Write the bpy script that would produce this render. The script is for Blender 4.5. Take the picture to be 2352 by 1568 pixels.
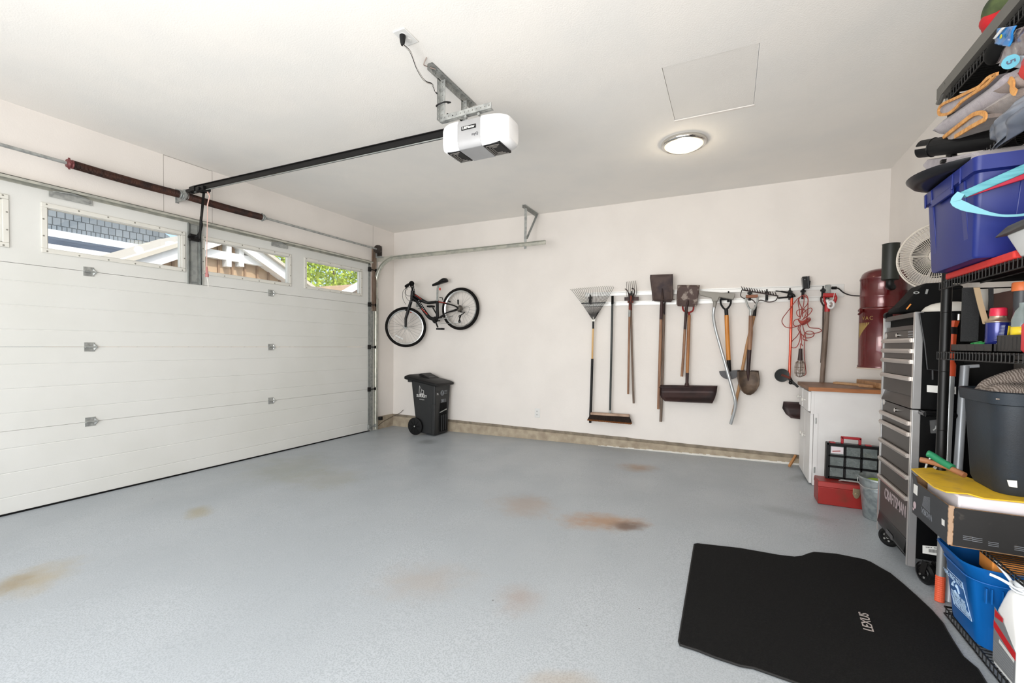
import bpy, bmesh, math, random
from mathutils import Vector, Matrix
sc = bpy.context.scene
for o in list(bpy.data.objects): bpy.data.objects.remove(o)
COL = sc.collection
R_ = math.radians
# ------------------------------------------------------------------ camera
EYE = Vector((0.0, 0.0, 1.26))
FPX = 1014.6
_y, _p, _r = R_(26.265), R_(-1.362), R_(0.665)
_f = Vector((-math.sin(_y)*math.cos(_p), math.cos(_y)*math.cos(_p), math.sin(_p)))
_rt = Vector((math.cos(_y), math.sin(_y), 0)); _up = _rt.cross(_f)
CR = math.cos(_r)*_rt + math.sin(_r)*_up
CU = -math.sin(_r)*_rt + math.cos(_r)*_up
CF = _f
cd = bpy.data.cameras.new('camera'); cam = bpy.data.objects.new('camera', cd); COL.objects.link(cam)
cd.sensor_width = 36; cd.sensor_fit = 'HORIZONTAL'; cd.lens = 36*FPX/2352
cd.shift_y = 31.4/2352; cd.clip_start = 0.05; cd.clip_end = 200
m = Matrix((CR, CU, -CF)).transposed().to_4x4(); m.translation = EYE
cam.matrix_world = m
sc.camera = cam
# ------------------------------------------------------------------ light
sc.view_settings.view_transform = 'Standard'; sc.view_settings.look = 'None'
sc.view_settings.gamma = 1; sc.view_settings.use_curve_mapping = False
sc.view_settings.exposure = 0.04
w = bpy.data.worlds.new('sky'); sc.world = w; w.use_nodes = True
nt = w.node_tree; nt.nodes.clear()
sky = nt.nodes.new('ShaderNodeTexSky'); sky.sky_type = 'NISHITA'; sky.sun_disc = False
sky.sun_elevation = R_(52); sky.sun_rotation = R_(100); sky.air_density = 1.0; sky.dust_density = 3.0
bg = nt.nodes.new('ShaderNodeBackground'); bg.inputs[1].default_value = 0.30
wo = nt.nodes.new('ShaderNodeOutputWorld')
nt.links.new(sky.outputs[0], bg.inputs[0]); nt.links.new(bg.outputs[0], wo.inputs[0])
def lamp(name, kind, loc, energy, color=(1,1,1), aim=None, **k):
    d = bpy.data.lights.new(name, kind); d.energy = energy; d.color = color
    for a, b in k.items(): setattr(d, a, b)
    o = bpy.data.objects.new(name, d); COL.objects.link(o); o.location = loc
    if aim is not None: o.rotation_euler = (Vector(aim)-Vector(loc)).to_track_quat('-Z', 'Y').to_euler()
    return o
lamp('sun', 'SUN', (3, 2, 12), 3.6, (1.0, .965, .9), aim=(3-9.0, 2+3.0, 12-11.0), angle=R_(.6))
# added fill light behind the camera, no doorway seen there, and the flash thrown up at the ceiling
lamp('rear_fill', 'AREA', (-2.3, -1.9, 1.5), 104, (.97, .985, 1.0), aim=(-1.3, 4.5, 1.1), shape='RECTANGLE', size=3.2, size_y=2.3)
lamp('ceiling_bounce', 'AREA', (-.5, -1.0, 1.15), 125, (1.0, .985, .955), aim=(-.3, 2.2, 2.93), shape='RECTANGLE', size=3.0, size_y=1.4)
# ------------------------------------------------------------------ helpers
def at(px, py, X=None, Y=None, Z=None):
    """the point of a wall / floor / shelf plane that the photograph shows at a pixel"""
    d = CR*((px-1176)/FPX) - CU*((py-815.4)/FPX) + CF
    if X is not None: return EYE + d*(X/d.x)
    if Y is not None: return EYE + d*(Y/d.y)
    return EYE + d*((Z-EYE.z)/d.z)
def fz(x): return 0.0167*(x+4.607)          # the slab falls towards the big door
def atf(px, py):
    d = CR*((px-1176)/FPX) - CU*((py-815.4)/FPX) + CF
    # EYE.z + t*d.z = .0167*(t*d.x + 4.607)
    t = (0.0167*4.607-EYE.z)/(d.z-0.0167*d.x)
    return EYE + d*t
def lin(c):
    if isinstance(c, str):
        c = [int(c[i:i+2], 16)/255 for i in (0, 2, 4)]
    return tuple((v/12.92 if v <= .04045 else ((v+.055)/1.055)**2.4) for v in c)
MATS = {}
def mat(name, col, rough=.5, metal=0, col2=None, scale=8, mix=.5, bump=0, bscale=60, alpha=1, spec=.5, coat=0, trans=0, emit=0, stretch=None, detail=4, ramp=(.42,.62), sheen=0):
    if name in MATS: return MATS[name]
    m = bpy.data.materials.new(name); m.use_nodes = True; n = m.node_tree; L = n.links
    b = n.nodes['Principled BSDF']; c = lin(col)
    b.inputs['Roughness'].default_value = rough; b.inputs['Metallic'].default_value = metal
    b.inputs['Specular IOR Level'].default_value = spec; b.inputs['Coat Weight'].default_value = coat
    b.inputs['Transmission Weight'].default_value = trans; b.inputs['Alpha'].default_value = alpha
    b.inputs['Sheen Weight'].default_value = sheen
    tc = n.nodes.new('ShaderNodeTexCoord'); src = tc.outputs['Object']
    if stretch:
        mp = n.nodes.new('ShaderNodeMapping'); mp.inputs['Scale'].default_value = stretch; L.new(src, mp.inputs[0]); src = mp.outputs[0]
    c2 = lin(col2) if col2 else tuple(v*.96 for v in c)
    no = n.nodes.new('ShaderNodeTexNoise'); no.inputs['Scale'].default_value = scale; no.inputs['Detail'].default_value = detail
    L.new(src, no.inputs['Vector'])
    rp = n.nodes.new('ShaderNodeMapRange'); rp.inputs[1].default_value = ramp[0]; rp.inputs[2].default_value = ramp[1]
    rp.inputs[4].default_value = mix*2 if mix < .5 else 1.0
    L.new(no.outputs[0], rp.inputs[0])
    mx = n.nodes.new('ShaderNodeMix'); mx.data_type = 'RGBA'
    mx.inputs[6].default_value = (*c, 1); mx.inputs[7].default_value = (*c2, 1)
    L.new(rp.outputs[0], mx.inputs[0]); L.new(mx.outputs[2], b.inputs['Base Color'])
    if emit:
        b.inputs['Emission Color'].default_value = (*c, 1); b.inputs['Emission Strength'].default_value = emit
    if bump:
        n2 = n.nodes.new('ShaderNodeTexNoise'); n2.inputs['Scale'].default_value = bscale; L.new(src, n2.inputs['Vector'])
        bp = n.nodes.new('ShaderNodeBump'); bp.inputs['Strength'].default_value = bump; bp.inputs['Distance'].default_value = .004
        L.new(n2.outputs[0], bp.inputs['Height']); L.new(bp.outputs[0], b.inputs['Normal'])
    MATS[name] = m; return m
def frame_of(d):
    d = Vector(d).normalized(); a = Vector((0, 0, 1)) if abs(d.z) < .9 else Vector((1, 0, 0))
    u = d.cross(a).normalized(); v = d.cross(u).normalized(); return u, v, d
class G:
    def __init__(s): s.b = bmesh.new()
    def box(s, lo, hi, M=None):
        lo, hi = Vector(lo), Vector(hi)
        c = [Vector((x, y, z)) for x in (lo.x, hi.x) for y in (lo.y, hi.y) for z in (lo.z, hi.z)]
        if M is not None: c = [M @ p for p in c]
        v = [s.b.verts.new(p) for p in c]
        for f in ((0,1,3,2),(4,6,7,5),(0,4,5,1),(2,3,7,6),(0,2,6,4),(1,5,7,3)): s.b.faces.new([v[i] for i in f])
        return s
    def hexa(s, bot, top):
        v = [s.b.verts.new(Vector(p)) for p in list(bot)+list(top)]; n = len(bot)
        s.b.faces.new(v[:n][::-1]); s.b.faces.new(v[n:])
        for i in range(n): s.b.faces.new((v[i], v[(i+1) % n], v[n+(i+1) % n], v[n+i]))
        return s
    def prism(s, pts, vec):
        vec = Vector(vec); pts = [Vector(p) for p in pts]
        return s.hexa(pts, [p+vec for p in pts])
    def loops(s, rings, cap=True, closed=False):
        vs = [[s.b.verts.new(Vector(p)) for p in r] for r in rings]; n = len(vs[0]); m_ = len(vs)
        for i in range(m_ if closed else m_-1):
            for j in range(n):
                s.b.faces.new((vs[i][j], vs[i][(j+1) % n], vs[(i+1) % m_][(j+1) % n], vs[(i+1) % m_][j]))
        if cap and not closed:
            s.b.faces.new(vs[0][::-1]); s.b.faces.new(vs[-1])
        return s
    def tube(s, pts, r, seg=10, closed=False, flat=1.0, cap=True):
        pts = [Vector(p) for p in pts]; n = len(pts)
        rs = r if isinstance(r, (list, tuple)) else [r]*n
        rings = []; pu = None
        for i, p in enumerate(pts):
            a = pts[(i-1) % n] if (closed or i > 0) else p; c = pts[(i+1) % n] if (closed or i < n-1) else p
            d = (c-a); d = d.normalized() if d.length > 1e-9 else Vector((0,0,1))
            if pu is None: u, v, d = frame_of(d)
            else:
                u = (pu - d*pu.dot(d)); u = u.normalized() if u.length > 1e-6 else frame_of(d)[0]; v = d.cross(u)
            pu = u
            rings.append([p + (u*math.cos(t)+v*math.sin(t)*flat)*rs[i] for t in [2*math.pi*k/seg for k in range(seg)]])
        return s.loops(rings, cap=cap, closed=closed)
    def cyl(s, a, b, r, seg=24, r2=None): return s.tube([a, b], [r, r if r2 is None else r2], seg)
    def lathe(s, prof, c=(0,0,0), ax=(0,0,1), seg=32, sx=1, sy=1, cap=True):
        c = Vector(c); u, v, d = frame_of(ax)
        if abs(Vector(ax).normalized().z) > .99: u, v, d = Vector((1,0,0)), Vector((0,1,0)), Vector((0,0,1 if ax[2] > 0 else -1))
        rings = [[c + d*z + u*math.cos(t)*r*sx + v*math.sin(t)*r*sy for t in [2*math.pi*k/seg for k in range(seg)]] for r, z in prof]
        return s.loops(rings, cap=cap)
    def torus(s, c, nrm, R, r, seg=40, rs=10, sx=1, sy=1):
        c = Vector(c); u, v, d = frame_of(nrm)
        return s.tube([c+u*math.cos(t)*R*sx+v*math.sin(t)*R*sy for t in [2*math.pi*k/seg for k in range(seg)]], r, rs, closed=True)
    def ball(s, c, r, sc_=(1,1,1), seg=18, M=None):
        b2 = bmesh.ops.create_uvsphere(s.b, u_segments=seg, v_segments=seg//2+2, radius=r)
        for v in b2['verts']:
            p = Vector((v.co.x*sc_[0], v.co.y*sc_[1], v.co.z*sc_[2])); v.co = (M @ p if M is not None else p)+Vector(c)
        return s
    def grid(s, fn, nu, nv, thick=0):
        vs = [[s.b.verts.new(Vector(fn(i/nu, j/nv))) for j in range(nv+1)] for i in range(nu+1)]
        for i in range(nu):
            for j in range(nv): s.b.faces.new((vs[i][j], vs[i+1][j], vs[i+1][j+1], vs[i][j+1]))
        return s
def obj(name, g, mt, parent=None, bev=0, smooth=40, solid=0, sub=0, bseg=2):
    b = g.b; b.normal_update()
    bmesh.ops.recalc_face_normals(b, faces=b.faces)
    me = bpy.data.meshes.new(name); b.to_mesh(me); b.free()
    off = Vector((0,0,0))
    if parent is not None: off = parent['_o'] if '_o' in parent else (0,0,0); off = Vector(off)
    else:
        xs = [v.co for v in me.vertices]
        off = Vector(((min(p.x for p in xs)+max(p.x for p in xs))/2, (min(p.y for p in xs)+max(p.y for p in xs))/2, min(p.z for p in xs)))
    me.transform(Matrix.Translation(-off))
    me.materials.append(mt)
    if smooth:
        for p in me.polygons: p.use_smooth = True
        me.set_sharp_from_angle(angle=R_(smooth))
    o = bpy.data.objects.new(name, me); COL.objects.link(o)
    if parent is not None: o.parent = parent
    else: o.location = off
    ORG[o.name] = off
    o['_o'] = tuple(off)
    if solid:
        q = o.modifiers.new('thickness', 'SOLIDIFY'); q.thickness = solid; q.offset = 0
    if sub:
        q = o.modifiers.new('subdivision', 'SUBSURF'); q.levels = sub; q.render_levels = sub
    if bev:
        q = o.modifiers.new('bevel', 'BEVEL'); q.width = bev; q.segments = bseg; q.limit_method = 'ANGLE'; q.angle_limit = R_(35)
    return o
ORG = {}
def thing(name, label, cat, loc, group=None):
    o = bpy.data.objects.new(name, None); COL.objects.link(o); o.location = loc; o['_o'] = tuple(loc)
    o.empty_display_size = .05
    return tag(o, label, cat, group)
def tag(o, label, cat, group=None):
    o['label'] = label; o['category'] = cat
    if group: o['group'] = group
    return o
def struct(o): o['kind'] = 'structure'; return o
def lab(o, l): o['label'] = l; return o
def copy_tree(o, parent=None):
    c = o.copy(); COL.objects.link(c); c.parent = parent
    for ch in [x for x in bpy.data.objects if x.parent is o]: copy_tree(ch, c)
    return c
def lettering(txt, size, pos, xd, yd, mt, parent, depth=.0012, name='lettering', bold=0, align='CENTER'):
    """flat raised letters: pos = middle of the text, xd = reading direction, yd = up direction"""
    cu = bpy.data.curves.new('t', 'FONT'); cu.body = txt; cu.size = size; cu.extrude = depth/2; cu.align_x = align; cu.align_y = 'CENTER'
    if bold: cu.offset = bold
    cu.resolution_u = 3
    to = bpy.data.objects.new('t', cu); COL.objects.link(to)
    dg = bpy.context.evaluated_depsgraph_get(); dg.update()
    me = bpy.data.meshes.new_from_object(to.evaluated_get(dg)); bpy.data.objects.remove(to)
    xd, yd = Vector(xd), Vector(yd)          # not normalised on purpose: lengths stretch the letters
    M = Matrix((xd, yd, xd.cross(yd).normalized())).transposed().to_4x4(); M.translation = Vector(pos)
    me.transform(M)
    g = G(); g.b.from_mesh(me); bpy.data.meshes.remove(me)
    return obj(name, g, mt, parent, smooth=0)
def curve(pts, n=8, closed=False):
    """Catmull-Rom through the points"""
    P = [Vector(p) for p in pts]; N = len(P); out = []
    for i in range(N if closed else N-1):
        p0 = P[(i-1) % N] if (closed or i > 0) else P[i]; p1 = P[i]; p2 = P[(i+1) % N]
        p3 = P[(i+2) % N] if (closed or i+2 < N) else p2
        for k in range(n):
            t = k/n
            out.append(.5*((2*p1)+(p2-p0)*t+(2*p0-5*p1+4*p2-p3)*t*t+(3*p1-p0-3*p2+p3)*t*t*t))
    if not closed: out.append(P[-1])
    return out
rnd = random.Random(7)
# ------------------------------------------------------------------ materials
white_wall = mat('painted_wall', 'e8e2dc', .75, bump=.2, bscale=90, col2='e4ded8', scale=2)
white_ceil = mat('painted_ceiling', 'f0ece6', .8, bump=.22, bscale=120, col2='ece9e4', scale=2)
door_white = mat('door_enamel', 'dbdbd7', .55, col2='d6d6d1', scale=1.2, bump=.08, bscale=200)
frame_white = mat('window_frame_plastic', 'dcdad2', .5)
galv = mat('galvanised_steel', 'b2b4b1', .34, .45, col2='989a98', scale=30)
galv_dull = mat('dull_galvanised_steel', '9c9f9c', .5, .35, col2='8a8e8c', scale=20)
track_steel = mat('track_steel', 'c6c5ba', .3, .45, col2='adaea6', scale=14)
black_metal = mat('black_metal', '111010', .4, .1, spec=.3)
black_plastic = mat('black_plastic', '0f0f10', .45, spec=.3)
black_matte = mat('black_matte', '0b0b0b', .85, spec=.2)
dark_grey_plastic = mat('dark_grey_plastic', '202122', .55, bump=.15, bscale=300)
rust_spring = mat('rusty_spring', '4a2c20', .6, .4, col2='2b1b16', scale=14, ramp=(.4,.6))
concrete = mat('raw_concrete', 'b3a691', .9, col2='998b79', scale=12, bump=.9, bscale=70, detail=8, ramp=(.35,.7))
wood_handle = mat('worn_wood_handle', '9a7459', .6, col2='7c5a45', scale=14, stretch=(3,3,.35))
wood_light = mat('light_wood_handle', 'd8b27a', .5, col2='c79c62', scale=10, stretch=(3,3,.35))
wood_orange = mat('orange_wood_handle', 'd28a3a', .45, col2='bd7429', scale=10, stretch=(3,3,.35))
wood_grey = mat('weathered_wood_handle', '7d6c60', .7, col2='655649', scale=14, stretch=(3,3,.35))
rust_plate = mat('rusty_blade', '4b3c37', .6, .35, col2='33282a', scale=9, bump=.2)
rust_dark = mat('dark_rusty_steel', '402c2a', .55, .3, col2='2c2222', scale=7)
rust_red = mat('red_rust', '7a3b2c', .7, .2, col2='5a2e27', scale=20)
chrome = mat('chrome', 'd8d5d0', .08, 1)
alu = mat('brushed_aluminium', 'b7babb', .32, .5)
red_paint = mat('worn_red_paint', '93201b', .4, .1, col2='6e2420', scale=20, ramp=(.5,.75))
white_print = mat('white_print', 'd9d9d6', .6)
grey_print = mat('grey_print', '8b8f93', .6)
vac_red = mat('dark_red_enamel', '5e1417', .22, .2, coat=.5, col2='56100f')
tape_white = mat('white_sticker', 'e5e4df', .6)
# ------------------------------------------------------------------ room shell
XL, YB, XR, ZC, YF = -4.607, 5.247, 1.302, 2.932, -2.2
def floor_material():
    m = bpy.data.materials.new('painted_concrete_floor'); m.use_nodes = True; n = m.node_tree; L = n.links
    b = n.nodes['Principled BSDF']; b.inputs['Roughness'].default_value = .42; b.inputs['Specular IOR Level'].default_value = .5
    geo = n.nodes.new('ShaderNodeNewGeometry'); P = geo.outputs['Position']
    def noise(sc_, det=4):
        k = n.nodes.new('ShaderNodeTexNoise'); k.inputs['Scale'].default_value = sc_; k.inputs['Detail'].default_value = det; L.new(P, k.inputs['Vector']); return k
    def mixc(fac, a, bcol):
        k = n.nodes.new('ShaderNodeMix'); k.data_type = 'RGBA'
        if isinstance(fac, float): k.inputs[0].default_value = fac
        else: L.new(fac, k.inputs[0])
        for idx, v in ((6, a), (7, bcol)):
            if isinstance(v, tuple): k.inputs[idx].default_value = (*v, 1)
            else: L.new(v, k.inputs[idx])
        return k.outputs[2]
    def mr(x, a, b_, c=0., d=1.):
        k = n.nodes.new('ShaderNodeMapRange'); k.interpolation_type = 'SMOOTHSTEP'
        for i, v in ((1, a), (2, b_), (3, c), (4, d)): k.inputs[i].default_value = v
        L.new(x, k.inputs[0]); return k.outputs[0]
    col = mixc(mr(noise(1.1).outputs[0], .35, .65), lin('aeb4b9'), lin('a5abb0'))
    col = mixc(mr(noise(170, 2).outputs[0], .42, .62), col, lin('9ca2a7'))
    wob = noise(3.5, 6).outputs[0]; wob2 = noise(16, 6).outputs[0]
    # tyre and rust stains, plus neutral grey patches in the last row: (left end, right end, half thickness in the photograph, colour, strength)
    for (ax_, ay_, bx_, by_, h, colr, s) in [
        (1262,1188,1515,1208,26,'a58468',.9),(1385,1208,1500,1210,15,'5f4a3e',.85),(1120,1145,1290,1172,34,'9c8878',.55),
        (1410,1070,1525,1078,12,'9a7a5c',.7),(1120,1372,1270,1380,52,'9a8679',.5),(820,1320,1120,1340,60,'a3968a',.4),
        (-40,1360,215,1300,40,'a19478',.7),(-40,1350,100,1330,30,'8f7f5f',.7),(405,1185,500,1168,16,'9c9274',.65),
        (520,1090,800,1060,40,'90907a',.35),(640,1110,860,1090,30,'93907c',.35),(1180,1560,1400,1560,30,'9d8a70',.4),
        (950,1015,1010,1012,8,'5a5c5b',.5),(1820,1090,1880,1105,18,'5f6365',.55),(1700,1150,1960,1210,14,'7a7d7f',.4)]:
        A_, B_ = atf(ax_, ay_), atf(bx_, by_); c = (A_+B_)/2; u = (B_-A_); a = u.length/2; u.normalize()
        v = Vector((-u.y, u.x, 0)); mpx, mpy = (ax_+bx_)/2, (ay_+by_)/2
        bb = abs((atf(mpx, mpy+h)-atf(mpx, mpy-h)).dot(v))/2
        sub_ = n.nodes.new('ShaderNodeVectorMath'); sub_.operation = 'SUBTRACT'; L.new(P, sub_.inputs[0]); sub_.inputs[1].default_value = c
        comps = []
        for vec, k_ in ((u, a), (v, bb)):
            d = n.nodes.new('ShaderNodeVectorMath'); d.operation = 'DOT_PRODUCT'; L.new(sub_.outputs[0], d.inputs[0]); d.inputs[1].default_value = vec/k_
            q = n.nodes.new('ShaderNodeMath'); q.operation = 'POWER'; L.new(d.outputs['Value'], q.inputs[0]); q.inputs[1].default_value = 2
            ab = n.nodes.new('ShaderNodeMath'); ab.operation = 'MULTIPLY'; L.new(d.outputs['Value'], ab.inputs[0]); L.new(d.outputs['Value'], ab.inputs[1]); comps.append(ab.outputs[0])
        ad = n.nodes.new('ShaderNodeMath'); ad.operation = 'ADD'; L.new(comps[0], ad.inputs[0]); L.new(comps[1], ad.inputs[1])
        sq = n.nodes.new('ShaderNodeMath'); sq.operation = 'SQRT'; L.new(ad.outputs[0], sq.inputs[0])
        w1 = n.nodes.new('ShaderNodeMath'); w1.operation = 'MULTIPLY_ADD'; L.new(wob, w1.inputs[0]); w1.inputs[1].default_value = 1.1; L.new(sq.outputs[0], w1.inputs[2])
        w2 = n.nodes.new('ShaderNodeMath'); w2.operation = 'MULTIPLY_ADD'; L.new(wob2, w2.inputs[0]); w2.inputs[1].default_value = .7; L.new(w1.outputs[0], w2.inputs[2])
        col = mixc(mr(w2.outputs[0], 1.95, .95, 0., s), col, lin(colr))
    # fine dark specks
    vo = n.nodes.new('ShaderNodeTexVoronoi'); vo.inputs['Scale'].default_value = 5; L.new(P, vo.inputs['Vector'])
    col = mixc(mr(vo.outputs['Distance'], .022, .014), col, lin('4b4640'))
    L.new(col, b.inputs['Base Color'])
    rr = mr(noise(2.3).outputs[0], .35, .7, .36, .5); L.new(rr, b.inputs['Roughness'])
    bp = n.nodes.new('ShaderNodeBump'); bp.inputs['Strength'].default_value = .12; bp.inputs['Distance'].default_value = .004
    L.new(noise(120, 3).outputs[0], bp.inputs['Height']); L.new(bp.outputs[0], b.inputs['Normal'])
    return m
g = G(); x0, x1, y0, y1 = XL, XR+.1, YF-.1, YB+.1
g.hexa([(x0,y0,fz(x0)-.2),(x1,y0,fz(x1)-.2),(x1,y1,fz(x1)-.2),(x0,y1,fz(x0)-.2)], [(x0,y0,fz(x0)),(x1,y0,fz(x1)),(x1,y1,fz(x1)),(x0,y1,fz(x0))])
struct(obj('floor', g, floor_material()))
# ceiling with the hatch opening cut out
hx0, hx1, hy0, hy1 = -.403, .111, 2.806, 3.497
g = G()
for a, b_ in (((XL-.15,YF-.1),(hx0,YB+.1)),((hx1,YF-.1),(XR+.1,YB+.1)),((hx0,YF-.1),(hx1,hy0)),((hx0,hy1),(hx1,YB+.1))):
    g.box((a[0],a[1],ZC),(b_[0],b_[1],ZC+.12))
struct(obj('ceiling', g, white_ceil, smooth=0))
g = G().box((hx0+.002,hy0+.003,ZC+.003),(hx1-.002,hy1-.003,ZC+.03))
hatch_p = mat('hatch_panel_paint', 'ece8e2', .8, bump=.22, bscale=120, col2='e9e5df', scale=2)
tr = struct(obj('trim_1', g, hatch_p, smooth=0))
lab(tr, 'white painted attic hatch panel set in the ceiling')
g = G(); e = .006
g.box((hx0-e,hy1-.004,ZC-.004),(hx1+e,hy1+.016,ZC-.0005))
obj('hatch_edge', g, white_wall, tr, smooth=0)
g = G().box((XL-.15,YB,-.2),(XR+.15,YB+.12,ZC)); wb = struct(obj('wall_back', g, white_wall, smooth=0))
g = G().box((XR,YF-.1,-.2),(XR+.12,YB,ZC)); struct(obj('wall_right', g, white_wall, smooth=0))
g = G(); g.box((XL-.15,YF-.1,-.2),(-3.9,YF,ZC)); g.box((.5,YF-.1,-.2),(XR,YF,ZC)); g.box((-3.9,YF-.1,2.75),(.5,YF,ZC))  # unseen wall; wide opening added to go with the fill light
struct(obj('wall_front', g, white_wall, smooth=0))
DY0, DY1, DZ = .15, 4.75, 2.405
g = G(); g.box((XL-.14,YF-.1,-.2),(XL,DY0,ZC)); g.box((XL-.14,DY1,-.2),(XL,YB,ZC)); g.box((XL-.14,DY0,DZ),(XL,DY1,ZC))
struct(obj('wall_left', g, white_wall, smooth=0))
# concrete footing along the back wall, top ledge a little proud
g = G()
N = 60; r2 = random.Random(3)
top = [.183+r2.uniform(-.003,.003) for _ in range(N+1)]
for i in range(N):
    xa, xb = XL+(XR-XL)*i/N, XL+(XR-XL)*(i+1)/N
    g.hexa([(xa,YB-.006,-.02),(xb,YB-.006,-.02),(xb,YB+.01,-.02),(xa,YB+.01,-.02)], [(xa,YB-.006,top[i]),(xb,YB-.006,top[i+1]),(xb,YB+.01,top[i+1]),(xa,YB+.01,top[i])])
bmesh.ops.remove_doubles(g.b, verts=g.b.verts, dist=.0001)
bb_ = struct(obj('baseboard_back', g, mat('dark_concrete_ledge','8d8272',.9,col2='786e60',scale=12,bump=.5), smooth=0))
obj('concrete_face', G().box((XL+.004,YB-.02,-.02),(XR,YB-.0062,.15)), concrete, bb_, smooth=0)
g = G().box((XL+.0005,DY1+.12,-.02),(XL+.012,YB-.021,.185)); struct(obj('baseboard_left', g, concrete, smooth=0))
# ragged white paint line where floor meets the footing
g = G(); xs = [-1.4+.035*i for i in range(66)]
for i, x in enumerate(xs[:-1]):
    h = .006+.012*min(1, i/30)+r2.uniform(-.003,.006); f0, f1 = fz(x), fz(xs[i+1])
    g.box((x, YB-.026-r2.uniform(0,.006), min(f0,f1)-.002), (xs[i+1]+.002, YB-.0202, f0+h))
struct(lab(obj('trim_2', g, mat('old_white_paint','dedad2',.8,bump=.6), smooth=0), 'ragged white paint line at the foot of the concrete footing'))
g = G()
for px_, t0_ in ((375,361),(487,393),(857,519)):
    p_ = at(px_, t0_, X=XL); g.box((XL,p_.y-.0012,DZ+.02 if px_ < 800 else 2.62),(XL+.0012,p_.y+.0012,ZC))
a_, b_ = at(375,361,X=XL), at(487,393,X=XL); g.box((XL,a_.y,ZC-.003),(XL+.0015,b_.y,ZC-.0005))
struct(lab(obj('trim_4', g, mat('seam_line','8f8880',.9), smooth=0), 'thin cracked seams of the patched wall board above the garage door'))  # thin dark strips along the board seams
# ------------------------------------------------------------------ the big door
door = struct(thing('door_1', 'white sectional garage door with a row of four windows', 'door', (XL, 2.45, 0)))
del door['category']
SEC = DZ/4; T = .045
def prof(z0, z1, notches):
    pts = [(0, z0+.001)]
    for z in notches: pts += [(0, z-.005), (-.0028, z), (0, z+.005)]
    pts += [(0, z1-.001), (-T, z1-.001), (-T, z0+.001)]
    return pts
for s in range(3):
    z0, z1 = s*SEC+(.012 if s == 0 else 0), (s+1)*SEC
    pts = prof(z0, z1, [s*SEC+SEC*f for f in (.21,.5,.79)])
    g = G().prism([(XL+a, DY0, z) for a, z in pts], (0, DY1-DY0, 0)); obj('door_panel', g, door_white, door, smooth=20)
WIN = [(.275,1.244),(1.406,2.375),(2.515,3.490),(3.664,4.594)]; WZ0, WZ1 = 1.906, 2.278
g = G(); z0 = 3*SEC+.002
g.box((XL-T,DY0,z0),(XL,DY1,WZ0+.03)); g.box((XL-T,DY0,WZ1-.03),(XL,DY1,DZ))
ed = [DY0]+[v for a, b_ in WIN for v in (a+.03, b_-.03)]+[DY1]
for i in range(0, len(ed), 2): g.box((XL-T,ed[i],WZ0+.03),(XL,ed[i+1],WZ1-.03))
obj('door_panel', g, door_white, door, smooth=0)
def glass_material():
    m = bpy.data.materials.new('window_glass'); m.use_nodes = True; n = m.node_tree; n.nodes.clear()
    o = n.nodes.new('ShaderNodeOutputMaterial'); mx = n.nodes.new('ShaderNodeMixShader'); tr_ = n.nodes.new('ShaderNodeBsdfTransparent')
    tr_.inputs[0].default_value = (.97,.985,.98,1); gl = n.nodes.new('ShaderNodeBsdfGlossy'); gl.inputs['Roughness'].default_value = .02
    mx.inputs[0].default_value = .05
    n.links.new(tr_.outputs[0], mx.inputs[1]); n.links.new(gl.outputs[0], mx.inputs[2]); n.links.new(mx.outputs[0], o.inputs[0]); return m
glass = glass_material(); clear_plastic = glass
screw = mat('screw_head', '8d8b82', .5, .3)
for a, b_ in WIN:
    g = G(); X0, X1 = XL-.002, XL+.012; fw = .034
    g.box((X0,a,WZ0),(X1,b_,WZ0+fw)); g.box((X0,a,WZ1-fw),(X1,b_,WZ1)); g.box((X0,a,WZ0+fw),(X1,a+fw,WZ1-fw)); g.box((X0,b_-fw,WZ0+fw),(X1,b_,WZ1-fw))
    w_ = obj('window_frame', g, frame_white, door, bev=.004)
    g = G()
    g.box((XL-T,a+fw-.002,WZ0+fw-.002),(XL-.004,b_-fw+.002,WZ0+fw+.004)); g.box((XL-T,a+fw-.002,WZ1-fw-.004),(XL-.004,b_-fw+.002,WZ1-fw+.002))
    g.box((XL-T,a+fw-.002,WZ0+fw),(XL-.004,a+fw+.006,WZ1-fw)); g.box((XL-T,b_-fw-.006,WZ0+fw),(XL-.004,b_-fw+.002,WZ1-fw))
    obj('inner_bead', g, frame_white, w_, smooth=0)
    g = G().box((XL-.03,a+fw,WZ0+fw),(XL-.026,b_-fw,WZ1-fw)); obj('glass_pane', g, glass, w_, smooth=0)
    g = G()
    for k in range(6):
        for z in (WZ0+.012, WZ1-.012): g.cyl((XL+.011,a+.03+k*(b_-a-.06)/5,z),(XL+.0135,a+.03+k*(b_-a-.06)/5,z),.006,8)
    for k in range(1,3):
        for y in (a+.012, b_-.012): g.cyl((XL+.011,y,WZ0+k*(WZ1-WZ0)/3),(XL+.0135,y,WZ0+k*(WZ1-WZ0)/3),.006,8)
    obj('screw_heads', g, screw, w_)
# rubber seal
g = G().box((XL-.04,DY0,.0),(XL+.006,DY1,.013)); obj('bottom_seal', g, black_matte, door, smooth=0)
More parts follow.
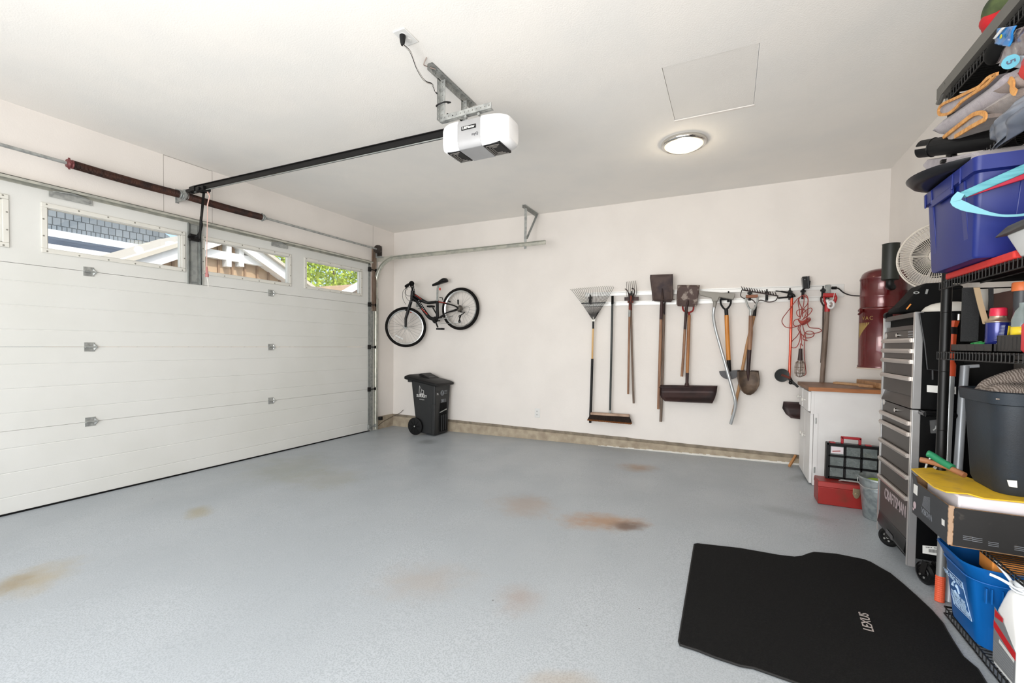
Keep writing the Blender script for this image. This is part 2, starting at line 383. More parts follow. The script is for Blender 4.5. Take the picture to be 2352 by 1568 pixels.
# reinforcing bar across the top, its splice plates and the centre strut
g = G(); g.box((XL+.001,DY0,2.372),(XL+.005,DY1,2.408)); g.box((XL+.001,DY0,2.404),(XL+.06,DY1,2.408)); g.box((XL+.056,DY0,2.385),(XL+.06,DY1,2.408))
obj('stiffener_bar', g, track_steel, door, smooth=0)
for y0_, y1_ in ((1.45,1.70),(3.24,3.44)):
    g = G(); g.box((XL+.006,y0_,2.33),(XL+.012,y1_,2.372)); g.prism([(XL+.012,y0_+.02,2.372),(XL+.05,(y0_+y1_)/2,2.378),(XL+.012,y1_-.02,2.372)],(0,0,.006))
    for y in (y0_+.02,y1_-.02): g.cyl((XL+.012,y,2.35),(XL+.018,y,2.35),.007,8)
    obj('roller_bracket', g, galv, door)
g = G(); g.box((XL+.001,2.393,1.80),(XL+.004,2.502,2.37)); g.box((XL+.004,2.393,1.80),(XL+.03,2.397,2.37)); g.box((XL+.004,2.498,1.80),(XL+.03,2.502,2.37))
g.box((XL+.026,2.383,1.80),(XL+.03,2.397,2.37)); g.box((XL+.026,2.498,1.80),(XL+.03,2.512,2.37)); g.box((XL+.004,2.42,1.82),(XL+.012,2.475,2.36))
obj('centre_strut', g, galv_dull, door, smooth=0)
for y in (1.68, 3.24):
    for s in (1,2,3):
        z = SEC*s; g = G()
        g.box((XL+.0005,y-.036,z-.036),(XL+.004,y+.03,z+.036)); g.cyl((XL+.012,y-.034,z),(XL+.012,y+.034,z),.008,12)
        g.prism([(XL+.004,y+.02,z-.03),(XL+.022,y+.036,z),(XL+.004,y+.02,z+.03)],(0,.006,0)); g.box((XL+.004,y-.02,z-.004),(XL+.018,y+.02,z+.004))
        for yy, zz in ((y-.02,z+.022),(y+.01,z+.022),(y-.02,z-.022),(y+.01,z-.022)): g.cyl((XL+.004,yy,zz),(XL+.008,yy,zz),.006,8)
        obj('hinge', g, galv, door)
g = G(); g.box((XL+.0005,DY1-.035,.02),(XL+.005,DY1+.002,DZ-.02)); g.box((XL-.02,DY1+.002,.02),(XL+.005,DY1+.006,DZ-.02))
obj('end_cap', g, galv_dull, door, smooth=0)
for z in (.07, SEC, 2*SEC, 3*SEC, 2.3):
    g = G(); g.cyl((XL+.03,DY1-.03,z),(XL+.03,DY1+.075,z),.006,8); g.cyl((XL+.03,DY1+.075,z),(XL+.03,DY1+.1,z),.021,16); g.box((XL+.005,DY1-.045,z-.03),(XL+.036,DY1-.012,z+.03))
    obj('roller', g, black_metal if z > .1 else galv_dull, door)
# ------------------------------------------------------------------ vertical and overhead track
TY = DY1+.085
trk = thing('door_track', 'steel door track rising beside the garage door and bending overhead', 'track', (XL+.03, TY, 0))
def channel(path, r=.024, w_=.006):
    """open C section swept along a path in the XZ plane, open side towards -Y"""
    sec = [(-1,-.012),(-1,.018),(-.55,.026),(.55,.026),(1,.018),(1,-.012)]
    rings = []
    P = [Vector(p) for p in path]
    for i, p in enumerate(P):
        a, c = P[max(i-1,0)], P[min(i+1,len(P)-1)]; d = (c-a).normalized(); n_ = Vector((d.z,0,-d.x))
        outer = [p+n_*(u*r)+Vector((0,v,0)) for u, v in sec]; inner = [p+n_*(u*r*.86)+Vector((0,v-.003 if v > 0 else v,0)) for u, v in sec]
        rings.append(outer+inner[::-1])
    return G().loops(rings, cap=True)
hz0 = at(905, 592, Y=TY); hz1 = at(1252, 556, Y=TY); ze = hz1.z; Rb = .34
xh = XL+.03
path = [(xh,TY,.005),(xh,TY,1.0),(xh,TY,ze-.012-Rb)]+[(xh+Rb-Rb*math.cos(t),TY,ze-.012-Rb+Rb*math.sin(t)) for t in [R_(6*k) for k in range(1,15)]]+[(xh+Rb+.02,TY,ze-.011),(hz1.x,TY,ze+.0)]
obj('track_channel', channel(path), track_steel, trk, smooth=30)
g = G(); g.box((XL+.001,DY1+.115,0),(XL+.004,DY1+.15,2.5)); g.box((XL+.001,DY1+.012,.0),(XL+.004,DY1+.06,1.85)); g.box((XL+.004,DY1+.112,0),(XL+.05,DY1+.115,1.9))
obj('mounting_angle', g, galv, trk, smooth=0)
g = G().box((xh+.02,TY+.02,ze-.01),(hz1.x,TY+.024,ze+.028)); g.box((xh-.04,TY+.02,ze-.04),(xh+.30,TY+.024,ze-.01)); obj('reinforcing_angle', g, track_steel, trk, smooth=0)
g = G()
bx = at(1208, 520, Y=TY+.03).x
g.box((bx-.02,TY+.024,ze-.05),(bx+.012,TY+.03,ZC-.03)); obj('hanger_strap', g, galv, trk, smooth=0)
g = G()
g.box((bx-.03,TY-.02,ZC-.004),(bx+.012,YB-.02,ZC-.0005)); g.box((bx-.03,TY-.02,ZC-.034),(bx-.026,YB-.02,ZC-.004)); obj('ceiling_angle', g, galv, trk, smooth=0)
g = G(); p0 = Vector((bx+.006,YB-.06,ZC-.02)); p1 = Vector((bx+.006,TY+.04,ze+.07)); g.tube([p0,p1],.016,4,flat=.25); obj('diagonal_brace', g, galv_dull, trk, smooth=0)
g = G(); g.box((XL+.02,TY+.03,.165),(XL+.12,TY+.045,.185)); g.box((XL+.085,TY+.0,.15),(XL+.125,TY+.05,.2)); obj('photo_eye', g, black_plastic, trk, bev=.003)
# brown jamb post
post = at(862, 600, X=XL+.03)
g = G().box((XL+.0005,DY1+.03,1.72),(XL+.022,DY1+.105,2.60)); struct(lab(obj('trim_3', g, mat('brown_wood_post','8b7b6c',.7,col2='6f584a',scale=9,stretch=(4,4,.5)), smooth=0), 'bare brown wood board above the track'))
# ------------------------------------------------------------------ torsion springs
SX, SZ = XL+.1, 2.588
sp = thing('torsion_spring_assembly', 'rusty torsion springs on a steel shaft above the garage door', 'spring', (SX, 2.3, SZ))
g = G().cyl((SX,-.25,SZ),(SX,DY1+.12,SZ),.0125,12); obj('shaft', g, galv, sp)
def spring(y0, y1):
    n_ = int((y1-y0)/.0075)*2; pts = []; rr = []
    for i in range(n_+1):
        t = i/n_; y = y0+(y1-y0)*t; pts.append((SX, y, SZ-.006*math.sin(math.pi*t))); rr.append(.0335 if i % 2 else .0300)
    return G().tube(pts, rr, 14)
obj('spring', spring(1.555, 2.285), rust_spring, sp, smooth=0); obj('spring', spring(2.335, 3.06), rust_spring, sp, smooth=0)
for y, c_ in ((1.54, mat('dark_red_cone','71393a',.5,.2)), (3.075, galv_dull), (2.29, galv_dull), (2.33, galv_dull)):
    g = G().lathe([(.016,-.022),(.03,-.02),(.036,-.008),(.03,.006),(.034,.012),(.026,.024),(.016,.024)], (SX,y,SZ), (0,1,0), 20)
    for k in range(4): t = k*math.pi/2; g.cyl((SX+.02*math.cos(t),y-.006,SZ+.02*math.sin(t)),(SX+.042*math.cos(t),y-.006,SZ+.042*math.sin(t)),.007,8)
    obj('winding_cone', g, c_, sp)
g = G(); g.box((XL,2.295,SZ-.06),(XL+.004,2.325,SZ+.07)); g.box((XL+.004,2.306,SZ-.05),(SX+.03,2.314,SZ+.05)); g.lathe([(.02,-.01),(.04,-.01),(.04,.01),(.02,.01)],(SX,2.31,SZ),(0,1,0),20)
obj('centre_bracket', g, galv, sp)
g = G().lathe([(.02,-.03),(.055,-.028),(.06,-.01),(.052,0),(.062,.012),(.058,.02),(.02,.024)], (SX,DY1+.05,SZ), (0,1,0), 28); g.box((SX-.04,DY1+.075,SZ-.09),(SX+.045,DY1+.082,SZ+.01))
obj('cable_drum', g, mat('dark_cast_metal','4c4541',.5,.6,col2='3a3431',scale=20), sp)
g = G().box((XL+.001,DY1+.085,SZ-.11),(SX+.04,DY1+.09,SZ+.05)); obj('end_bearing_plate', g, galv_dull, sp)
# ------------------------------------------------------------------ door opener
OY = 2.39
ra = at(446, 434, Y=OY); rb = at(1024, 306, Y=OY)
op = thing('garage_door_opener', 'white and grey ceiling garage door opener with a long black rail', 'door opener', (-1.45, OY, 2.5))
def rod(g, a, b_, w_, h, up=(0,0,1)):
    a, b_ = Vector(a), Vector(b_); d = (b_-a); L_ = d.length; d.normalize(); s_ = d.cross(Vector(up)).normalized(); u_ = s_.cross(d)
    M = Matrix((d, s_, u_)).transposed().to_4x4(); M.translation = a
    return g.box((0,-w_/2,-h/2),(L_,w_/2,h/2), M)
g = G(); rod(g, ra, rb+Vector((.05,0,0)), .012, .05); rod(g, ra+Vector((0,0,-.022)), rb+Vector((.05,0,-.022)), .036, .006); rod(g, ra+Vector((0,0,.022)), rb+Vector((.05,0,.022)), .03, .005)
obj('rail', g, black_metal, op, smooth=0)
g = G(); rod(g, ra+Vector((.02,-.008,-.034)), rb+Vector((0,-.008,-.03)), .006, .006); obj('drive_belt', g, galv_dull, op, smooth=0)
g = G(); d0 = ra
g.box(d0+Vector((-.03,-.03,-.03)), d0+Vector((.05,.03,.015))); g.box(d0+Vector((-.14,-.02,-.035)), d0+Vector((-.02,.02,.005)))
g.box(d0+Vector((.08,-.035,-.045)), d0+Vector((.20,.035,-.005))); g.cyl(d0+Vector((.14,-.05,-.03)), d0+Vector((.14,.05,-.03)), .018, 12)
obj('trolley', g, black_metal, op, bev=.003)
a0 = at(468, 443, Y=OY+.02); a1 = at(462, 505, Y=OY+.02); a2 = at(459, 548, Y=OY+.03); a3 = at(440, 546, Y=OY+.03)
g = G(); rod(g, a0, a1, .03, .008, up=(0,1,0)); rod(g, a1+Vector((0,0,.03)), a2, .03, .008, up=(0,1,0)); g.tube(curve([a1, at(463,520,Y=OY+.03), at(455,540,Y=OY+.03), a3],5), .011, 6)
g.box(Vector((XL+.03,OY+.0,a3.z-.03)), Vector((XL+.06,OY+.08,a3.z+.03))); g.cyl((XL+.045,OY-.01,a3.z),(XL+.045,OY+.09,a3.z),.012,10); g.tube([a3,(XL+.045,OY+.04,a3.z)],.011,6)
obj('door_arm', g, black_metal, op)
rope_x = at(478, 560, Y=OY-.02)
q = lambda px, py: at(px, py, Y=OY-.02)
g = G().tube(curve([q(476,441),q(481,452),q(478,462),q(477,475),q(476,520),q(475,580),q(475,628)],5), .0035, 6); g.tube([q(477,441),q(482,450),q(479,460),q(476,473)], .005, 6); obj('release_cord', g, mat('pale_pink_cord','d9b3a8',.7), op)
g = G(); g.cyl(q(475.5,629),q(475.5,636),.014,12); g.cyl(q(475,612),q(475.5,629),.006,8,.012)
obj('release_handle', g, mat('faded_red_plastic','b97a78',.6), op)
g = G().tube([q(475.5,636),q(478,650),q(478,659)], .004, 6); obj('cord_tail', g, mat('white_cord','dddad5',.8), op)
# motor housing: a long box along X with bevelled ends; light lenses either side of a grey centre band
my0, my1, mz0, mz1 = 2.28, 2.495, 2.447, 2.622
mx0, ms0, ms1, mx1 = -1.645, -1.512, -1.352, -1.182
def shell(xa, xb, ra_, rb_, zs=0, n_=7):
    """one length of the housing; ra_ / rb_: how far the outer ends round off"""
    st = []
    if ra_: st += [(xa+ra_*(1-math.sin(R_(90*k/n_))), 1-math.cos(R_(90-90*k/n_)) if 0 else (1-math.cos(R_(90*(1-k/n_))))) for k in range(n_+1)][::-1] and [(xa+ra_*(1-math.cos(R_(90*k/n_))), 1-math.sin(R_(90*k/n_))) for k in range(n_+1)]
    else: st += [(xa, 0)]
    if rb_: st += [(xb-rb_*(1-math.cos(R_(90*(1-k/n_)))), 1-math.sin(R_(90*(1-k/n_)))) for k in range(n_+1)]
    else: st += [(xb, 0)]
    H_ = mz1-mz0; cy_, cz_ = (my0+my1)/2, (mz0+mz1)/2
    sec = [(my0,mz0+.05),(my0,mz1-.03),(my0+.008,mz1-.008),(my0+.03,mz1),(my1-.03,mz1),(my1-.008,mz1-.01),(my1,mz1-.04),(my1,mz0+.05),(my1-.008,mz0+.015),(my1-.022,mz0),(my0+.022,mz0),(my0+.01,mz0+.014)]
    rings = []
    for x, f in st:
        f = f*.42 if x < (xa+xb)/2 and ra_ else f*.42
        rings.append([(x, cy_+(y-cy_)*(1-f), cz_+(z-cz_)*(1-f*.8)+zs) for y, z in sec])
    return G().loops(rings)
lens = mat('white_light_lens', 'f4f4f4', .35)
grey_face = mat('metallic_grey_plastic', 'a9a9aa', .4, .25)
obj('light_lens', shell(mx0, ms0, .09, 0), lens, op, smooth=55)
obj('light_lens', shell(ms1, mx1, 0, .16), lens, op, smooth=55)
obj('motor_housing', shell(ms0+.0005, ms1-.0005, 0, 0, zs=-.003), grey_face, op, bev=.003)
for xa, xb in ((mx0+.04,ms0-.002),(ms1+.002,mx1-.055)):
    g = G(); yA, yB_ = my0+.03, my1-.03
    g.box((xa,yA,mz0-.004),(xb,yB_,mz0+.012)); gr = obj('vent_grille', g, black_plastic, op, bev=.003)
    g = G()
    for k in (0,1,2):
        i_ = .010+.014*k
        for A_, B_ in (((xa+i_,yA+i_),(xb-i_,yA+i_+.005)),((xa+i_,yB_-i_-.005),(xb-i_,yB_-i_)),((xa+i_,yA+i_),(xa+i_+.005,yB_-i_))): g.box((*A_,mz0-.007),(*B_,mz0-.003))
    obj('louvre', g, mat('grey_louvre','77736e',.5), gr, smooth=0)
xc_ = (ms0+ms1)/2
plate = G().box((xc_-.05,my0-.004,mz1-.075),(xc_+.05,my0+.002,mz1-.053)); pl = obj('nameplate', plate, black_plastic, op, smooth=0)
lettering('LiftMaster', .021, (xc_,my0-.0048,mz1-.064), (1,0,0), (0,0,1), white_print, pl, bold=.0006)
lettering('myQ', .022, (ms1-.035,my0-.0045,mz0+.064), (1,0,0), (0,0,1), mat('dark_print','55565a',.5), op)
# perforated steel hanging frame
def perforated(g, a, b_, w_, up, t=.003, step=.028):
    """a strip with round holes cut through it"""
    a, b_ = Vector(a), Vector(b_); d = b_-a; L_ = d.length; d.normalize(); u_ = Vector(up); s_ = u_.cross(d).normalized()
    n_ = max(2, int(L_/step)); st = L_/n_; hr = .0048; m_ = 8
    for i in range(n_):
        o_ = a+d*(st*i); c = o_+d*(st/2)
        sq = [(-st/2,-w_/2),(0,-w_/2),(st/2,-w_/2),(st/2,0),(st/2,w_/2),(0,w_/2),(-st/2,w_/2),(-st/2,0)]
        hole = [(hr*math.cos(math.atan2(y,x)), hr*math.sin(math.atan2(y,x))) for x, y in sq]
        for sgn in (t/2, -t/2):
            O = [g.b.verts.new(c+d*x+u_*y+s_*sgn) for x, y in sq]; H_ = [g.b.verts.new(c+d*x+u_*y+s_*sgn) for x, y in hole]
            for k in range(8):
                f = (O[k],O[(k+1)%8],H_[(k+1)%8],H_[k]); g.b.faces.new(f if sgn > 0 else f[::-1])
    return g
def angle_iron(name, a, b_, w1, w2, parent, u1, u2):
    g = G(); u1, u2 = Vector(u1), Vector(u2)
    perforated(g, Vector(a)+u1*w1/2, Vector(b_)+u1*w1/2, w1, u1); perforated(g, Vector(a)+u2*w2/2, Vector(b_)+u2*w2/2, w2, u2)
    return obj(name, g, galv, parent, smooth=0)
bxp = -1.655
angle_iron('ceiling_angle', (bxp,2.17,ZC-.003), (bxp,2.68,ZC-.003), .034, .034, op, (1,0,0), (0,0,-1))
v1t = at(1010,182,X=bxp-.003); v1b = at(1012,280,X=bxp-.003)
yv = (v1t.y+v1b.y)/2; zb1 = at(1012,281,Y=yv).z
angle_iron('hanger_angle', (bxp,yv,ZC-.03), (bxp,yv,zb1), .034, .034, op, (1,0,0), (0,-1,0))
yv2 = 2.56; angle_iron('hanger_angle', (bxp,yv2,ZC-.03), (bxp,yv2,mz1+.01), .03, .02, op, (1,0,0), (0,-1,0))
zb = zb1+.003
angle_iron('cross_angle', (bxp-.005,yv-.003,zb), (-1.29,yv-.003,zb+.004), .034, .03, op, (0,0,1), (0,1,0))
angle_iron('cross_angle', (bxp-.005,yv2,mz1+.008), (-1.31,yv2,mz1+.008), .03, .03, op, (0,0,1), (0,-1,0))
for (px_, py_) in ((1070,268),(1100,262)):
    p_ = at(px_, py_, Y=yv-.004); g = G().cyl(p_+Vector((0,-.006,0)), p_+Vector((0,.012,0)), .009, 6); obj('bolt', g, galv, op)
# ceiling outlet with the opener's plug and cord
oc = Vector((-1.62, 1.93, ZC))
ou = thing('ceiling_outlet', 'white double outlet plate on the ceiling with a black plug in it', 'outlet', oc)
M = Matrix.Translation(oc)@Matrix.Rotation(R_(0),4,'Z')
outlet_white = mat('outlet_white', 'dfdedb', .4)
g = G().box((-.04,-.06,-.006),(.04,.06,0), M); obj('cover_plate', g, outlet_white, ou, bev=.003)
g = G()
for y in (-.022,.022): g.lathe([(.0,-.0085),(.017,-.008),(.018,-.006)], oc+Vector((0,y,0)), (0,0,1), 16, cap=False)
obj('socket', g, outlet_white, ou)
pc = oc+Vector((-.004,-.022,0))
g = G().lathe([(.008,-.06),(.013,-.045),(.017,-.015),(.017,-.008)], pc, (0,0,1), 12); obj('plug', g, black_plastic, op)
zz = lambda px, py, y: at(px, py, Y=y)
cord = curve([pc+Vector((0,0,-.055)), zz(943,120,1.98), zz(958,158,2.08), zz(975,185,2.18), zz(992,193,2.26), zz(1000,210,2.30), zz(1004,215,yv-.01)], 6)
g = G().tube(cord, .0045, 8); obj('power_cord', g, black_plastic, op)
g = G().tube([c_+Vector((.006,.0,-.008)) for c_ in cord], .0025, 6); obj('bell_wire', g, mat('white_wire','cfc9c4',.6), op)
g = G().tube(curve([(bxp-.02,yv+.03,zb1+.11),(bxp-.01,yv-.03,zb1+.09),(bxp+.045,yv-.03,zb1+.10),(bxp+.06,yv+.02,zb1+.12),(bxp+.02,yv+.05,zb1+.14)],6),.0045,8)
g.tube(curve([(bxp+.04,yv+.01,zb1+.05),(bxp+.09,yv+.06,zb1+.035),(bxp+.16,yv+.09,mz1-.005)],6),.0045,8); obj('cord_loop', g, black_plastic, op)
g = G().tube(curve([(bxp+.02,2.22,ZC-.012),(bxp-.012,2.17,ZC-.012),(bxp-.005,2.14,ZC-.02),(bxp+.03,2.12,ZC-.001)],6),.003,6); obj('wall_button_wire', g, mat('brown_white_wire','a08e86',.6), op)
# ------------------------------------------------------------------ ceiling lamp
lc = Vector((-.375, 3.885, ZC))
la = thing('ceiling_lamp', 'round flush ceiling lamp with a chrome ring and glowing frosted glass', 'lamp', lc)
g = G().lathe([(.13,-.001),(.170,-.001),(.175,-.012),(.170,-.03),(.158,-.036),(.148,-.032),(.144,-.02)], lc, (0,0,1), 64, cap=False); obj('chrome_ring', g, chrome, la, smooth=60)
glow = bpy.data.materials.new('glowing_frosted_glass'); glow.use_nodes = True
b = glow.node_tree.nodes['Principled BSDF']; b.inputs['Base Color'].default_value = (.95,.9,.75,1); b.inputs['Emission Color'].default_value = (1,.87,.52,1); b.inputs['Emission Strength'].default_value = 1.0; b.inputs['Roughness'].default_value = .3
g = G().lathe([(.150,-.028),(.135,-.040),(.108,-.053),(.072,-.063),(.036,-.069),(.004,-.071)], lc, (0,0,1), 48); obj('frosted_bowl', g, glow, la, smooth=60)
bl = lamp('lamp_bulb', 'POINT', (lc.x, lc.y, lc.z-.16), 2.0, (1,.85,.62), shadow_soft_size=.06)
# ------------------------------------------------------------------ outdoors, seen through the door windows
g = G().box((-60,-30,-.35),(XL-.14,50,-.04)); struct(obj('driveway', g, mat('pale_concrete_paving','c9c5bb',.9,scale=3,bump=.3)))
def brick_mat(name, c1, c2, cm, sc_, bw, rh, off=.5, axes=(1,2)):
    m = bpy.data.materials.new(name); m.use_nodes = True; n = m.node_tree; L = n.links
    tc = n.nodes.new('ShaderNodeTexCoord'); sp_ = n.nodes.new('ShaderNodeSeparateXYZ'); cb = n.nodes.new('ShaderNodeCombineXYZ'); br = n.nodes.new('ShaderNodeTexBrick')
    L.new(tc.outputs['Object'], sp_.inputs[0]); L.new(sp_.outputs[axes[0]], cb.inputs[0]); L.new(sp_.outputs[axes[1]], cb.inputs[1]); L.new(cb.outputs[0], br.inputs[0])
    br.inputs['Color1'].default_value = (*lin(c1),1); br.inputs['Color2'].default_value = (*lin(c2),1); br.inputs['Mortar'].default_value = (*lin(cm),1)
    br.inputs['Scale'].default_value = sc_; br.inputs['Brick Width'].default_value = bw; br.inputs['Row Height'].default_value = rh; br.inputs['Mortar Size'].default_value = .009; br.squash = .6; br.squash_frequency = 3; br.offset = off
    L.new(br.outputs[0], n.nodes['Principled BSDF'].inputs['Base Color']); n.nodes['Principled BSDF'].inputs['Roughness'].default_value = .8; return m
shingle = brick_mat('grey_shake_siding', '788085', '697177', '3b4145', 1, .135, .17)
roof_dark = mat('dark_blue_roof_shingle', '3f4a58', .8, col2='2f3947', scale=3, stretch=(1,1,8))
trim_white = mat('white_exterior_trim', 'f2f2ee', .6)
tan_wall = mat('tan_board_siding', 'b59a7c', .8, col2='ab9072', scale=1)
XA = -13.0
ha = thing('shingled_house', 'grey shingled house with a white fascia outside the second door window', 'house', (XA-2, 3, -.04))
apx = at(408,556,X=XA)
def P3(px,py,X): return at(px,py,X=X)
zf0 = at(106,541,X=XA+.2).z; zf1 = at(106,524,X=XA+.2).z; zr0 = at(106,560,X=XA+1.1).z
ye = at(352,568,X=XA).y
wl = [Vector((XA,-6,zf0-.1)), Vector((XA,ye+.3,zf0-.1)), Vector((XA,apx.y,apx.z)), P3(375,533,XA)]
wl += [Vector((XA,1.8,P3(375,533,XA).z+2.6)), Vector((XA,-6,P3(375,533,XA).z+2.6))]
g = G().prism(wl, (-3.0,0,0)); obj('gable_wall', g, shingle, ha, smooth=0)
g = G().box((XA-.0,-6,zf0),(XA+.2,ye,zf1)); obj('fascia', g, mat('pale_blue_white_fascia','d9e2ea',.5), ha, smooth=0)
g = G().hexa([(XA+.2,-6,zf0-.06),(XA+1.1,-6,zr0-.06),(XA+1.1,ye-.8,zr0-.06),(XA+.2,ye,zf0-.06)],[(XA+.2,-6,zf0-.005),(XA+1.1,-6,zr0),(XA+1.1,ye-.8,zr0),(XA+.2,ye,zf0-.005)])
obj('lower_roof', g, roof_dark, ha, smooth=0)
g = G().box((XA+1.1,-6,zr0-.45),(XA+1.2,ye-.8,zr0)); obj('gutter', g, trim_white, ha, smooth=0)
g = G().box((XA-3.0,-6,-.04),(XA+.9,ye-1.0,zr0-.2)); obj('lower_wall', g, shingle, ha, smooth=0)
# tan gable house across the way
XB_ = -8.6
hb = thing('tan_gabled_house', 'tan board sided house with white gable trim outside the third door window', 'house', (XB_-1.5, 6, -.04))
PK, L0, R0 = at(516,523,X=XB_), at(274,596,X=XB_), at(660,628,X=XB_)
L1 = L0+(L0-PK)*.3; R0 = R0+(R0-PK)*.35
g = G().prism([L1, R0, Vector((XB_,PK.y,PK.z))], (-2.2,0,0)); obj('gable_wall', g, tan_wall, hb, smooth=0)
g = G().box((XB_-2.2,L1.y+.3,-.04),(XB_-.0,R0.y-.3,min(L1.z,R0.z)+.02)); obj('wall', g, tan_wall, hb, smooth=0)
g = G()
y = L1.y+.2
while y < R0.y:
    zt = PK.z-(PK.z-L1.z)*(PK.y-y)/(PK.y-L1.y) if y < PK.y else PK.z-(PK.z-R0.z)*(y-PK.y)/(R0.y-PK.y); g.box((XB_,y,-.0),(XB_+.035,y+.035,zt)); y += .25
obj('battens', g, mat('brown_batten','8f7359',.8), hb, smooth=0)
def rake(a, b_, ww, hh, dx): g = G(); rod(g, a+Vector((dx,0,0)), b_+Vector((dx,0,0)), ww, hh, up=(0,0,1)); return g
dn = Vector((0,0,-.13))
g = rake(PK+dn, R0+dn, .22, .25, .11); rod(g, PK+dn+Vector((.11,0,0)), L1+dn+Vector((.11,0,0)), .22, .25); obj('rake_board', g, trim_white, hb, smooth=0)
up3 = Vector((-1.0,0,-.03)); g = G(); rod(g, PK+up3, R0+up3, 2.6, .06); rod(g, PK+up3, L1+up3, 2.6, .06); obj('roof', g, mat('pale_roof','bdb6a8',.8,scale=4), hb, smooth=0)  # one even pale colour for the roof
z1_ = at(545,594,X=XB_).z; yl_ = PK.y-(PK.z-z1_)/(PK.z-L1.z)*(PK.y-L1.y); yr_ = PK.y+(PK.z-z1_)/(PK.z-R0.z)*(R0.y-PK.y); g = G().box((XB_,yl_,z1_-.08),(XB_+.12,yr_,z1_+.07)); obj('tie_beam', g, trim_white, hb, smooth=0)
for px_ in (516, 545):
    p_ = at(px_,585,X=XB_); g = G().box((XB_,p_.y-.045,at(px_,613,X=XB_).z),(XB_+.14,p_.y+.045,at(px_,560,X=XB_).z+.1)); obj('truss_post', g, trim_white, hb, smooth=0)
# small house roof at far side
hc_ = at(790,668,X=-9.0); hk_ = at(832,634,X=-9.0)
hc = thing('small_tan_house', 'small tan house corner with a white roof edge outside the last door window', 'house', (-10, hk_.y+1, -.04))
g = G().prism([(-9.0,hc_.y+.1,-.04),(-9.0,hk_.y+2.4,-.04),(-9.0,hk_.y+2.4,hk_.z-.15),(-9.0,hk_.y+.3,hk_.z-.15),(-9.0,hc_.y+.1,hc_.z-.2)], (-2.5,0,0)); obj('wall', g, tan_wall, hc, smooth=0)
g = G(); rod(g, (-8.95,hc_.y-.5,hc_.z-.32), (-8.95,hk_.y+.2,hk_.z-.05), .1, .14); rod(g, (-8.95,hk_.y+.2,hk_.z-.05), (-8.95,hk_.y+2.6,hk_.z-.05), .1, .14); obj('roof', g, trim_white, hc, smooth=0)
leafm = mat('yellow_green_leaves', 'bccb4c', .6, col2='7f9a35', scale=2)  # the leaves' own yellow-green
leafd = mat('green_leaves', '6f9433', .6, col2='4f7728', scale=2)
def tree(label, cx, cy, zc, r, n_, mt, seed):
    t = thing('tree', label, 'tree', (cx, cy, -.04), 'trees across the street'); rr = random.Random(seed)
    g = G()
    for _ in range(n_):
        while True:
            p = Vector((rr.uniform(-1,1), rr.uniform(-1,1), rr.uniform(-1,1)))
            if .3 < p.length < 1: break
        p = Vector((cx+p.x*r, cy+p.y*r, zc+p.z*r*.8)); a = rr.uniform(.05,.12)
        e1 = Vector((rr.uniform(-1,1), rr.uniform(-1,1), rr.uniform(-1,1))).normalized(); e2 = e1.orthogonal().normalized()
        g.b.faces.new([g.b.verts.new(p+e1*a), g.b.verts.new(p+e2*a*.6), g.b.verts.new(p-e1*a), g.b.verts.new(p-e2*a*.6)])
    obj('foliage', g, mt, t, smooth=0)
    g = G().tube([(cx,cy,-.04),(cx+.1,cy,zc*.5),(cx,cy+.1,zc)], [.18,.14,.06], 10); obj('trunk', g, wood_grey, t)
c1 = at(762,630,X=-18); tree('yellow green tree seen through the last door window', -18, c1.y, c1.z+.2, 2.3, 5200, leafm, 1)
c2 = at(645,590,X=-24); tree('pale green tree above the white gable of the tan house', -24, c2.y, c2.z+.4, 1.7, 2500, leafm, 2)
c3 = at(835,606,X=-13.5); tree('darker green tree at the top corner of the last door window', -13.5, c3.y+.4, c3.z+.3, 1.0, 2200, leafd, 3)
# ------------------------------------------------------------------ bicycle hanging on the back wall
bu = lambda u, v, y: at(800+u/5.228, 540+v/5.228, Y=y)
bike = thing('bicycle', 'black mountain bike with red accents hanging on the back wall', 'bicycle', (-3.75, 5.1, 1.2))
tyre = mat('tyre_rubber', '131110', .85, bump=.3, bscale=200, spec=.2)
paint = mat('bike_black_paint', '0e0e0f', .35, spec=.3)
rim_al = mat('rim_aluminium', 'c4c4c2', .25, .9)
spoke_m = mat('spoke_steel', '8f8f8e', .3, .9)
def wheel(c, nrm, R, nspoke=28, cass=False, ph=0):
    c = Vector(c); u, v, d = frame_of(nrm)
    ty = obj('wheel', G().torus(c, nrm, R-.022, .022, 56, 12), tyre, bike, smooth=60)
    g = G(); K = 56
    rings = []
    for k in range(K):
        t = 2*math.pi*k/K; e = u*math.cos(t)+v*math.sin(t)
        rings.append([c+e*r+d*z for r, z in ((R-.042,-.012),(R-.036,-.013),(R-.036,.013),(R-.042,.012),(R-.058,.006),(R-.058,-.006))])
    g.loops(rings, cap=False, closed=True); obj('rim', g, rim_al, ty, smooth=50)
    g = G()
    for k in range(nspoke):
        t = 2*math.pi*k/nspoke+ph; s_ = 1 if k % 2 else -1; t2 = t+s_*1.0*(1 if k % 4 < 2 else -1)
        g.tube([c+(u*math.cos(t2)+v*math.sin(t2))*.02+d*s_*.028, c+(u*math.cos(t)+v*math.sin(t))*(R-.055)], .0011, 4)
    obj('spokes', g, spoke_m, ty)
    g = G().lathe([(.008,-.05),(.008,-.034),(.024,-.032),(.024,-.026),(.014,-.02),(.014,.02),(.024,.026),(.024,.032),(.008,.034),(.008,.05)], c, d, 16); obj('hub', g, galv_dull, ty)
    return ty, u, v, d
FC = at(932, 751, Y=5.0); RC = at(1057.5, 709, Y=5.15)
fn = Vector((.60, -.80, -.04)); rn = Vector((.06, -1, 0))
wf, fu, fv, fd = wheel(FC, fn, .288)
wr, ru, rv, rd = wheel(RC, rn, .292, ph=.1)
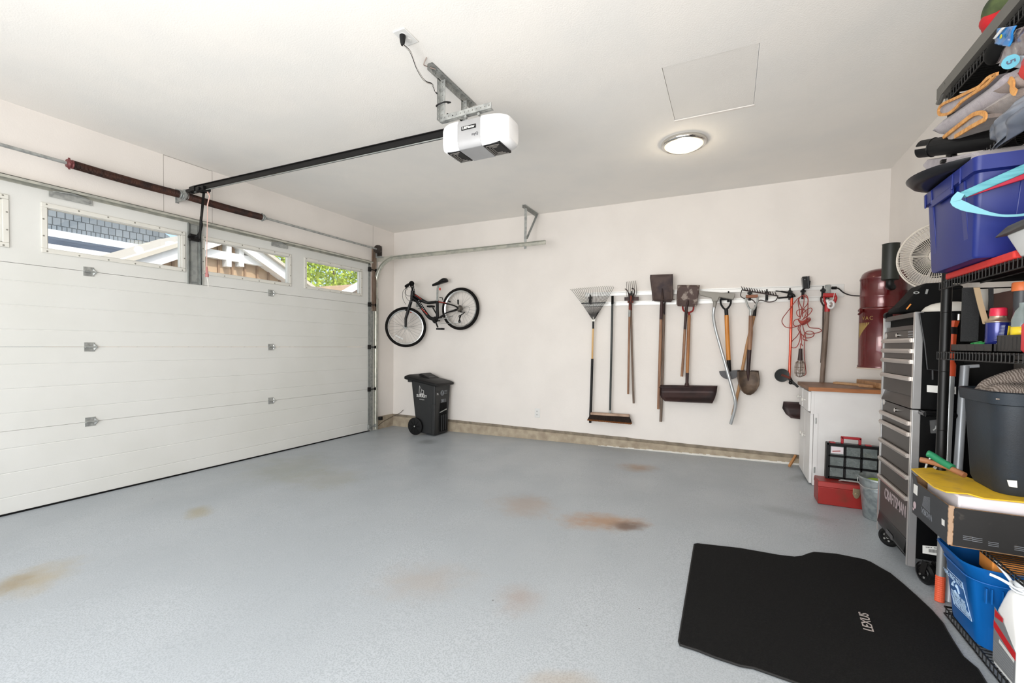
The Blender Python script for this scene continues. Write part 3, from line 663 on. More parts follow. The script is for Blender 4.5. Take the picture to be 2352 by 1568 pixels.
# reflectors
p_ = bu(612,1222,5.0); g = G(); rod(g, bu(565,1200,4.95), bu(655,1248,4.99), .008, .022, up=(0,0,1)); obj('reflector', g, white_print, wf, bev=.003)
g = G(); rod(g, bu(1280,1045,5.14), bu(1355,1047,5.14), .008, .018); obj('reflector', g, white_print, wr, bev=.003)
ht, hb_ = bu(772,665,5.02), bu(765,770,5.03); BB = bu(1070,1015,5.11); ST = bu(1068,800,5.11); SP = bu(1072,640,5.11)
g = G(); g.tube([ht, hb_], .026, 12)
g.tube(curve([bu(785,712,5.03), bu(860,765,5.05), bu(940,808,5.08), bu(1000,808,5.1), ST],5), [.024]*10+[.020]*11, 12)
g.tube(curve([bu(775,755,5.03), bu(830,795,5.04), bu(880,860,5.06), bu(930,935,5.08), bu(985,995,5.1), BB],5), .026, 12)
g.tube([bu(1068,790,5.11), BB], .021, 12); g.cyl(BB+Vector((0,-.04,0)), BB+Vector((0,.04,0)), .022, 16)
g.tube([bu(782,790,5.03), bu(900,800,5.06), bu(960,806,5.08)], .009, 8)
obj('frame', g, paint, bike)
g = G(); 
for dy in (-.045, .035):
    g.tube(curve([ST+Vector((0,dy*.5,0)), bu(1180,822,5.12+dy), bu(1270,845,5.13+dy), RC+Vector((0,dy,0))],4), .009, 8)
    g.tube([BB+Vector((0,dy*.8,0)), bu(1180,930,5.12+dy), RC+Vector((0,dy,0))], .009, 8)
g.tube([bu(1090,800,5.08), bu(1180,822,5.075)], .010, 8); obj('rear_stays', g, paint, bike)
g = G(); g.tube([bu(1085,798,5.06), bu(1170,815,5.06)], .0045, 6); g.tube([bu(800,715,5.0), bu(840,740,5.02), bu(880,770,5.03)], .004, 6); g.tube([bu(880,880,5.03), bu(930,930,5.05), bu(950,950,5.06)], .006, 6)
obj('red_decals', g, mat('bright_red_decal','c0392b',.4), bike)
fo = FC; ax2 = fd
g = G(); cr = bu(752,800,5.01)
g.tube([hb_, cr], .02, 10); g.tube([cr-ax2*.06, cr+ax2*.06], .02, 8)
for s_ in (-1, 1): g.tube([cr+ax2*.05*s_, fo+ax2*.045*s_+Vector((0,0,.12)), fo+ax2*.05*s_], [.021,.019,.014], 8)
obj('fork', g, paint, bike)
g = G(); g.tube([cr-ax2*.052+Vector((.0,0,-.12)), cr-ax2*.052+Vector((0,0,-.155))], .0145, 8); obj('fork_decal', g, mat('bright_red_decal','c0392b',.4), bike)
stm = bu(768,625,4.97)
bar = [bu(700,600,4.72), bu(735,590,4.82), bu(760,625,4.95), bu(783,628,5.02), bu(775,590,5.12)]
g = G(); g.tube([ht, stm], .015, 10); g.tube(curve(bar,4), .012, 8); obj('handlebar', g, black_metal, bike)
g = G(); g.tube([bu(690,612,4.66), bu(725,590,4.8)], .017, 10); g.ball(bu(760,580,4.86), .04, (1,.8,.9), 14); g.tube([bu(768,592,5.06), bu(772,580,5.16)], .018, 10); obj('grips', g, black_matte, bike)
g = G(); g.tube([bu(728,610,4.84), bu(690,632,4.78), bu(700,640,4.78)], .006, 6); g.tube([bu(790,640,5.0), bu(800,700,5.0)], .005, 6); obj('brake_lever', g, black_metal, bike)
g = G()
for c_ in ([(700,625,4.85),(655,680,4.85),(655,760,4.9),(690,830,4.98)], [(715,640,4.9),(680,690,4.9),(720,780,4.95),(800,770,5.0)], [(740,625,4.9),(690,640,4.88),(700,720,4.92),(770,730,5.0)]):
    g.tube(curve([bu(*k) for k in c_],6), .0028, 5)
obj('brake_cables', g, black_plastic, bike)
g = G().tube([ST, SP, bu(1085,590,5.1)], .0135, 10); g.tube([bu(1068,805,5.11), bu(1069,775,5.11)], .02, 10); obj('seat_post', g, galv_dull, bike)
sd = []
pth = [(1015,602,.018,.02),(1045,592,.026,.024),(1085,578,.034,.03),(1120,560,.05,.036),(1150,548,.062,.04),(1175,545,.055,.034),(1188,550,.02,.016)]
g = G(); rings = []
for u_, v_, wy, hz_ in pth:
    c_ = bu(u_, v_, 5.09); rings.append([c_+Vector((0, wy*math.cos(t), hz_*math.sin(t)*(1 if math.sin(t) > 0 else .7))) for t in [2*math.pi*k/14 for k in range(14)]])
g.loops(rings); obj('saddle', g, black_plastic, bike, smooth=70)
g = G(); rod(g, bu(1100,632,5.06), bu(1100,662,5.06), .02, .018); obj('rear_reflector', g, mat('red_reflector','d23b2e',.3), bike, bev=.003)
# crank, pedals, gears
g = G(); g.lathe([(.0,-.004),(.046,-.004),(.048,0),(.046,.004),(0,.004)], BB+Vector((0,-.055,-.005)), (0,1,0), 32, cap=False); obj('chainring', g, black_metal, bike)
g = G(); ce = bu(1075,1105,5.03); g.tube([BB+Vector((0,-.065,0)), ce], .011, 8); ce2 = bu(1015,870,5.17); g.tube([BB+Vector((0,.06,0)), ce2], .01, 8); obj('crank', g, black_metal, bike)
for c_, s_ in ((bu(1105,1125,4.99), 1), (bu(990,855,5.2), 1)):
    g = G(); c_ = Vector(c_)
    for k in (-1, 1): g.box(c_+Vector((-.045,k*.03-.005,-.012)), c_+Vector((.045,k*.03+.005,.012)))
    for k in (-1, 0, 1): g.box(c_+Vector((k*.04-.005,-.03,-.012)), c_+Vector((k*.04+.005,.03,.012)))
    obj('pedal', g, black_plastic, bike, smooth=0)
g = G(); g.tube([bu(1085,1010,5.06), bu(1175,992,5.07), bu(1255,968,5.07)], [.011,.009,.007], 8); obj('chain_stay_guard', g, rim_al, bike)
g = G().lathe([(.012,-.02),(.026,-.018),(.034,-.006),(.042,.006),(.048,.014),(.012,.018)], RC-rd*.0+Vector((0,-.03,0)), (0,1,0), 28); obj('cassette', g, mat('gear_steel','6e6963',.35,.8), wr)
g = G(); g.tube([bu(1345,920,5.09), bu(1400,925,5.08), bu(1345,965,5.08), bu(1335,1010,5.08), bu(1332,1040,5.08)], .009, 8); g.torus(bu(1340,975,5.075), (0,1,0), .016, .005, 14, 6); g.torus(bu(1335,1035,5.075), (0,1,0), .016, .005, 14, 6); obj('derailleur', g, black_metal, bike)
g = G(); g.tube(curve([bu(1385,850,5.08), bu(1450,865,5.08), bu(1440,930,5.08), bu(1400,960,5.08)],5), .0025, 5); g.tube([bu(1110,1060,5.06), bu(1220,1058,5.07), bu(1325,1055,5.07)], .003, 5); obj('chain', g, galv_dull, bike)
g = G(); g.tube([bu(1318,775,5.1), bu(1320,830,5.12)], [.012,.010], 8); g.tube([bu(1095,748,5.12), bu(1130,752,5.12), bu(1135,780,5.12)], .006, 6); g.tube([bu(720,880,4.96), bu(690,905,4.96)], .012, 8); g.tube([bu(1200,790,5.12), bu(1225,800,5.12)], .009, 8)
obj('brake_arms', g, black_metal, bike)
g = G()
for k in range(7): c_ = bu(838+k*12, 792+k*19, 5.015); g.tube([c_, c_+Vector((.012,0,.012))], .003, 4)
obj('frame_lettering', g, white_print, bike)
hk = thing('bicycle_hook', 'dark wall hook carrying the bicycle under its saddle', 'hook', bu(1000,850,YB-.01))
g = G(); h_ = bu(845,845,YB-.02); g.tube([bu(820,815,YB-.015), bu(850,850,YB-.015), bu(870,885,YB-.05), bu(840,880,YB-.12)], .008, 8); g.box(bu(830,830,YB)+Vector((-.02,-.006,-.04)), bu(830,830,YB)+Vector((.02,-.0005,.04))); obj('hook_arm', g, galv_dull, hk)
# ------------------------------------------------------------------ wheelie bin
bx0, bx1, by0, by1 = -3.905, -3.525, 4.82, 5.16
bz = fz(-3.7)
wb_ = thing('wheelie_bin', 'dark grey wheeled rubbish bin with a black lid standing by the back wall', 'bin', (-3.75, 4.98, bz))
hb2, hf2 = .775, .705
def ring(x0, x1, y0, y1, zb_, zf): return [(x0,y0,zb_),(x1,y0,zf),(x1,y1,zf),(x0,y1,zb_)]
g = G(); g.loops([ring(bx0+.09,bx1,by0+.015,by1-.015,bz+.03,bz+.012), ring(bx0+.045,bx1,by0+.01,by1-.01,bz+.25,bz+.25), ring(bx0,bx1+.015,by0-.01,by1+.01,bz+hb2-.1,bz+hf2-.05), ring(bx0-.005,bx1+.015,by0-.012,by1+.012,bz+hb2-.02,bz+hf2-.0)])
obj('bin_body', g, dark_grey_plastic, wb_, bev=.018, bseg=3)
g = G(); g.box((bx0+.33,by0-.004,bz+.02),(bx1+.004,by0+.03,bz+.44)); g.box((bx1-.03,by0+.002,bz+.02),(bx1+.006,by0+.09,bz+.44)); obj('corner_rib', g, dark_grey_plastic, wb_, bev=.01)
g = G(); g.hexa([(bx1-.01,by0+.12,bz+.05),(bx1+.012,by0+.12,bz+.05),(bx1+.012,by0+.27,bz+.05),(bx1-.01,by0+.27,bz+.05)],[(bx1-.01,by0+.12,bz+.44),(bx1+.0125,by0+.12,bz+.44),(bx1+.0125,by0+.27,bz+.44),(bx1-.01,by0+.27,bz+.44)])
obj('handle_recess', g, black_matte, wb_, smooth=0)
g = G()
for k in range(3): g.cyl((bx1+.012,by0+.15+k*.045,bz+.06),(bx1+.014,by0+.15+k*.045,bz+.27),.008,8)
obj('recess_ribs', g, dark_grey_plastic, wb_)
g = G().cyl((bx1+.018,by0+.10,bz+.315),(bx1+.022,by0+.25,bz+.345),.007,10); obj('lift_bar', g, galv, wb_)
g = G(); g.box((bx0-.055,by0-.03,bz+hb2-.06),(bx0+.02,by1+.03,bz+hb2-.005)); obj('rear_handle', g, dark_grey_plastic, wb_, bev=.012)
lid = G(); lid.loops([[(bx0-.105,by0-.04,bz+hb2-.02),(bx1+.055,by0-.04,bz+hf2-.03),(bx1+.055,by1+.04,bz+hf2-.03),(bx0-.105,by1+.04,bz+hb2-.02)],
    [(bx0-.105,by0-.04,bz+hb2+.022),(bx1+.055,by0-.04,bz+hf2+.005),(bx1+.055,by1+.04,bz+hf2+.005),(bx0-.105,by1+.04,bz+hb2+.022)],
    [(bx0-.06,by0+.02,bz+hb2+.045),(bx1+.01,by0+.02,bz+hf2+.035),(bx1+.01,by1-.02,bz+hf2+.035),(bx0-.06,by1-.02,bz+hb2+.045)]])
ld = obj('lid', lid, black_plastic, wb_, bev=.01)
g = G(); g.hexa([(bx0+.06,by0+.05,bz+hb2+.038),(bx1-.12,by0+.05,bz+hf2+.05),(bx1-.12,by1-.03,bz+hf2+.05),(bx0+.06,by1-.03,bz+hb2+.038)],[(bx0+.09,by0+.07,bz+hb2+.062),(bx1-.15,by0+.07,bz+hf2+.075),(bx1-.15,by1-.05,bz+hf2+.075),(bx0+.09,by1-.05,bz+hb2+.062)])
obj('raised_panel', g, black_plastic, ld, bev=.008)
g = G(); 
for cx_, w_, d_ in ((bx1-.05,.05,.14),(bx0+.2,.05,.10)):
    z_ = bz+hf2+(.0415 if cx_ > bx0+.3 else .085); g.box((cx_-.012,by0+.16-.05,z_-.004),(cx_+.012,by0+.16+.07,z_+.0))
obj('lid_sticker', g, grey_print, ld, smooth=0)
for yy in (by0-.028, by1+.0):
    c_ = Vector((bx0+.075, yy, bz+.118))
    g = G().lathe([(.10,0),(.117,.004),(.119,.015),(.117,.03),(.10,.034),(.09,.02),(.03,.018),(.02,.0)], c_+Vector((0,-.004,0)), (0,1,0), 36); wl_ = obj('wheel', g, black_plastic, wb_)
    g = G()
    for k in range(8): t = k*math.pi/4; g.tube([c_+Vector((math.cos(t)*.02,0,math.sin(t)*.02)), c_+Vector((math.cos(t)*.095,0,math.sin(t)*.095))], .006, 6)
    obj('wheel_spokes', g, black_matte, wl_)
g = G().cyl((bx0+.075,by0-.036,bz+.118),(bx0+.075,by1+.03,bz+.118),.011,12); obj('axle', g, galv, wb_)
ly = by0-.0135
lettering('SURREY', .05, (bx0+.178,ly,bz+.535), (1,0,-.04), (0,0,1), white_print, wb_, bold=.001)
lettering('surrey.ca', .022, (bx0+.18,ly,bz+.492), (1,0,-.04), (0,0,1), white_print, wb_)
g = G(); X_ = bx0+.18; Z_ = bz+.59
for a, b_, h in ((-.045,-.03,.10),(-.012,.0,.075),(.02,.035,.055)): pass
g.tube([(X_-.045,ly,Z_-.02),(X_-.04,ly,Z_+.085),(X_-.005,ly,Z_+.03),(X_-.015,ly,Z_-.015)], .003, 4); g.tube([(X_,ly,Z_+.03),(X_+.03,ly,Z_+.02),(X_+.03,ly,Z_-.02)], .003, 4)
g.tube([(X_-.04,ly,Z_-.03),(X_+.04,ly,Z_-.03)], .004, 4); g.tube([(X_-.03,ly,Z_-.015),(X_+.035,ly,Z_-.018)], .003, 4)
obj('city_emblem', g, white_print, wb_)
fx = bx1+.016
lettering('280111', .062, (fx,by0+.185,bz+.465), (0,.62,.0), (0,0,1), grey_print, wb_, bold=.001)
g = G().torus((fx,by0+.155,bz+.575),(1,0,0),.034,.004,24,5); g.torus((fx,by0+.155,bz+.575),(1,0,0),.02,.003,18,5); g.tube([(fx,by0+.145,bz+.59),(fx,by0+.165,bz+.56)],.003,4)
for k in range(3): g.tube([(fx,by0+.2,bz+.6-k*.018),(fx,by0+.27,bz+.602-k*.018)],.0035,4)
obj('recycling_emblem', g, grey_print, wb_)
lettering('XL', .04, (fx,by0+.05,bz+.57), (0,.9,0), (0,0,1), white_print, wb_)
# low wall outlet
p_ = at(1234.5, 948, Y=YB); wo_ = thing('wall_outlet', 'small white outlet low on the back wall', 'outlet', p_)
g = G().box(p_+Vector((-.036,-.006,-.058)), p_+Vector((.036,-.0003,.058))); obj('cover_plate', g, outlet_white, wo_, bev=.002)
g = G()
for dz in (-.022,.022):
    for dx in (-.008,.008): g.box(p_+Vector((dx-.0015,-.0075,dz-.006)), p_+Vector((dx+.0015,-.0055,dz+.006)))
obj('slots', g, black_matte, wo_, smooth=0)
# cable on the concrete footing in the corner
g = G().tube(curve([(XL+.016,DY1+.16,.05),(XL+.016,4.99,.09),(XL+.018,5.1,.12),(-4.57,5.21,.155),(-4.45,5.215,.21),(-4.40,5.235,.26)],6), .0035, 6); tag(obj('loose_wire', g, mat('brown_wire','4d4138',.7)), 'thin brown wire lying against the concrete in the corner by the track', 'wire')
# ------------------------------------------------------------------ wall rail with the garden tools
c7 = lambda u, v, y=5.165: at(1290+u/3.92, 600+v/3.92, Y=y)
c8 = lambda u, v, y=5.165: at(1620+u/3.92, 600+v/3.92, Y=y)
rx0, rx1 = at(1345,690,Y=YB).x, at(1899,670,Y=YB).x
zt0, zt1, zb0_, zb1_ = at(1359,674,Y=YB).z, at(1900,657,Y=YB).z, at(1359,701,Y=YB).z, at(1900,688,Y=YB).z
rail_white = mat('white_enamelled_rail', 'e4e3e0', .3, .2)
rail = thing('tool_rail', 'long white metal rail on the back wall carrying the garden tools', 'rail', ((rx0+rx1)/2, YB, zb0_))
for (a, b_), nm in (((zt0-.012,zt1-.012),'upper_strip'), ((zb0_+.012,zb1_+.012),'lower_strip')):
    g = G()
    for dz, hh, dy in ((0,.012,.012),(.018,.005,.022),(-.018,.005,.022)): g.hexa([(rx0,YB-dy,a+dz-hh),(rx1,YB-dy,b_+dz-hh),(rx1,YB-.0005,b_+dz-hh),(rx0,YB-.0005,a+dz-hh)],[(rx0,YB-dy,a+dz+hh),(rx1,YB-dy,b_+dz+hh),(rx1,YB-.0005,b_+dz+hh),(rx0,YB-.0005,a+dz+hh)])
    obj(nm, g, rail_white, rail, smooth=0)
g = G().hexa([(rx0,YB-.006,zb0_+.02),(rx1,YB-.006,zb1_+.02),(rx1,YB-.0005,zb1_+.02),(rx0,YB-.0005,zb0_+.02)],[(rx0,YB-.006,zt0-.02),(rx1,YB-.006,zt1-.02),(rx1,YB-.0005,zt1-.02),(rx0,YB-.0005,zt0-.02)]); obj('backing_strip', g, mat('rail_backing','ddd8d3',.6), rail, smooth=0)
p_ = at(1900,675,Y=YB); g = G(); g.box((p_.x-.022,YB-.04,zb1_+.01),(p_.x+.018,YB-.0005,zt1+.01)); obj('end_bracket', g, galv_dull, rail, bev=.003)
hook_labels = [(1356,690,'black rail clip behind the leaf rake'),(1451,682,'black rail clip behind the garden fork'),(1673,684,'black rail clip above the half moon edger handle'),(1722,680,'black rail clip behind the wooden grip of the round spade'),(1761,680,'black rail clip hooked over the middle of the bow rake teeth'),(1814,678,'black rail clip above the orange edger pole'),(1844,676,'black rail clip holding up the coiled red cord'),(1890,674,'black rail clip at the last tool before the rail end')]
for px_, py_, lb in hook_labels:
    p_ = at(px_, py_, Y=YB-.03); t = thing('rail_clip', lb, 'clip', p_, 'black clips along the tool rail')
    g = G(); g.box(p_+Vector((-.012,-.01,-.045)), p_+Vector((.012,.008,.05))); g.box(p_+Vector((-.022,-.014,.02)), p_+Vector((.022,.0,.04))); g.cyl(p_+Vector((0,-.005,.05)), p_+Vector((0,-.005,.072)), .007, 8); obj('clip_body', g, black_plastic, t, bev=.003)
    g = G().tube(curve([p_+Vector((0,-.008,-.01)), p_+Vector((0,-.035,-.035)), p_+Vector((0,-.05,-.015)), p_+Vector((0,-.05,.01))],4), .006, 6); obj('clip_arm', g, black_metal, t)
def pole(name, pts, r, mt, parent, seg=12): g = G().tube(pts, r, seg); return obj(name, g, mt, parent)
# leaf rake
t = thing('leaf_rake', 'fan shaped leaf rake with a yellow and black handle, tines upward', 'rake', c7(257,1450))
N = 22; g = G(); hub_ = c7(285,522)
for i in range(N):
    k = i/(N-1); e = c7(95+375*k, 262-20*math.sin(k*math.pi*.5)-8*k, 5.15); mid = c7(182+210*k, 378-8*k, 5.16)
    dx = (k-.5)*2; tip = e+Vector((.03*dx*.2, -.0, .0)); g.tube([hub_+Vector((.012*dx,0,0)), mid, e, e+Vector((-.010-.006*(1-k),-.03,.012))], [.0025,.0025,.0022,.002], 5)
obj('tines', g, mat('dark_tine_steel','33302e',.4,.6), t)
g = G(); rod(g, c7(178,379,5.155), c7(395,371,5.155), .006, .012); rod(g, c7(205,412,5.16), c7(370,405,5.16), .004, .005); obj('tine_bar', g, black_metal, t, smooth=0)
g = G(); g.prism([c7(268,516), c7(303,516), c7(296,543), c7(276,543)], (0,.012,0)); g.tube([c7(285,500), c7(285,530)], .006,6); obj('ferrule', g, mat('pale_ferrule','cfccc4',.4,.3), t)
pole('socket', [c7(285,540), c7(284,606)], .012, black_metal, t)
pole('wooden_handle', [c7(284,604), c7(279,740), c7(276,880)], .0115, wood_light, t)
pole('grip', [c7(276,876), c7(268,1150), c7(257,1452)], .0155, black_plastic, t)
# push broom
t = thing('push_broom', 'wide push broom with dark brown bristles and a long dark handle', 'broom', c7(435,1455))
pole('handle', [c7(458,318,5.17), c7(448,800,5.17), c7(436,1350,5.17)], .0125, mat('dark_green_black_pole','262c2b',.4), t)
pole('handle_tip', [c7(458,312,5.17), c7(457,385,5.17)], .0145, black_matte, t)
pole('handle_socket', [c7(437,1340,5.17), c7(436,1372,5.17)], .014, galv, t)
a, b_ = c7(265,1368,5.15), c7(610,1388,5.15); g = G(); rod(g, a, b_, .06, .026); obj('broom_head', g, mat('pale_broom_wood','b79b86',.7,col2='9a7f6c'), t, bev=.003)
g = G(); rr = random.Random(5); br2 = G()
for row in range(7):
    for k in range(56):
        f = (k+.5*(row % 2))/56; p0 = a.lerp(b_, f)+Vector((0,(row-3)*.008,-.012)); fan = (f-.5)*.05
        p1 = p0+Vector((fan+rr.uniform(-.004,.004), (row-3)*.004-.012, -.052-.012*f)); p2 = p1+Vector((fan*.25,0,-.018))
        g.tube([p0,p1], [.003,.004], 4); br2.tube([p1,p2],[.0042,.0035],4)
obj('bristles', g, mat('dark_bristle','2c1f18',.9), t, smooth=0); obj('bristle_tips', br2, mat('rusty_bristle','8a5222',.9,col2='6b3f1d',scale=60), t, smooth=0)
# garden fork and hand cultivator hung together
t = thing('garden_fork', 'thin tined garden fork with a grey weathered handle', 'fork', c7(648,1275))
g = G()
for k in range(6):
    u_ = 585+k*17.5; g.tube(curve([c7(600+k*6,345,5.19), c7(u_-2,300,5.19), c7(u_,240,5.18), c7(u_-(6 if k else 0),184-2*k,5.15)],3), .0028, 5)
obj('tines', g, mat('thin_grey_steel','6d6862',.4,.7), t)
pole('socket', [c7(622,345,5.195), c7(626,440,5.195)], .012, rust_red, t); pole('handle', [c7(626,430,5.195), c7(632,800,5.195), c7(648,1278,5.195)], .0115, wood_grey, t)
t = thing('hand_cultivator', 'long handled cultivator with three rusty hooked prongs', 'cultivator', c7(600,1195))
g = G()
for cv in ([(612,380),(604,300),(590,262),(570,247)], [(618,375),(615,310),(606,288),(598,280)], [(622,380),(650,310),(655,262),(640,243),(632,250)]): g.tube(curve([c7(*k, 5.13) for k in cv],4), [.006]*(4*(len(cv)-1)+1), 6)
obj('prongs', g, rust_dark, t)
g = G(); g.prism([c7(565,322,5.15), c7(692,318,5.15), c7(692,352,5.15), c7(565,354,5.15)], (0,.012,0)); obj('holder_plate', g, rust_dark, t, bev=.002)
g = G(); g.tube([c7(622,310,5.14), c7(622,375,5.14)], .016, 8); g.tube([c7(595,365,5.14), c7(645,365,5.14)], .012, 8); g.tube([c7(614,370,5.14), c7(612,440,5.15)], .013, 8); obj('socket', g, rust_red, t)
pole('ferrule', [c7(612,430,5.15), c7(610,500,5.15)], .013, galv_dull, t); pole('handle', [c7(611,480,5.15), c7(605,800,5.15), c7(599,1195,5.15)], .012, wood_handle, t)
def blade(name, rows, mt, parent, solid=.003, smooth=60):
    """rows: list of (left point, right point, dish depth)"""
    n_ = 12
    def fn(u, v):
        i = min(int(u*(len(rows)-1)), len(rows)-2); f = u*(len(rows)-1)-i
        L_ = rows[i][0].lerp(rows[i+1][0], f); Rr = rows[i][1].lerp(rows[i+1][1], f); dd = rows[i][2]*(1-f)+rows[i+1][2]*f
        return L_.lerp(Rr, v)+Vector((0, dd*(1-(2*v-1)**2), 0))
    return obj(name, G().grid(fn, 4*(len(rows)-1), n_), mt, parent, solid=solid, smooth=smooth)
# big flat shovel and the hoe behind it
t = thing('flat_shovel', 'square mouthed shovel with a tall dark steel blade above a long brown handle', 'shovel', c7(870,1330))
bl_ = blade('blade', [(c7(797,122,5.10),c7(1002,114,5.10),.0), (c7(795,150,5.10),c7(1002,130,5.10),.012), (c7(808,250,5.11),c7(1002,240,5.11),.02), (c7(818,345,5.12),c7(1000,345,5.12),.028), (c7(835,358,5.12),c7(985,366,5.12),.03)], rust_plate, t)
g = G(); g.tube([c7(905,245,5.125), c7(905,300,5.12), c7(904,360,5.115)], [.006,.012,.016], 10); g.tube([c7(815,352,5.10), c7(1016,343,5.10)], .005, 6); obj('blade_ridge', g, rust_plate, t)
pole('socket', [c7(904,355,5.11), c7(898,440,5.12), c7(894,522,5.13)], [.018,.018,.0165], rust_dark, t); pole('handle', [c7(894,518,5.13), c7(884,900,5.14), c7(870,1330,5.15)], [.016,.0165,.014], wood_handle, t)
t = thing('garden_hoe', 'hoe hung behind the tall square shovel, its long grey handle reaching lowest', 'hoe', c7(892,1443))
g = G(); g.prism([c7(985,250,5.17), c7(1006,250,5.17), c7(1004,345,5.17), c7(985,345,5.17)], (0,.004,0)); g.tube([c7(995,320,5.18), c7(940,330,5.19), c7(922,400,5.19)], .008, 6); obj('hoe_head', g, rust_dark, t, smooth=0)
pole('socket', [c7(922,380,5.19), c7(920,480,5.19)], .015, rust_dark, t); pole('handle', [c7(920,470,5.19), c7(908,1000,5.19), c7(892,1443,5.19)], .015, wood_grey, t)
# second, rusty shovel
t = thing('rusty_shovel', 'short square shovel with pale rust patches on its blade', 'shovel', c7(1083,1036))
rusty = mat('patchy_rusty_blade', '4b3a35', .6, .3, col2='8e8279', scale=14, ramp=(.5,.58), detail=6, bump=.3)
blade('blade', [(c7(1043,212,5.10),c7(1246,214,5.10),.0), (c7(1036,300,5.11),c7(1232,300,5.11),.012), (c7(1034,385,5.12),c7(1220,390,5.12),.024), (c7(1045,402,5.12),c7(1208,408,5.12),.028)], rusty, t)
pole('socket', [c7(1138,350,5.125), c7(1124,420,5.12), c7(1110,612,5.13)], [.008,.016,.0145], rust_dark, t); pole('handle', [c7(1110,606,5.13), c7(1098,820,5.14), c7(1082,1036,5.15)], .014, wood_handle, t)
# snow pusher
t = thing('snow_pusher', 'wide dark brown snow pusher hanging by its red grip, blade downward', 'snow pusher', c7(1130,1260))
g = G().tube(curve([c7(1146,462,5.17), c7(1100,445,5.17), c7(1090,405,5.17), c7(1105,392,5.17)],5), .009, 8); g.tube(curve([c7(1146,462,5.17), c7(1180,445,5.17), c7(1188,408,5.17), c7(1176,392,5.17)],5), .009, 8); g.tube([c7(1100,393,5.17), c7(1180,393,5.17)], .01, 8); g.tube([c7(1146,455,5.17), c7(1148,492,5.17)], .012, 8)
obj('d_grip', g, red_paint, t); pole('handle', [c7(1148,485,5.17), c7(1138,800,5.165), c7(1130,1015,5.16)], .0165, mat('orange_brown_handle','a8713f',.5,col2='8f5d38',scale=8,stretch=(3,3,.4)), t)
pole('ferrule', [c7(1131,1005,5.16), c7(1128,1110,5.15)], [.0175,.0165], rust_dark, t)
PX = lambda px, py, y: at(px, py, Y=y)
blade('pusher_blade', [(PX(1513,890,5.13),PX(1647,888,5.13),-.0), (PX(1513,884,5.15),PX(1648,886,5.15),.004), (PX(1513,900,5.17),PX(1646,900,5.17),.01), (PX(1518,912,5.14),PX(1642,914,5.14),.004), (PX(1527,921,5.09),PX(1636,926,5.09),-.005)], rust_dark, t, solid=.004)
g = G(); g.tube([c7(1128,1095,5.15), c7(1128,1125,5.145)], [.02,.028], 10); obj('blade_bracket', g, rust_dark, t)
# T-shaped vacuum floor tool on a bent aluminium wand
t = thing('vacuum_wand', 'bent silver tube wand with a grey plastic floor head on top', 'wand', c8(228,1465))
gp = mat('grey_beige_plastic', '8f8b83', .55)
def tprism(name, outline, y0, y1, mt, parent, bev=.006): g = G().prism([Vector((p.x, y0, p.z)) for p in outline], (0, y1-y0, 0)); return obj(name, g, mt, parent, bev=bev)
tprism('floor_head', [PX(1607,668,5.1), PX(1640,671,5.1), PX(1689,674,5.1), PX(1688,680,5.1), PX(1684,688,5.1), PX(1652,682,5.1), PX(1648,692,5.1), PX(1636,692,5.1), PX(1634,684,5.1), PX(1608,678,5.1)], 5.08, 5.14, gp, t)
pole('neck', [c8(88,320,5.11), c8(86,385,5.11), c8(80,420,5.11)], [.024,.018,.015], gp, t)
wp = curve([c8(80,415,5.11), c8(72,480,5.11), c8(80,545,5.10), c8(100,640,5.09), c8(175,905,5.07), c8(250,1175,5.06), c8(270,1270,5.06), c8(262,1345,5.07), c8(228,1465,5.09)], 6)
pole('wand_tube', wp, .0155, alu, t, 14)
# half-moon edger
t = thing('half_moon_edger', 'black half moon lawn edger with an orange wood handle and black grip', 'edger', c8(215,1065))
def dgrip(t_, cx_, top, wid, bot, y, r_, mt, bar_mt=None, gr=.011):
    g = G().tube(curve([c8(cx_-wid, top+8, y), c8(cx_-wid*.95, top+50, y), c8(cx_-wid*.45, bot-12, y), c8(cx_-2, bot, y)],5), r_, 8); g.tube(curve([c8(cx_+wid, top+8, y), c8(cx_+wid*.95, top+50, y), c8(cx_+wid*.45, bot-12, y), c8(cx_+2, bot, y)],5), r_, 8)
    obj('grip_frame', g, mt, t_)
    obj('grip_bar', G().tube([c8(cx_-wid-3, top+6, y), c8(cx_+wid+3, top, y)], gr, 10), bar_mt or mt, t_)
dgrip(t, 184, 332, 46, 432, 5.14, .0095, black_plastic, None, .016)
pole('ferrule', [c8(187,425,5.14), c8(191,488,5.14)], .0185, black_plastic, t); pole('handle', [c8(191,484,5.14), c8(200,700,5.15), c8(209,888,5.16)], [.021,.022,.0215], wood_orange, t)
pole('socket', [c8(210,884,5.16), c8(216,990,5.17)], [.0205,.02], black_metal, t)
a, b_ = c8(125,988,5.17), c8(312,976,5.17); pts = [a, b_]+[c8(218+94*math.cos(s_), 985+78*math.sin(s_), 5.17) for s_ in [R_(10*k) for k in range(1,18)]]
tprism('edger_blade', pts, 5.165, 5.17, mat('satin_black_steel','1c1b1d',.3,.5), t, bev=0)
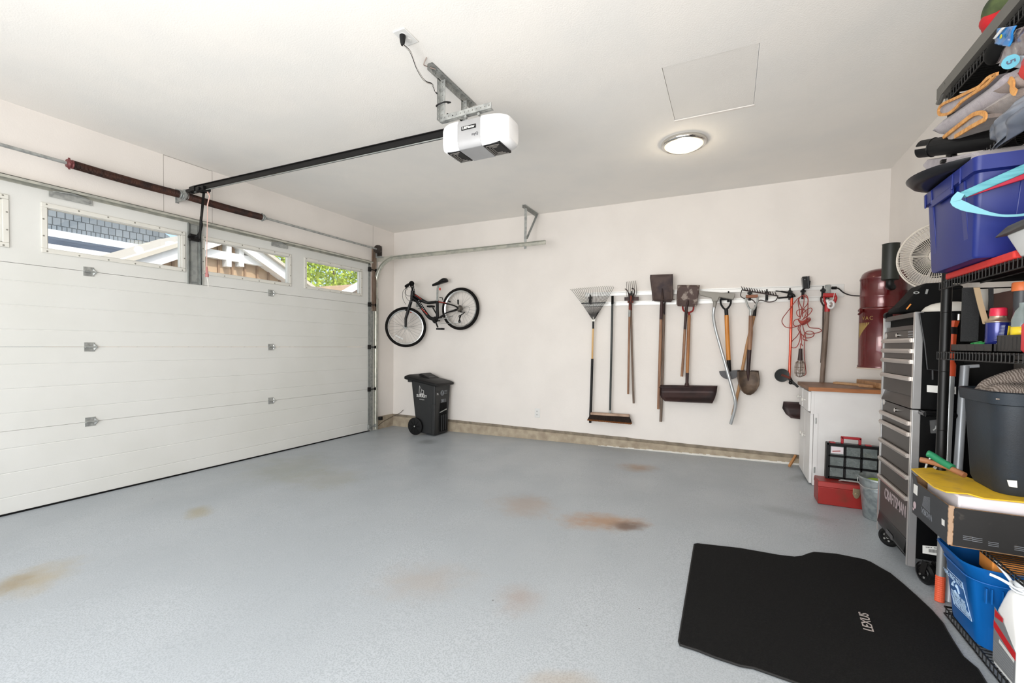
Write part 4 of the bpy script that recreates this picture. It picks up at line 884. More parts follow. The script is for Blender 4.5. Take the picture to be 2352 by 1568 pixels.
# bow rake, teeth up, handle behind the round spade
t = thing('bow_rake', 'bow rake with short teeth upward, its wooden handle leaning behind the round spade', 'rake', c8(245,1385))
g = G(); A_, B_ = c8(330,256,5.15), c8(655,312,5.15); rod(g, A_, B_, .01, .012)
for k in range(14): f = (k+.3)/14; p_ = A_.lerp(B_, f); g.tube([p_, p_+Vector((-.008,-.045,.018)), p_+Vector((-.016,-.06,.03))], [.005,.004,.002], 5)
g.tube(curve([A_, c8(318,310,5.17), c8(355,335,5.18), c8(420,345,5.18), c8(452,378,5.18)],5), .0045, 6); g.tube(curve([B_, c8(632,352,5.17), c8(570,366,5.18), c8(505,350,5.18), c8(475,362,5.18), c8(455,420,5.19)],5), .0045, 6)
obj('rake_head', g, rust_dark, t)
pole('socket', [c8(455,395,5.19), c8(440,492,5.19)], [.012,.017], black_metal, t); pole('handle', [c8(440,486,5.19), c8(375,750,5.2), c8(300,1150,5.21), c8(246,1385,5.215)], .0145, mat('tan_handle','b5895c',.55,col2='9a7350',stretch=(3,3,.4)), t)
# round point spade with D grip
t = thing('round_spade', 'round point spade with a silver and wood grip and brown blade', 'spade', c8(390,1205))
dgrip(t, 419, 312, 52, 436, 5.11, .009, galv, mat('red_brown_grip','8f5b41',.5), .0165)
pole('ferrule', [c8(412,430,5.11), c8(409,492,5.12)], .015, galv, t); pole('handle', [c8(409,488,5.12), c8(408,640,5.13), c8(398,796,5.14)], [.0175,.021,.0195], wood_handle, t)
pole('socket', [c8(398,790,5.14), c8(385,990,5.15), c8(386,1080,5.16)], [.0195,.0175,.006], rust_dark, t)
blade('spade_blade', [(c8(287,986,5.13),c8(480,990,5.13),.018), (c8(287,1040,5.13),c8(490,1060,5.13),.026), (c8(298,1110,5.13),c8(486,1115,5.13),.024), (c8(322,1160,5.12),c8(462,1160,5.12),.018), (c8(350,1188,5.11),c8(432,1190,5.11),.008), (c8(375,1200,5.10),c8(405,1203,5.10),.0)], mat('brown_spade_steel','5b4a3c',.5,.4,col2='46392f',scale=14,bump=.2), t)
g = G(); g.tube([c8(287,984,5.128), c8(360,980,5.14)], .004, 6); g.tube([c8(410,982,5.14), c8(482,988,5.128)], .004, 6); obj('foot_tread', g, rust_dark, t)
# orange wheeled edger
t = thing('lawn_edger', 'orange pole lawn edger with black squeeze handles and a small black wheel', 'edger', c8(760,1110))
pole('pole', [c8(778,330,5.13), c8(768,700,5.13), c8(756,1052,5.13)], .0125, mat('orange_red_paint','d0482a',.25,.3,coat=.4), t)
g = G().tube(curve([c8(632,267,5.12), c8(690,272,5.12), c8(750,284,5.12), c8(790,300,5.12), c8(803,322,5.12)],4), [.006]*4+[.009]*8+[.012]*5, 8); obj('squeeze_lever', g, black_plastic, t)
g = G().tube(curve([c8(655,330,5.13), c8(700,326,5.13), c8(745,322,5.13), c8(775,318,5.13)],4), .0085, 8); g.ball(c8(768,308,5.13), .03, (1,.8,1), 14); obj('grip_body', g, black_plastic, t)
wc = c8(690,1026,5.10); g = G().lathe([(.0,-.008),(.05,-.009),(.062,-.012),(.066,0),(.062,.012),(.05,.009),(0,.008)], wc, (.15,-1,0), 32, cap=False); obj('wheel', g, mat('black_rubber_wheel','25292a',.5), t)
g = G(); g.torus(wc, (.15,-1,0), .052, .004, 28, 6); obj('wheel_rim', g, grey_print, t)
g = G(); rod(g, c8(685,1020,5.08), c8(770,1052,5.10), .006, .022); obj('wheel_bracket', g, rust_red, t, bev=.002)
g = G(); g.tube([c8(755,1040,5.12), c8(775,1085,5.11), c8(800,1105,5.10)], [.014,.018,.012], 8); g.ball(c8(768,1092,5.10), .018, seg=10); rod(g, c8(780,1080,5.09), c8(836,1132,5.09), .004, .022); obj('cutting_head', g, black_metal, t)
# work light on a coiled red cord
cord_red = mat('faded_red_cord', 'a3453c', .55, col2='8d3b36', scale=5)
t = thing('work_light', 'caged trouble light hanging from a tangled coil of red cord', 'work light', c8(850,1045))
dz9 = lambda u, v, y=5.12: at(1780+u/9.8, 600+v/9.8, Y=y)
g = G()
for y_, cv in ((5.13,[(600,770),(540,850),(560,960),(600,1050),(590,1200),(560,1300)]), (5.12,[(640,775),(655,850),(640,1000),(610,1100),(620,1250)]), (5.14,[(560,800),(520,900),(550,1100),(560,1250)]), (5.12,[(610,772),(700,760),(745,850),(730,960),(650,1060),(610,1180)]), (5.13,[(650,780),(735,830),(742,950),(740,1100),(725,1250),(680,1330)]),
    (5.10,[(600,780),(500,850),(400,980),(270,1150),(180,1270),(160,1370),(230,1470),(340,1497),(450,1475),(560,1440)]), (5.09,[(560,1260),(495,1200),(500,1110),(600,1080),(680,1100),(700,1180),(640,1290)]),
    (5.10,[(610,1190),(690,1110),(790,1050),(835,1080),(800,1160),(700,1250),(600,1330)]), (5.09,[(560,1290),(450,1320),(410,1400),(460,1460),(560,1430),(640,1390)]), (5.11,[(720,1380),(770,1480),(850,1500),(980,1510),(1040,1545),(1030,1580),(900,1620),(780,1640),(660,1620)]),
    (5.12,[(600,1400),(560,1500),(590,1640),(600,1790),(590,1860)]), (5.12,[(620,1400),(640,1520),(680,1660),(700,1800)]), (5.13,[(560,1420),(520,1520),(600,1640),(700,1720),(840,1700),(880,1620),(800,1570),(700,1590),(640,1700),(640,1760),(740,1790)]),
    (5.14,[(570,1560),(490,1690),(390,1790),(350,1880),(390,1940),(480,1930),(540,1830),(570,1700),(560,1560)])):
    g.tube(curve([dz9(u_, v_, y_) for u_, v_ in cv],6), .0042, 6)
obj('cord_coil', g, cord_red, t)
g = G()
for k in range(4): g.tube(curve([dz9(520+k*10,1310+k*18,5.10), dz9(620,1350+k*14,5.085), dz9(760-k*12,1270+k*26,5.10), dz9(790-k*15,1330+k*14,5.11), dz9(620,1400+k*10,5.13), dz9(520+k*10,1310+k*18,5.10)],5), .0045, 6)
obj('cord_knot', g, cord_red, t)
g = G().tube(curve([dz9(590,1850), dz9(620,1900), c8(860,740), c8(856,790)],5), .0042, 6); g.tube(curve([c8(895,700), c8(890,830), c8(902,950), c8(905,1010), c8(885,1030)],6), .0035, 6); obj('lamp_cord', g, cord_red, t)
pole('lamp_handle', [c8(858,785,5.12), c8(855,860,5.12), c8(853,892,5.12)], [.015,.019,.022], mat('dark_brown_rubber','3b2a28',.6), t)
g = G(); cb_, ct_ = c8(853,895,5.12), c8(848,1042,5.12); ax_ = (ct_-cb_)
cen = lambda f: cb_+ax_*f
prf = [(.0,.022),(.12,.036),(.4,.043),(.75,.042),(.92,.03),(1,.006)]
for k in range(8):
    a_ = 2*math.pi*k/8; g.tube([cen(f)+Vector((math.cos(a_)*r_, math.sin(a_)*r_, 0)) for f, r_ in prf], .0022, 5)
for f, r_ in ((.12,.036),(.4,.043),(.75,.042)): g.torus(cen(f), (0,0,1), r_, .0022, 24, 5)
obj('wire_cage', g, mat('tarnished_cage_wire','7d6a5c',.35,.8), t)
g = G().lathe([(.012,.02),(.016,-.02),(.028,-.06),(.026,-.085),(.01,-.105)], cb_, (0,0,1), 16); obj('bulb', g, mat('clear_bulb_glass','d8cfc5',.1,trans=.6), t)
# iron poker with a ring
t = thing('ring_topped_rod', 'thin dark iron rod with twin loops at the top', 'rod', c8(1040,912))
g = G().tube(curve([dz9(1095,1000,5.14), dz9(1040,900,5.14), dz9(1040,810,5.14), dz9(1090,790,5.14), dz9(1125,850,5.14), dz9(1080,900,5.14)],5), .008, 6); g.tube(curve([dz9(1095,1000,5.14), dz9(1160,930,5.14), dz9(1210,850,5.14), dz9(1180,800,5.14), dz9(1120,850,5.14)],5), .006, 6); obj('loops', g, rust_dark, t)
pole('shaft', [dz9(1095,990,5.15), c8(1056,700,5.17), c8(1040,912,5.19)], [.008,.0065,.0055], mat('dark_iron','4a3f38',.5,.5), t, 8)
# snow shovel, red grip, partly behind the bench
t = thing('snow_shovel', 'snow shovel with a red grip, its handle and blade reaching down behind the bench', 'snow shovel', (.86, 5.18, .55))
g = G().tube([dz9(1085,762,5.10), dz9(1360,762,5.10)], .021, 12); obj('grip_bar', g, mat('bright_red_grip','b02a2c',.45), t)
g = G().tube(curve([dz9(1345,765,5.10), dz9(1370,820,5.10), dz9(1340,910,5.10), dz9(1305,950,5.11)],5), .013, 8); g.tube(curve([dz9(1100,780,5.10), dz9(1120,900,5.11), dz9(1150,980,5.12)],5), .009, 8); g.tube([dz9(1130,985,5.12), dz9(1210,990,5.12)], .012, 8); obj('grip_frame', g, mat('bright_red_grip','b02a2c',.45), t)
pole('ferrule', [c8(1100,392,5.12), c8(1098,452,5.125)], .0225, mat('bright_red_grip','b02a2c',.45), t)
hl = [c8(1098,448,5.125), c8(1080,700,5.14), c8(1052,1065,5.17)]; dirn = (hl[2]-hl[1]).normalized(); be = hl[2]+dirn*.17; be.y = 5.18
pole('handle', hl+[be], [.0195,.021,.0205,.019], wood_grey, t)
zT, zM, zB_ = at(1798,922,Y=5.16).z, at(1797,938,Y=5.16).z, at(1842,965,Y=5.16).z
xl = at(1798,922,Y=5.16).x; cxb = be.x; xr = min(2*cxb-xl, 1.26)
blade('shovel_blade', [(Vector((xl+.006,5.17,zT)),Vector((xr,5.17,zT+.006)),.0), (Vector((xl,5.19,zM)),Vector((xr+.0,5.19,zM)),.012), (Vector((xl+.03,5.18,zB_+.05)),Vector((xr-.03,5.18,zB_+.03)),.01), (Vector((xl+.075,5.155,zB_+.015)),Vector((xr-.06,5.155,zB_-.01)),.0)], rust_dark, t, solid=.004)
# white plastic hook on a string
t = thing('string_hook', 'white plastic hook dangling on a string beside the red shovel grip', 'hook', dz9(1270,1030,5.08))
g = G().tube([dz9(1345,690,5.08), dz9(1325,790,5.07), dz9(1290,920,5.07)], .0025, 6); obj('string', g, white_print, t)
g = G(); g.torus(dz9(1262,975,5.07), (0,1,0), .028, .010, 24, 8, sx=.8, sy=1.2); g.tube([dz9(1180,870,5.08), dz9(1205,950,5.07), dz9(1240,985,5.07)], [.014,.012,.01], 8); obj('hook_body', g, mat('white_plastic','e0dedd',.4), t)
# black charger box above the rail
p_ = at(1853, 648, Y=5.19); t = thing('charger_box', 'black plastic box with a grey edge perched above the tool rail', 'box', at(1853,662,Y=5.19))
a, b_, c_, d_ = dz9(614,345,5.15), dz9(742,332,5.15), dz9(752,606,5.15), dz9(638,614,5.15); g = G().prism([a,b_,c_,d_], (0,.085,0)); obj('box_body', g, mat('glossy_black_plastic','161819',.25), t, bev=.004)
g = G().prism([dz9(755,330,5.16), dz9(776,322,5.16), dz9(786,600,5.16), dz9(756,606,5.16)], (0,.07,0)); g.prism([dz9(776,430,5.16), dz9(804,440,5.16), dz9(790,540,5.16), dz9(780,560,5.16)], (0,.04,0)); obj('side_clip', g, black_plastic, t, bev=.003)
g = G().prism([dz9(738,338,5.148), dz9(746,336,5.148), dz9(756,606,5.148), dz9(750,606,5.148)], (0,.004,0)); g.cyl(dz9(672,410,5.148), dz9(672,410,5.15), .004, 8); obj('edge_strip', g, grey_print, t, smooth=0)
g = G().tube([dz9(640,612,5.18), dz9(628,680,5.19)], .004, 6); obj('support_wire', g, black_metal, t)
# outlet plate with the central vacuum's cord
p_ = at(1914, 667, Y=YB); t = thing('power_outlet', 'white wall outlet at the end of the tool rail with a black plug', 'outlet', p_)
g = G().box(p_+Vector((-.055,-.007,-.065)), p_+Vector((.085,-.0003,.06))); obj('cover_plate', g, outlet_white, t, bev=.003)
# ------------------------------------------------------------------ central vacuum canister on the right wall
vx, vy, vr = 1.125, 4.645, .152
zv = lambda py: at(2010, py, Y=vy-.12).z
ztop, zsh, zb1v, zb2v, zlow = zv(609), zv(632), zv(679), zv(708), zv(845)
vac = thing('central_vacuum', 'dark red central vacuum canister mounted on the right wall above the bench', 'vacuum', (vx, vy, zlow))
ax0 = (vx, vy, 0)
def vl(n_, pr, mt, par=vac, sm=45): return obj(n_, G().lathe(pr, ax0, (0,0,1), 64), mt, par, smooth=sm)
vl('upper_canister', [(vr-.002,zb2v+.012),(vr-.002,zb2v+.035),(vr-.0,zb1v-.006),(vr+.002,zb1v),(vr,zb1v+.006),(vr-.001,zsh-.03),(vr+.004,zsh-.022),(vr+.003,zsh-.012),(vr-.003,zsh+.004),(vr-.010,zsh+.024),(vr-.026,zsh+.042),(vr-.055,zsh+.056),(vr-.09,zsh+.064),(.01,zsh+.068)], vac_red)
vl('dust_bucket', [(vr+.004,zlow),(vr+.006,zlow+.012),(vr,zlow+.022),(vr+.002,zb2v-.02),(vr+.010,zb2v-.012),(vr+.010,zb2v+.0),(vr,zb2v+.010)], vac_red)
vl('bottom_rim', [(vr-.01,zlow-.012),(vr+.006,zlow-.010),(vr+.007,zlow-.0005)], mat('pale_base_rim','cdb9a8',.6))
g = G(); g.cyl((vx-.148,vy-.06,zb2v-.02),(vx-.175,vy-.07,zb2v-.045),.008,8); g.box((vx-.168,vy-.085,zb2v-.02),(vx-.15,vy-.055,zb2v+.005)); obj('bucket_latch', g, vac_red, vac)
def on_vac(th, z, dr=.002): return Vector((vx+math.cos(th)*(vr+dr), vy+math.sin(th)*(vr+dr), z))
# gold VAC lettering and chevron wrapped on the side towards the door
gold = mat('dull_gold_print', '9c8248', .5)
thc = math.radians(209)
zc_ = zv(730); 
for k, ch in enumerate('CAV'):
    th = thc+math.radians(9-k*-0)-math.radians(k*12)+math.radians(12); n_ = Vector((math.cos(th), math.sin(th), 0)); tdir = Vector((-math.sin(th), math.cos(th), 0))
    lettering(ch, .042, on_vac(th, zc_, .003), tdir*.9, (0,0,1), gold, vac)
g = G()
th0, th1 = thc+math.radians(18), thc-math.radians(26); zt_, zb_v = zv(740), zv(778)
pts = []
for k in range(9):
    th = th0+(th1-th0)*k/8; f = k/8
    pts.append((th, f))
def strip(g, f0, f1):
    for (tha, fa_), (thb, fb_) in zip(pts[:-1], pts[1:]):
        za = zt_-(zt_-zb_v)*fa_; zb__ = zt_-(zt_-zb_v)*fb_
        v = [g.b.verts.new(p) for p in (on_vac(tha, zt_, .0012), on_vac(thb, zt_, .0012), on_vac(thb, zb__, .0012), on_vac(tha, za, .0012))]
        if (v[0].co-v[3].co).length < 1e-5: g.b.faces.new((v[0], v[1], v[2]))
        else: g.b.faces.new(v)
strip(g, 0, 1); obj('chevron_print', g, gold, vac, smooth=0, solid=.0008)
g = G(); g.box((vx+.1,vy+.10,zb2v-.1),(XR,vy+.16,zb1v)); g.box((XR-.012,vy-.02-.16,zb2v-.06),(XR-.0005,vy+.05,zb1v+.05)); obj('wall_bracket', g, galv_dull, vac, smooth=0)
g = G().tube(curve([at(1913,661,Y=YB-.02), at(1925,662,Y=YB-.05), at(1938,672,Y=5.15), at(1955,678,Y=5.0), at(1980,679.5,Y=4.72)],6), .006, 8); g.tube([at(1911,661,Y=YB-.012), at(1921,661,Y=YB-.035)], .014, 10); obj('power_cord', g, black_plastic, vac)
# exhaust muffler tube hanging on the canister
mc = at(2047, 560, Y=4.40); mb = at(2047, 645, Y=4.40); mr_ = .054
t = thing('exhaust_muffler', 'black cylinder standing up in front of the red vacuum canister', 'cylinder', (mc.x, 4.40, mb.z))
g = G().lathe([(mr_*.3,0),(mr_,.01),(mr_,mc.z-mb.z-.004),(mr_+.003,mc.z-mb.z),(mr_-.004,mc.z-mb.z),(mr_-.006,mc.z-mb.z-.05),(.001,mc.z-mb.z-.05)], (mc.x,4.40,mb.z), (0,0,1), 36, cap=False); obj('cylinder_body', g, mat('dark_green_black_plastic','22251f',.5), t)
g = G().tube(curve([(mc.x,4.40,mb.z+.005),(mc.x-.0,4.40,mb.z-.03),(mc.x+.02,4.43,mb.z-.045),(vx,vy-vr+.01,mb.z-.03)],5), [.026]*16, 12); obj('elbow', g, black_plastic, t)
# ------------------------------------------------------------------ bench
BYB = 5.14; bxa = .602; cz0, cz1 = .900, .932; cy0 = 4.47; fb = fz(.9)
t = thing('workbench_cabinet', 'white painted bench cabinet with drawers and doors against the back wall', 'cabinet', (.97, 4.86, fb))
cab = mat('white_cabinet_paint', 'e0dedc', .5, col2='dad7d5', scale=3)
ex = .652; ey = cy0+.03
g = G(); g.box((ex,ey,fb+.0),(XR-.003,BYB-.025,cz0)); obj('cabinet_body', g, cab, t, smooth=0)
g = G(); g.box((ex-.022,ey,.70),(ex-.0005,ey+.03,cz0)); g.box((ex-.022,BYB-.06,.70),(ex-.0005,BYB-.025,cz0)); g.box((ex-.022,ey+.34,.70),(ex-.0005,ey+.37,cz0)); obj('face_frame', g, cab, t, smooth=0)
ym = (ey+BYB)/2
for a, b_ in ((ey+.035,ey+.335),(ey+.375,BYB-.065)):
    dr = obj('drawer', G().box((ex-.04,a,.715),(ex-.002,b_,cz0-.012)), cab, t, bev=.006)
    c_ = Vector((ex-.04,(a+b_)/2,.80)); g = G().lathe([(.006,0),(.008,.012),(.018,.02),(.018,.028),(.006,.034)], c_, (-1,0,0), 14); obj('knob', g, mat('white_enamel_knob','d8d5cf',.3), dr)
for a, b_, ky in ((ey+.01,ym-.01,ym-.06),(ym+.0,BYB-.03,ym+.06)):
    dd = obj('cabinet_door', G().box((ex-.024,a,fb+.012),(ex-.002,b_,.70)), cab, t, bev=.004)
    c_ = Vector((ex-.024,ky,.47)); g = G().lathe([(.006,0),(.008,.012),(.018,.02),(.018,.028),(.006,.034)], c_, (-1,0,0), 14); obj('knob', g, mat('white_enamel_knob','d8d5cf',.3), dd)
g = G(); g.box((ex-.001,ey-.004,fb+.01),(ex+.03,ey-.0005,.71)); obj('corner_stile', g, cab, t, smooth=0)
g = G()
for z_ in (.2,.62): g.cyl((ex+.012,ey-.008,z_),(ex+.012,ey-.008,z_+.05),.006,8)
obj('door_hinge', g, galv, t)
wtop = mat('worn_wood_worktop', '8a6448', .5, col2='6f4d37', scale=5, stretch=(1.5,8,8), bump=.1)
g = G().box((bxa,cy0,cz0+.0005),(XR-.003,BYB-.003,cz1)); o = obj('worktop', g, wtop, t, bev=.003)
g = G().box((bxa+.002,cy0-.004,cz0-.002),(XR-.003,cy0-.0002,cz1-.003)); obj('front_edge', g, mat('orange_brown_edge','a5683a',.5,col2='8c5630',scale=5,stretch=(1,6,6)), t, smooth=0)
pine = mat('pale_pine_board', 'b58a63', .6, col2='a1774f', scale=4, stretch=(1,8,8))
def board(label, pts, z0, th_, mt):
    g = G().prism([Vector((x, y, z0)) for x, y in pts], (0,0,th_)); return tag(obj('wooden_board', g, mt, bev=.002), label, 'board', 'boards on the bench')
Q = lambda px, py: at(px, py, Z=cz1+.02).xy
board('long thin pine offcut lying flat at the open side of the bench', [(.86,4.98),(.90,5.06),(1.10,4.86),(1.05,4.79)], cz1+.0005, .018, mat('light_pine','c39c74',.6,col2='b08860',stretch=(1,6,6)))
board('short pine block between the thin offcut and the thick board', [(1.00,4.74),(1.09,4.81),(1.17,4.72),(1.08,4.655)], cz1+.0005, .022, pine)
board('thick pine board nearest the tool chest on the bench', [(1.11,4.60),(1.06,5.10),(1.28,5.12),(1.29,4.62)], cz1+.0005, .045, pine)
# stick leaning at the foot of the cabinet
g = G(); rod(g, (.545,5.08,fz(.55)+.012), (.610,5.195,fz(.6)+.10), .02, .02); tag(obj('wooden_stick', g, mat('orange_stick','b5814f',.6), bev=.001), 'short wooden stick on the floor leaning behind the white cabinet', 'stick')
# ------------------------------------------------------------------ red toolbox, parts organiser, pail
def rring(cx, cy, hx, hy, rad, z, n=5, dz=0):
    out = []
    for sx_, sy_, a0_ in ((1,1,0),(-1,1,90),(-1,-1,180),(1,-1,270)):
        for k in range(n+1):
            a = R_(a0_+90*k/n); out.append(Vector((cx+sx_*(hx-rad)+rad*math.cos(a), cy+sy_*(hy-rad)+rad*math.sin(a), z)))
    return out
fb = fz(.85)
t = thing('toolbox', 'red metal toolbox standing on the floor beside the white cabinet', 'toolbox', (.86, 4.08, fb))
tbr = mat('scratched_red_paint', '92211c', .4, .2, col2='7d2a1e', scale=16, ramp=(.5,.72), detail=8)
g = G().box((.616,3.985,fb),(1.10,4.165,.222)); obj('toolbox_body', g, tbr, t, bev=.004)
g = G().hexa([(.612,3.981,.2225),(1.104,3.981,.2225),(1.104,4.169,.2225),(.612,4.169,.2225)],[(.616,3.99,.262),(1.10,3.99,.262),(1.10,4.16,.262),(.616,4.16,.262)]); obj('toolbox_lid', g, tbr, t, bev=.004)
g = G(); 
for x in (.846,): g.prism([(x-.02,3.9805,.24),(x+.02,3.9805,.24),(x+.022,3.9805,.20),(x+.012,3.9805,.175),(x,3.9805,.168),(x-.012,3.9805,.175),(x-.022,3.9805,.20)],(0,-.006,0)); g.cyl((x,3.975,.20),(x,3.968,.20),.010,10)
obj('latch', g, mat('aged_brass_latch','a8967a',.35,.8), t, bev=.001)
g = G().tube(curve([(.76,4.07,.262),(.78,4.05,.274),(.88,4.04,.274),(.90,4.05,.262)],4), .006, 8); obj('carry_handle', g, galv, t)
t = thing('parts_organiser', 'parts organiser with clear drawers and a red handle on the red toolbox', 'organiser', (.88, 4.12, .2625))
ox0, ox1, oz0, oz1, oy = .684, 1.098, .2625, .532, 4.095
g = G(); cols = [ox0+.012+(ox1-ox0-.012)*k/4 for k in range(5)]; rows = [oz0+.012+(oz1-oz0-.02)*k/3 for k in range(4)]
for x in cols: g.box((x-.006,oy,oz0),(x+.006,oy+.05,oz1))
for z in rows: g.box((ox0,oy,z-.006),(ox1,oy+.05,z+.006))
g.box((ox0,oy+.045,oz0),(ox1,oy+.055,oz1)); g.box((ox0-.006,oy-.004,oz0+.004),(ox0+.008,oy+.055,oz1+.004)); g.box((ox0,oy-.004,oz1-.01),(ox1,oy+.055,oz1+.006))
obj('case_frame', g, black_plastic, t, smooth=0)
clearp = mat('cloudy_clear_plastic', '9fa8a6', .25, trans=.35, alpha=.55, col2='8d9694', scale=30)
rr = random.Random(11)
for i in range(4):
    for j in range(3):
        xa, xb, za, zb_ = cols[i]+.008, cols[i+1]-.008, rows[j]+.008, rows[j+1]-.008
        if j == 0 and i == 2: continue
        if j == 0 and i == 1: xb = cols[3]-.008
        dw = obj('clear_drawer', G().box((xa,oy+.001,za),(xb,oy+.012,zb_)), clearp, t, bev=.003)
        g = G()
        for _ in range(26 if xb-xa < .1 else 50):
            p_ = Vector((rr.uniform(xa+.008,xb-.008), oy+.02+rr.uniform(0,.015), rr.uniform(za+.004, za+(zb_-za)*(.75 if j < 2 else .5)))); q_ = Vector((rr.uniform(-1,1),rr.uniform(-.4,.4),rr.uniform(-1,1))).normalized()*.012
            g.tube([p_-q_, p_+q_], .0025, 4)
        lab(obj('small_hardware', g, [galv, mat('dark_screws','5b5852',.4,.7), mat('brass_screws','b09a60',.35,.8)][rr.choice((0,0,1,2))], dw, smooth=0), 'heap of small screws and washers')['kind'] = 'stuff'
g = G(); g.box((cols[0]+.012,oy-.0008,rows[2]+.02),(cols[1]-.012,oy+.0005,rows[3]-.012)); lb = obj('paper_label', g, mat('pink_white_label','d9cfd2',.6), t, smooth=0)
g = G(); rod(g,(cols[0]+.02,oy-.0012,rows[2]+.035),(cols[1]-.03,oy-.0012,rows[2]+.042),.001,.006); obj('red_stripe', g, red_paint, lb, smooth=0)
g = G().box((ox0+.0,oy+.012,oz0+.01),(ox1-.0,oy+.018,oz1)) ; g.b.free()
rp = mat('red_plastic', 'a3242c', .4)
g = G(); g.box((.772,oy+.012,oz1+.006),(.788,oy+.04,oz1+.058)); g.box((.880,oy+.012,oz1+.006),(.896,oy+.04,oz1+.058)); g.box((.772,oy+.012,oz1+.042),(.896,oy+.04,oz1+.060)); obj('carry_handle', g, rp, t, bev=.004)
for x in (.70,.92): g = G().box((x,oy-.002,oz1+.004),(x+.035,oy+.04,oz1+.013)); obj('latch', g, rp, t, bev=.002)
pc_ = Vector((.953, 3.828, fz(.953)))
t = thing('metal_pail', 'small galvanised pail standing on the floor between the red toolbox and the tool chest', 'pail', pc_)
pail_m = mat('spangled_galvanised_pail', 'a4abac', .4, .65, col2='868f91', scale=26, ramp=(.4,.6))
g = G().lathe([(.001,.004),(.09,.002),(.093,0),(.098,.01),(.118,.20),(.1185,.203),(.118,.206),(.126,.272),(.131,.274),(.132,.282),(.127,.286),(.122,.28),(.112,.20),(.09,.012),(.001,.010)], pc_, (0,0,1), 48, cap=False); obj('pail_body', g, pail_m, t, smooth=60)
g = G().tube(curve([pc_+Vector((-.01,-.127,.265)), pc_+Vector((-.05,-.135,.235)), pc_+Vector((-.11,-.09,.225)), pc_+Vector((-.13,0,.235)), pc_+Vector((-.126,.03,.262))],5), .003, 6); obj('bail_handle', g, galv, t)
tag(obj('green_glove', G().ball(pc_+Vector((-.03,.04,.235)), .045, (1.3,1,.7), 14), mat('lime_green_fabric','8fae2a',.8,col2='5f7a1c',bump=.4,bscale=120,scale=20)), 'lime green bundle inside the galvanised pail', 'glove')
# ------------------------------------------------------------------ tool chest: two stacked drawer units
KX, KY0, KY1, KXB = .835, 2.905, 3.425, 1.20
k3 = lambda v: at(2086, 680+v/4.126, X=KX).z
k4 = lambda v: at(2086, 1000+v/4.126, X=KX).z
face = mat('satin_graphite_drawer', '403b38', .42, .2, col2='3a3633', scale=3)
sil = mat('silver_corner_trim', 'a3a2a2', .38, .6); sil2 = mat('bright_silver_edge', 'cfcdca', .3, .7)
gblack = mat('gloss_black_steel', '080809', .3, 0, spec=.3)
hand_m = mat('champagne_drawer_pull', 'b9b1ab', .32, .6)
def chest_box(t, z0, z1, drawers, zbody=None):
    g = G().box((KX+.03,KY0+.003,zbody or z0),(KXB,KY1-.003,z1)); obj('cabinet_body', g, gblack, t, bev=.003)
    g = G().box((KX+.028,KY0+.03,z0+.002),(KX+.0295,KY1-.03,z1-.002)); obj('drawer_opening', g, black_matte, t, smooth=0)
    for y0_, y1_ in ((KY0,KY0+.02),(KY1-.02,KY1)):
        g = G().box((KX,y0_,z0),(KX+.034,y1_,z1)); cp = obj('corner_post', g, sil, t, bev=.003)
        g = G().box((KX-.0012,y0_+.001,z0+.002),(KX-.0002,y1_-.001,z1-.002)); obj('post_face', g, sil2, cp, smooth=0)
    for i, (za, zb_, hn) in enumerate(drawers):
        dr = obj('drawer', G().box((KX+.004,KY0+.022,za),(KX+.0275,KY1-.022,zb_)), face, t, bev=.002)
        if hn:
            g = G().prism([(KX+.004,0,zb_+.002),(KX-.010,0,zb_+.004),(KX-.016,0,zb_-.006),(KX-.012,0,zb_-.020),(KX+.004,0,zb_-.018)], (0,KY1-KY0-.05,0))
            for v in g.b.verts: v.co.y += KY0+.022
            obj('drawer_pull', g, hand_m, dr, bev=.001)
lo = thing('rolling_tool_cabinet', 'lower black and grey rolling tool cabinet on casters, with drawers and big lettering', 'tool cabinet', (1.0, 3.16, fz(.9)))
zb0, zm = k4(1250), k3(1062)
dl = []
pv = [(k3(1225), k3(1185)+.004),]
bars_l = [k3(1185), k3(1290), k4(175), k4(385), k4(592)]
tops = [k3(1068)]+bars_l
drawers = [(bars_l[0]+.002, tops[0], False)]
for i in range(4): drawers.append((bars_l[i+1]+.003, bars_l[i]-.0, True))
drawers.append((k4(1010), bars_l[4], True))
chest_box(lo, zb0, zm, drawers, zb0+.045)
g = G(); g.box((KX+.002,KY0+.022,zb0+.04),(KX+.03,KY1-.022,k4(1005))); g.prism([(KX-.008,KY0+.03,k4(1130)),(KX+.003,KY0+.03,k4(1010)),(KX+.003,KY0+.03,zb0+.04)],(0,KY1-KY0-.06,0)); obj('base_skirt', g, gblack, lo, bev=.002)
g = G().box((KX-.0092,3.10,k4(1150)),(KX-.0085,3.22,k4(1100))); obj('rating_label', g, mat('dark_label','4b4b4d',.6), lo, smooth=0)
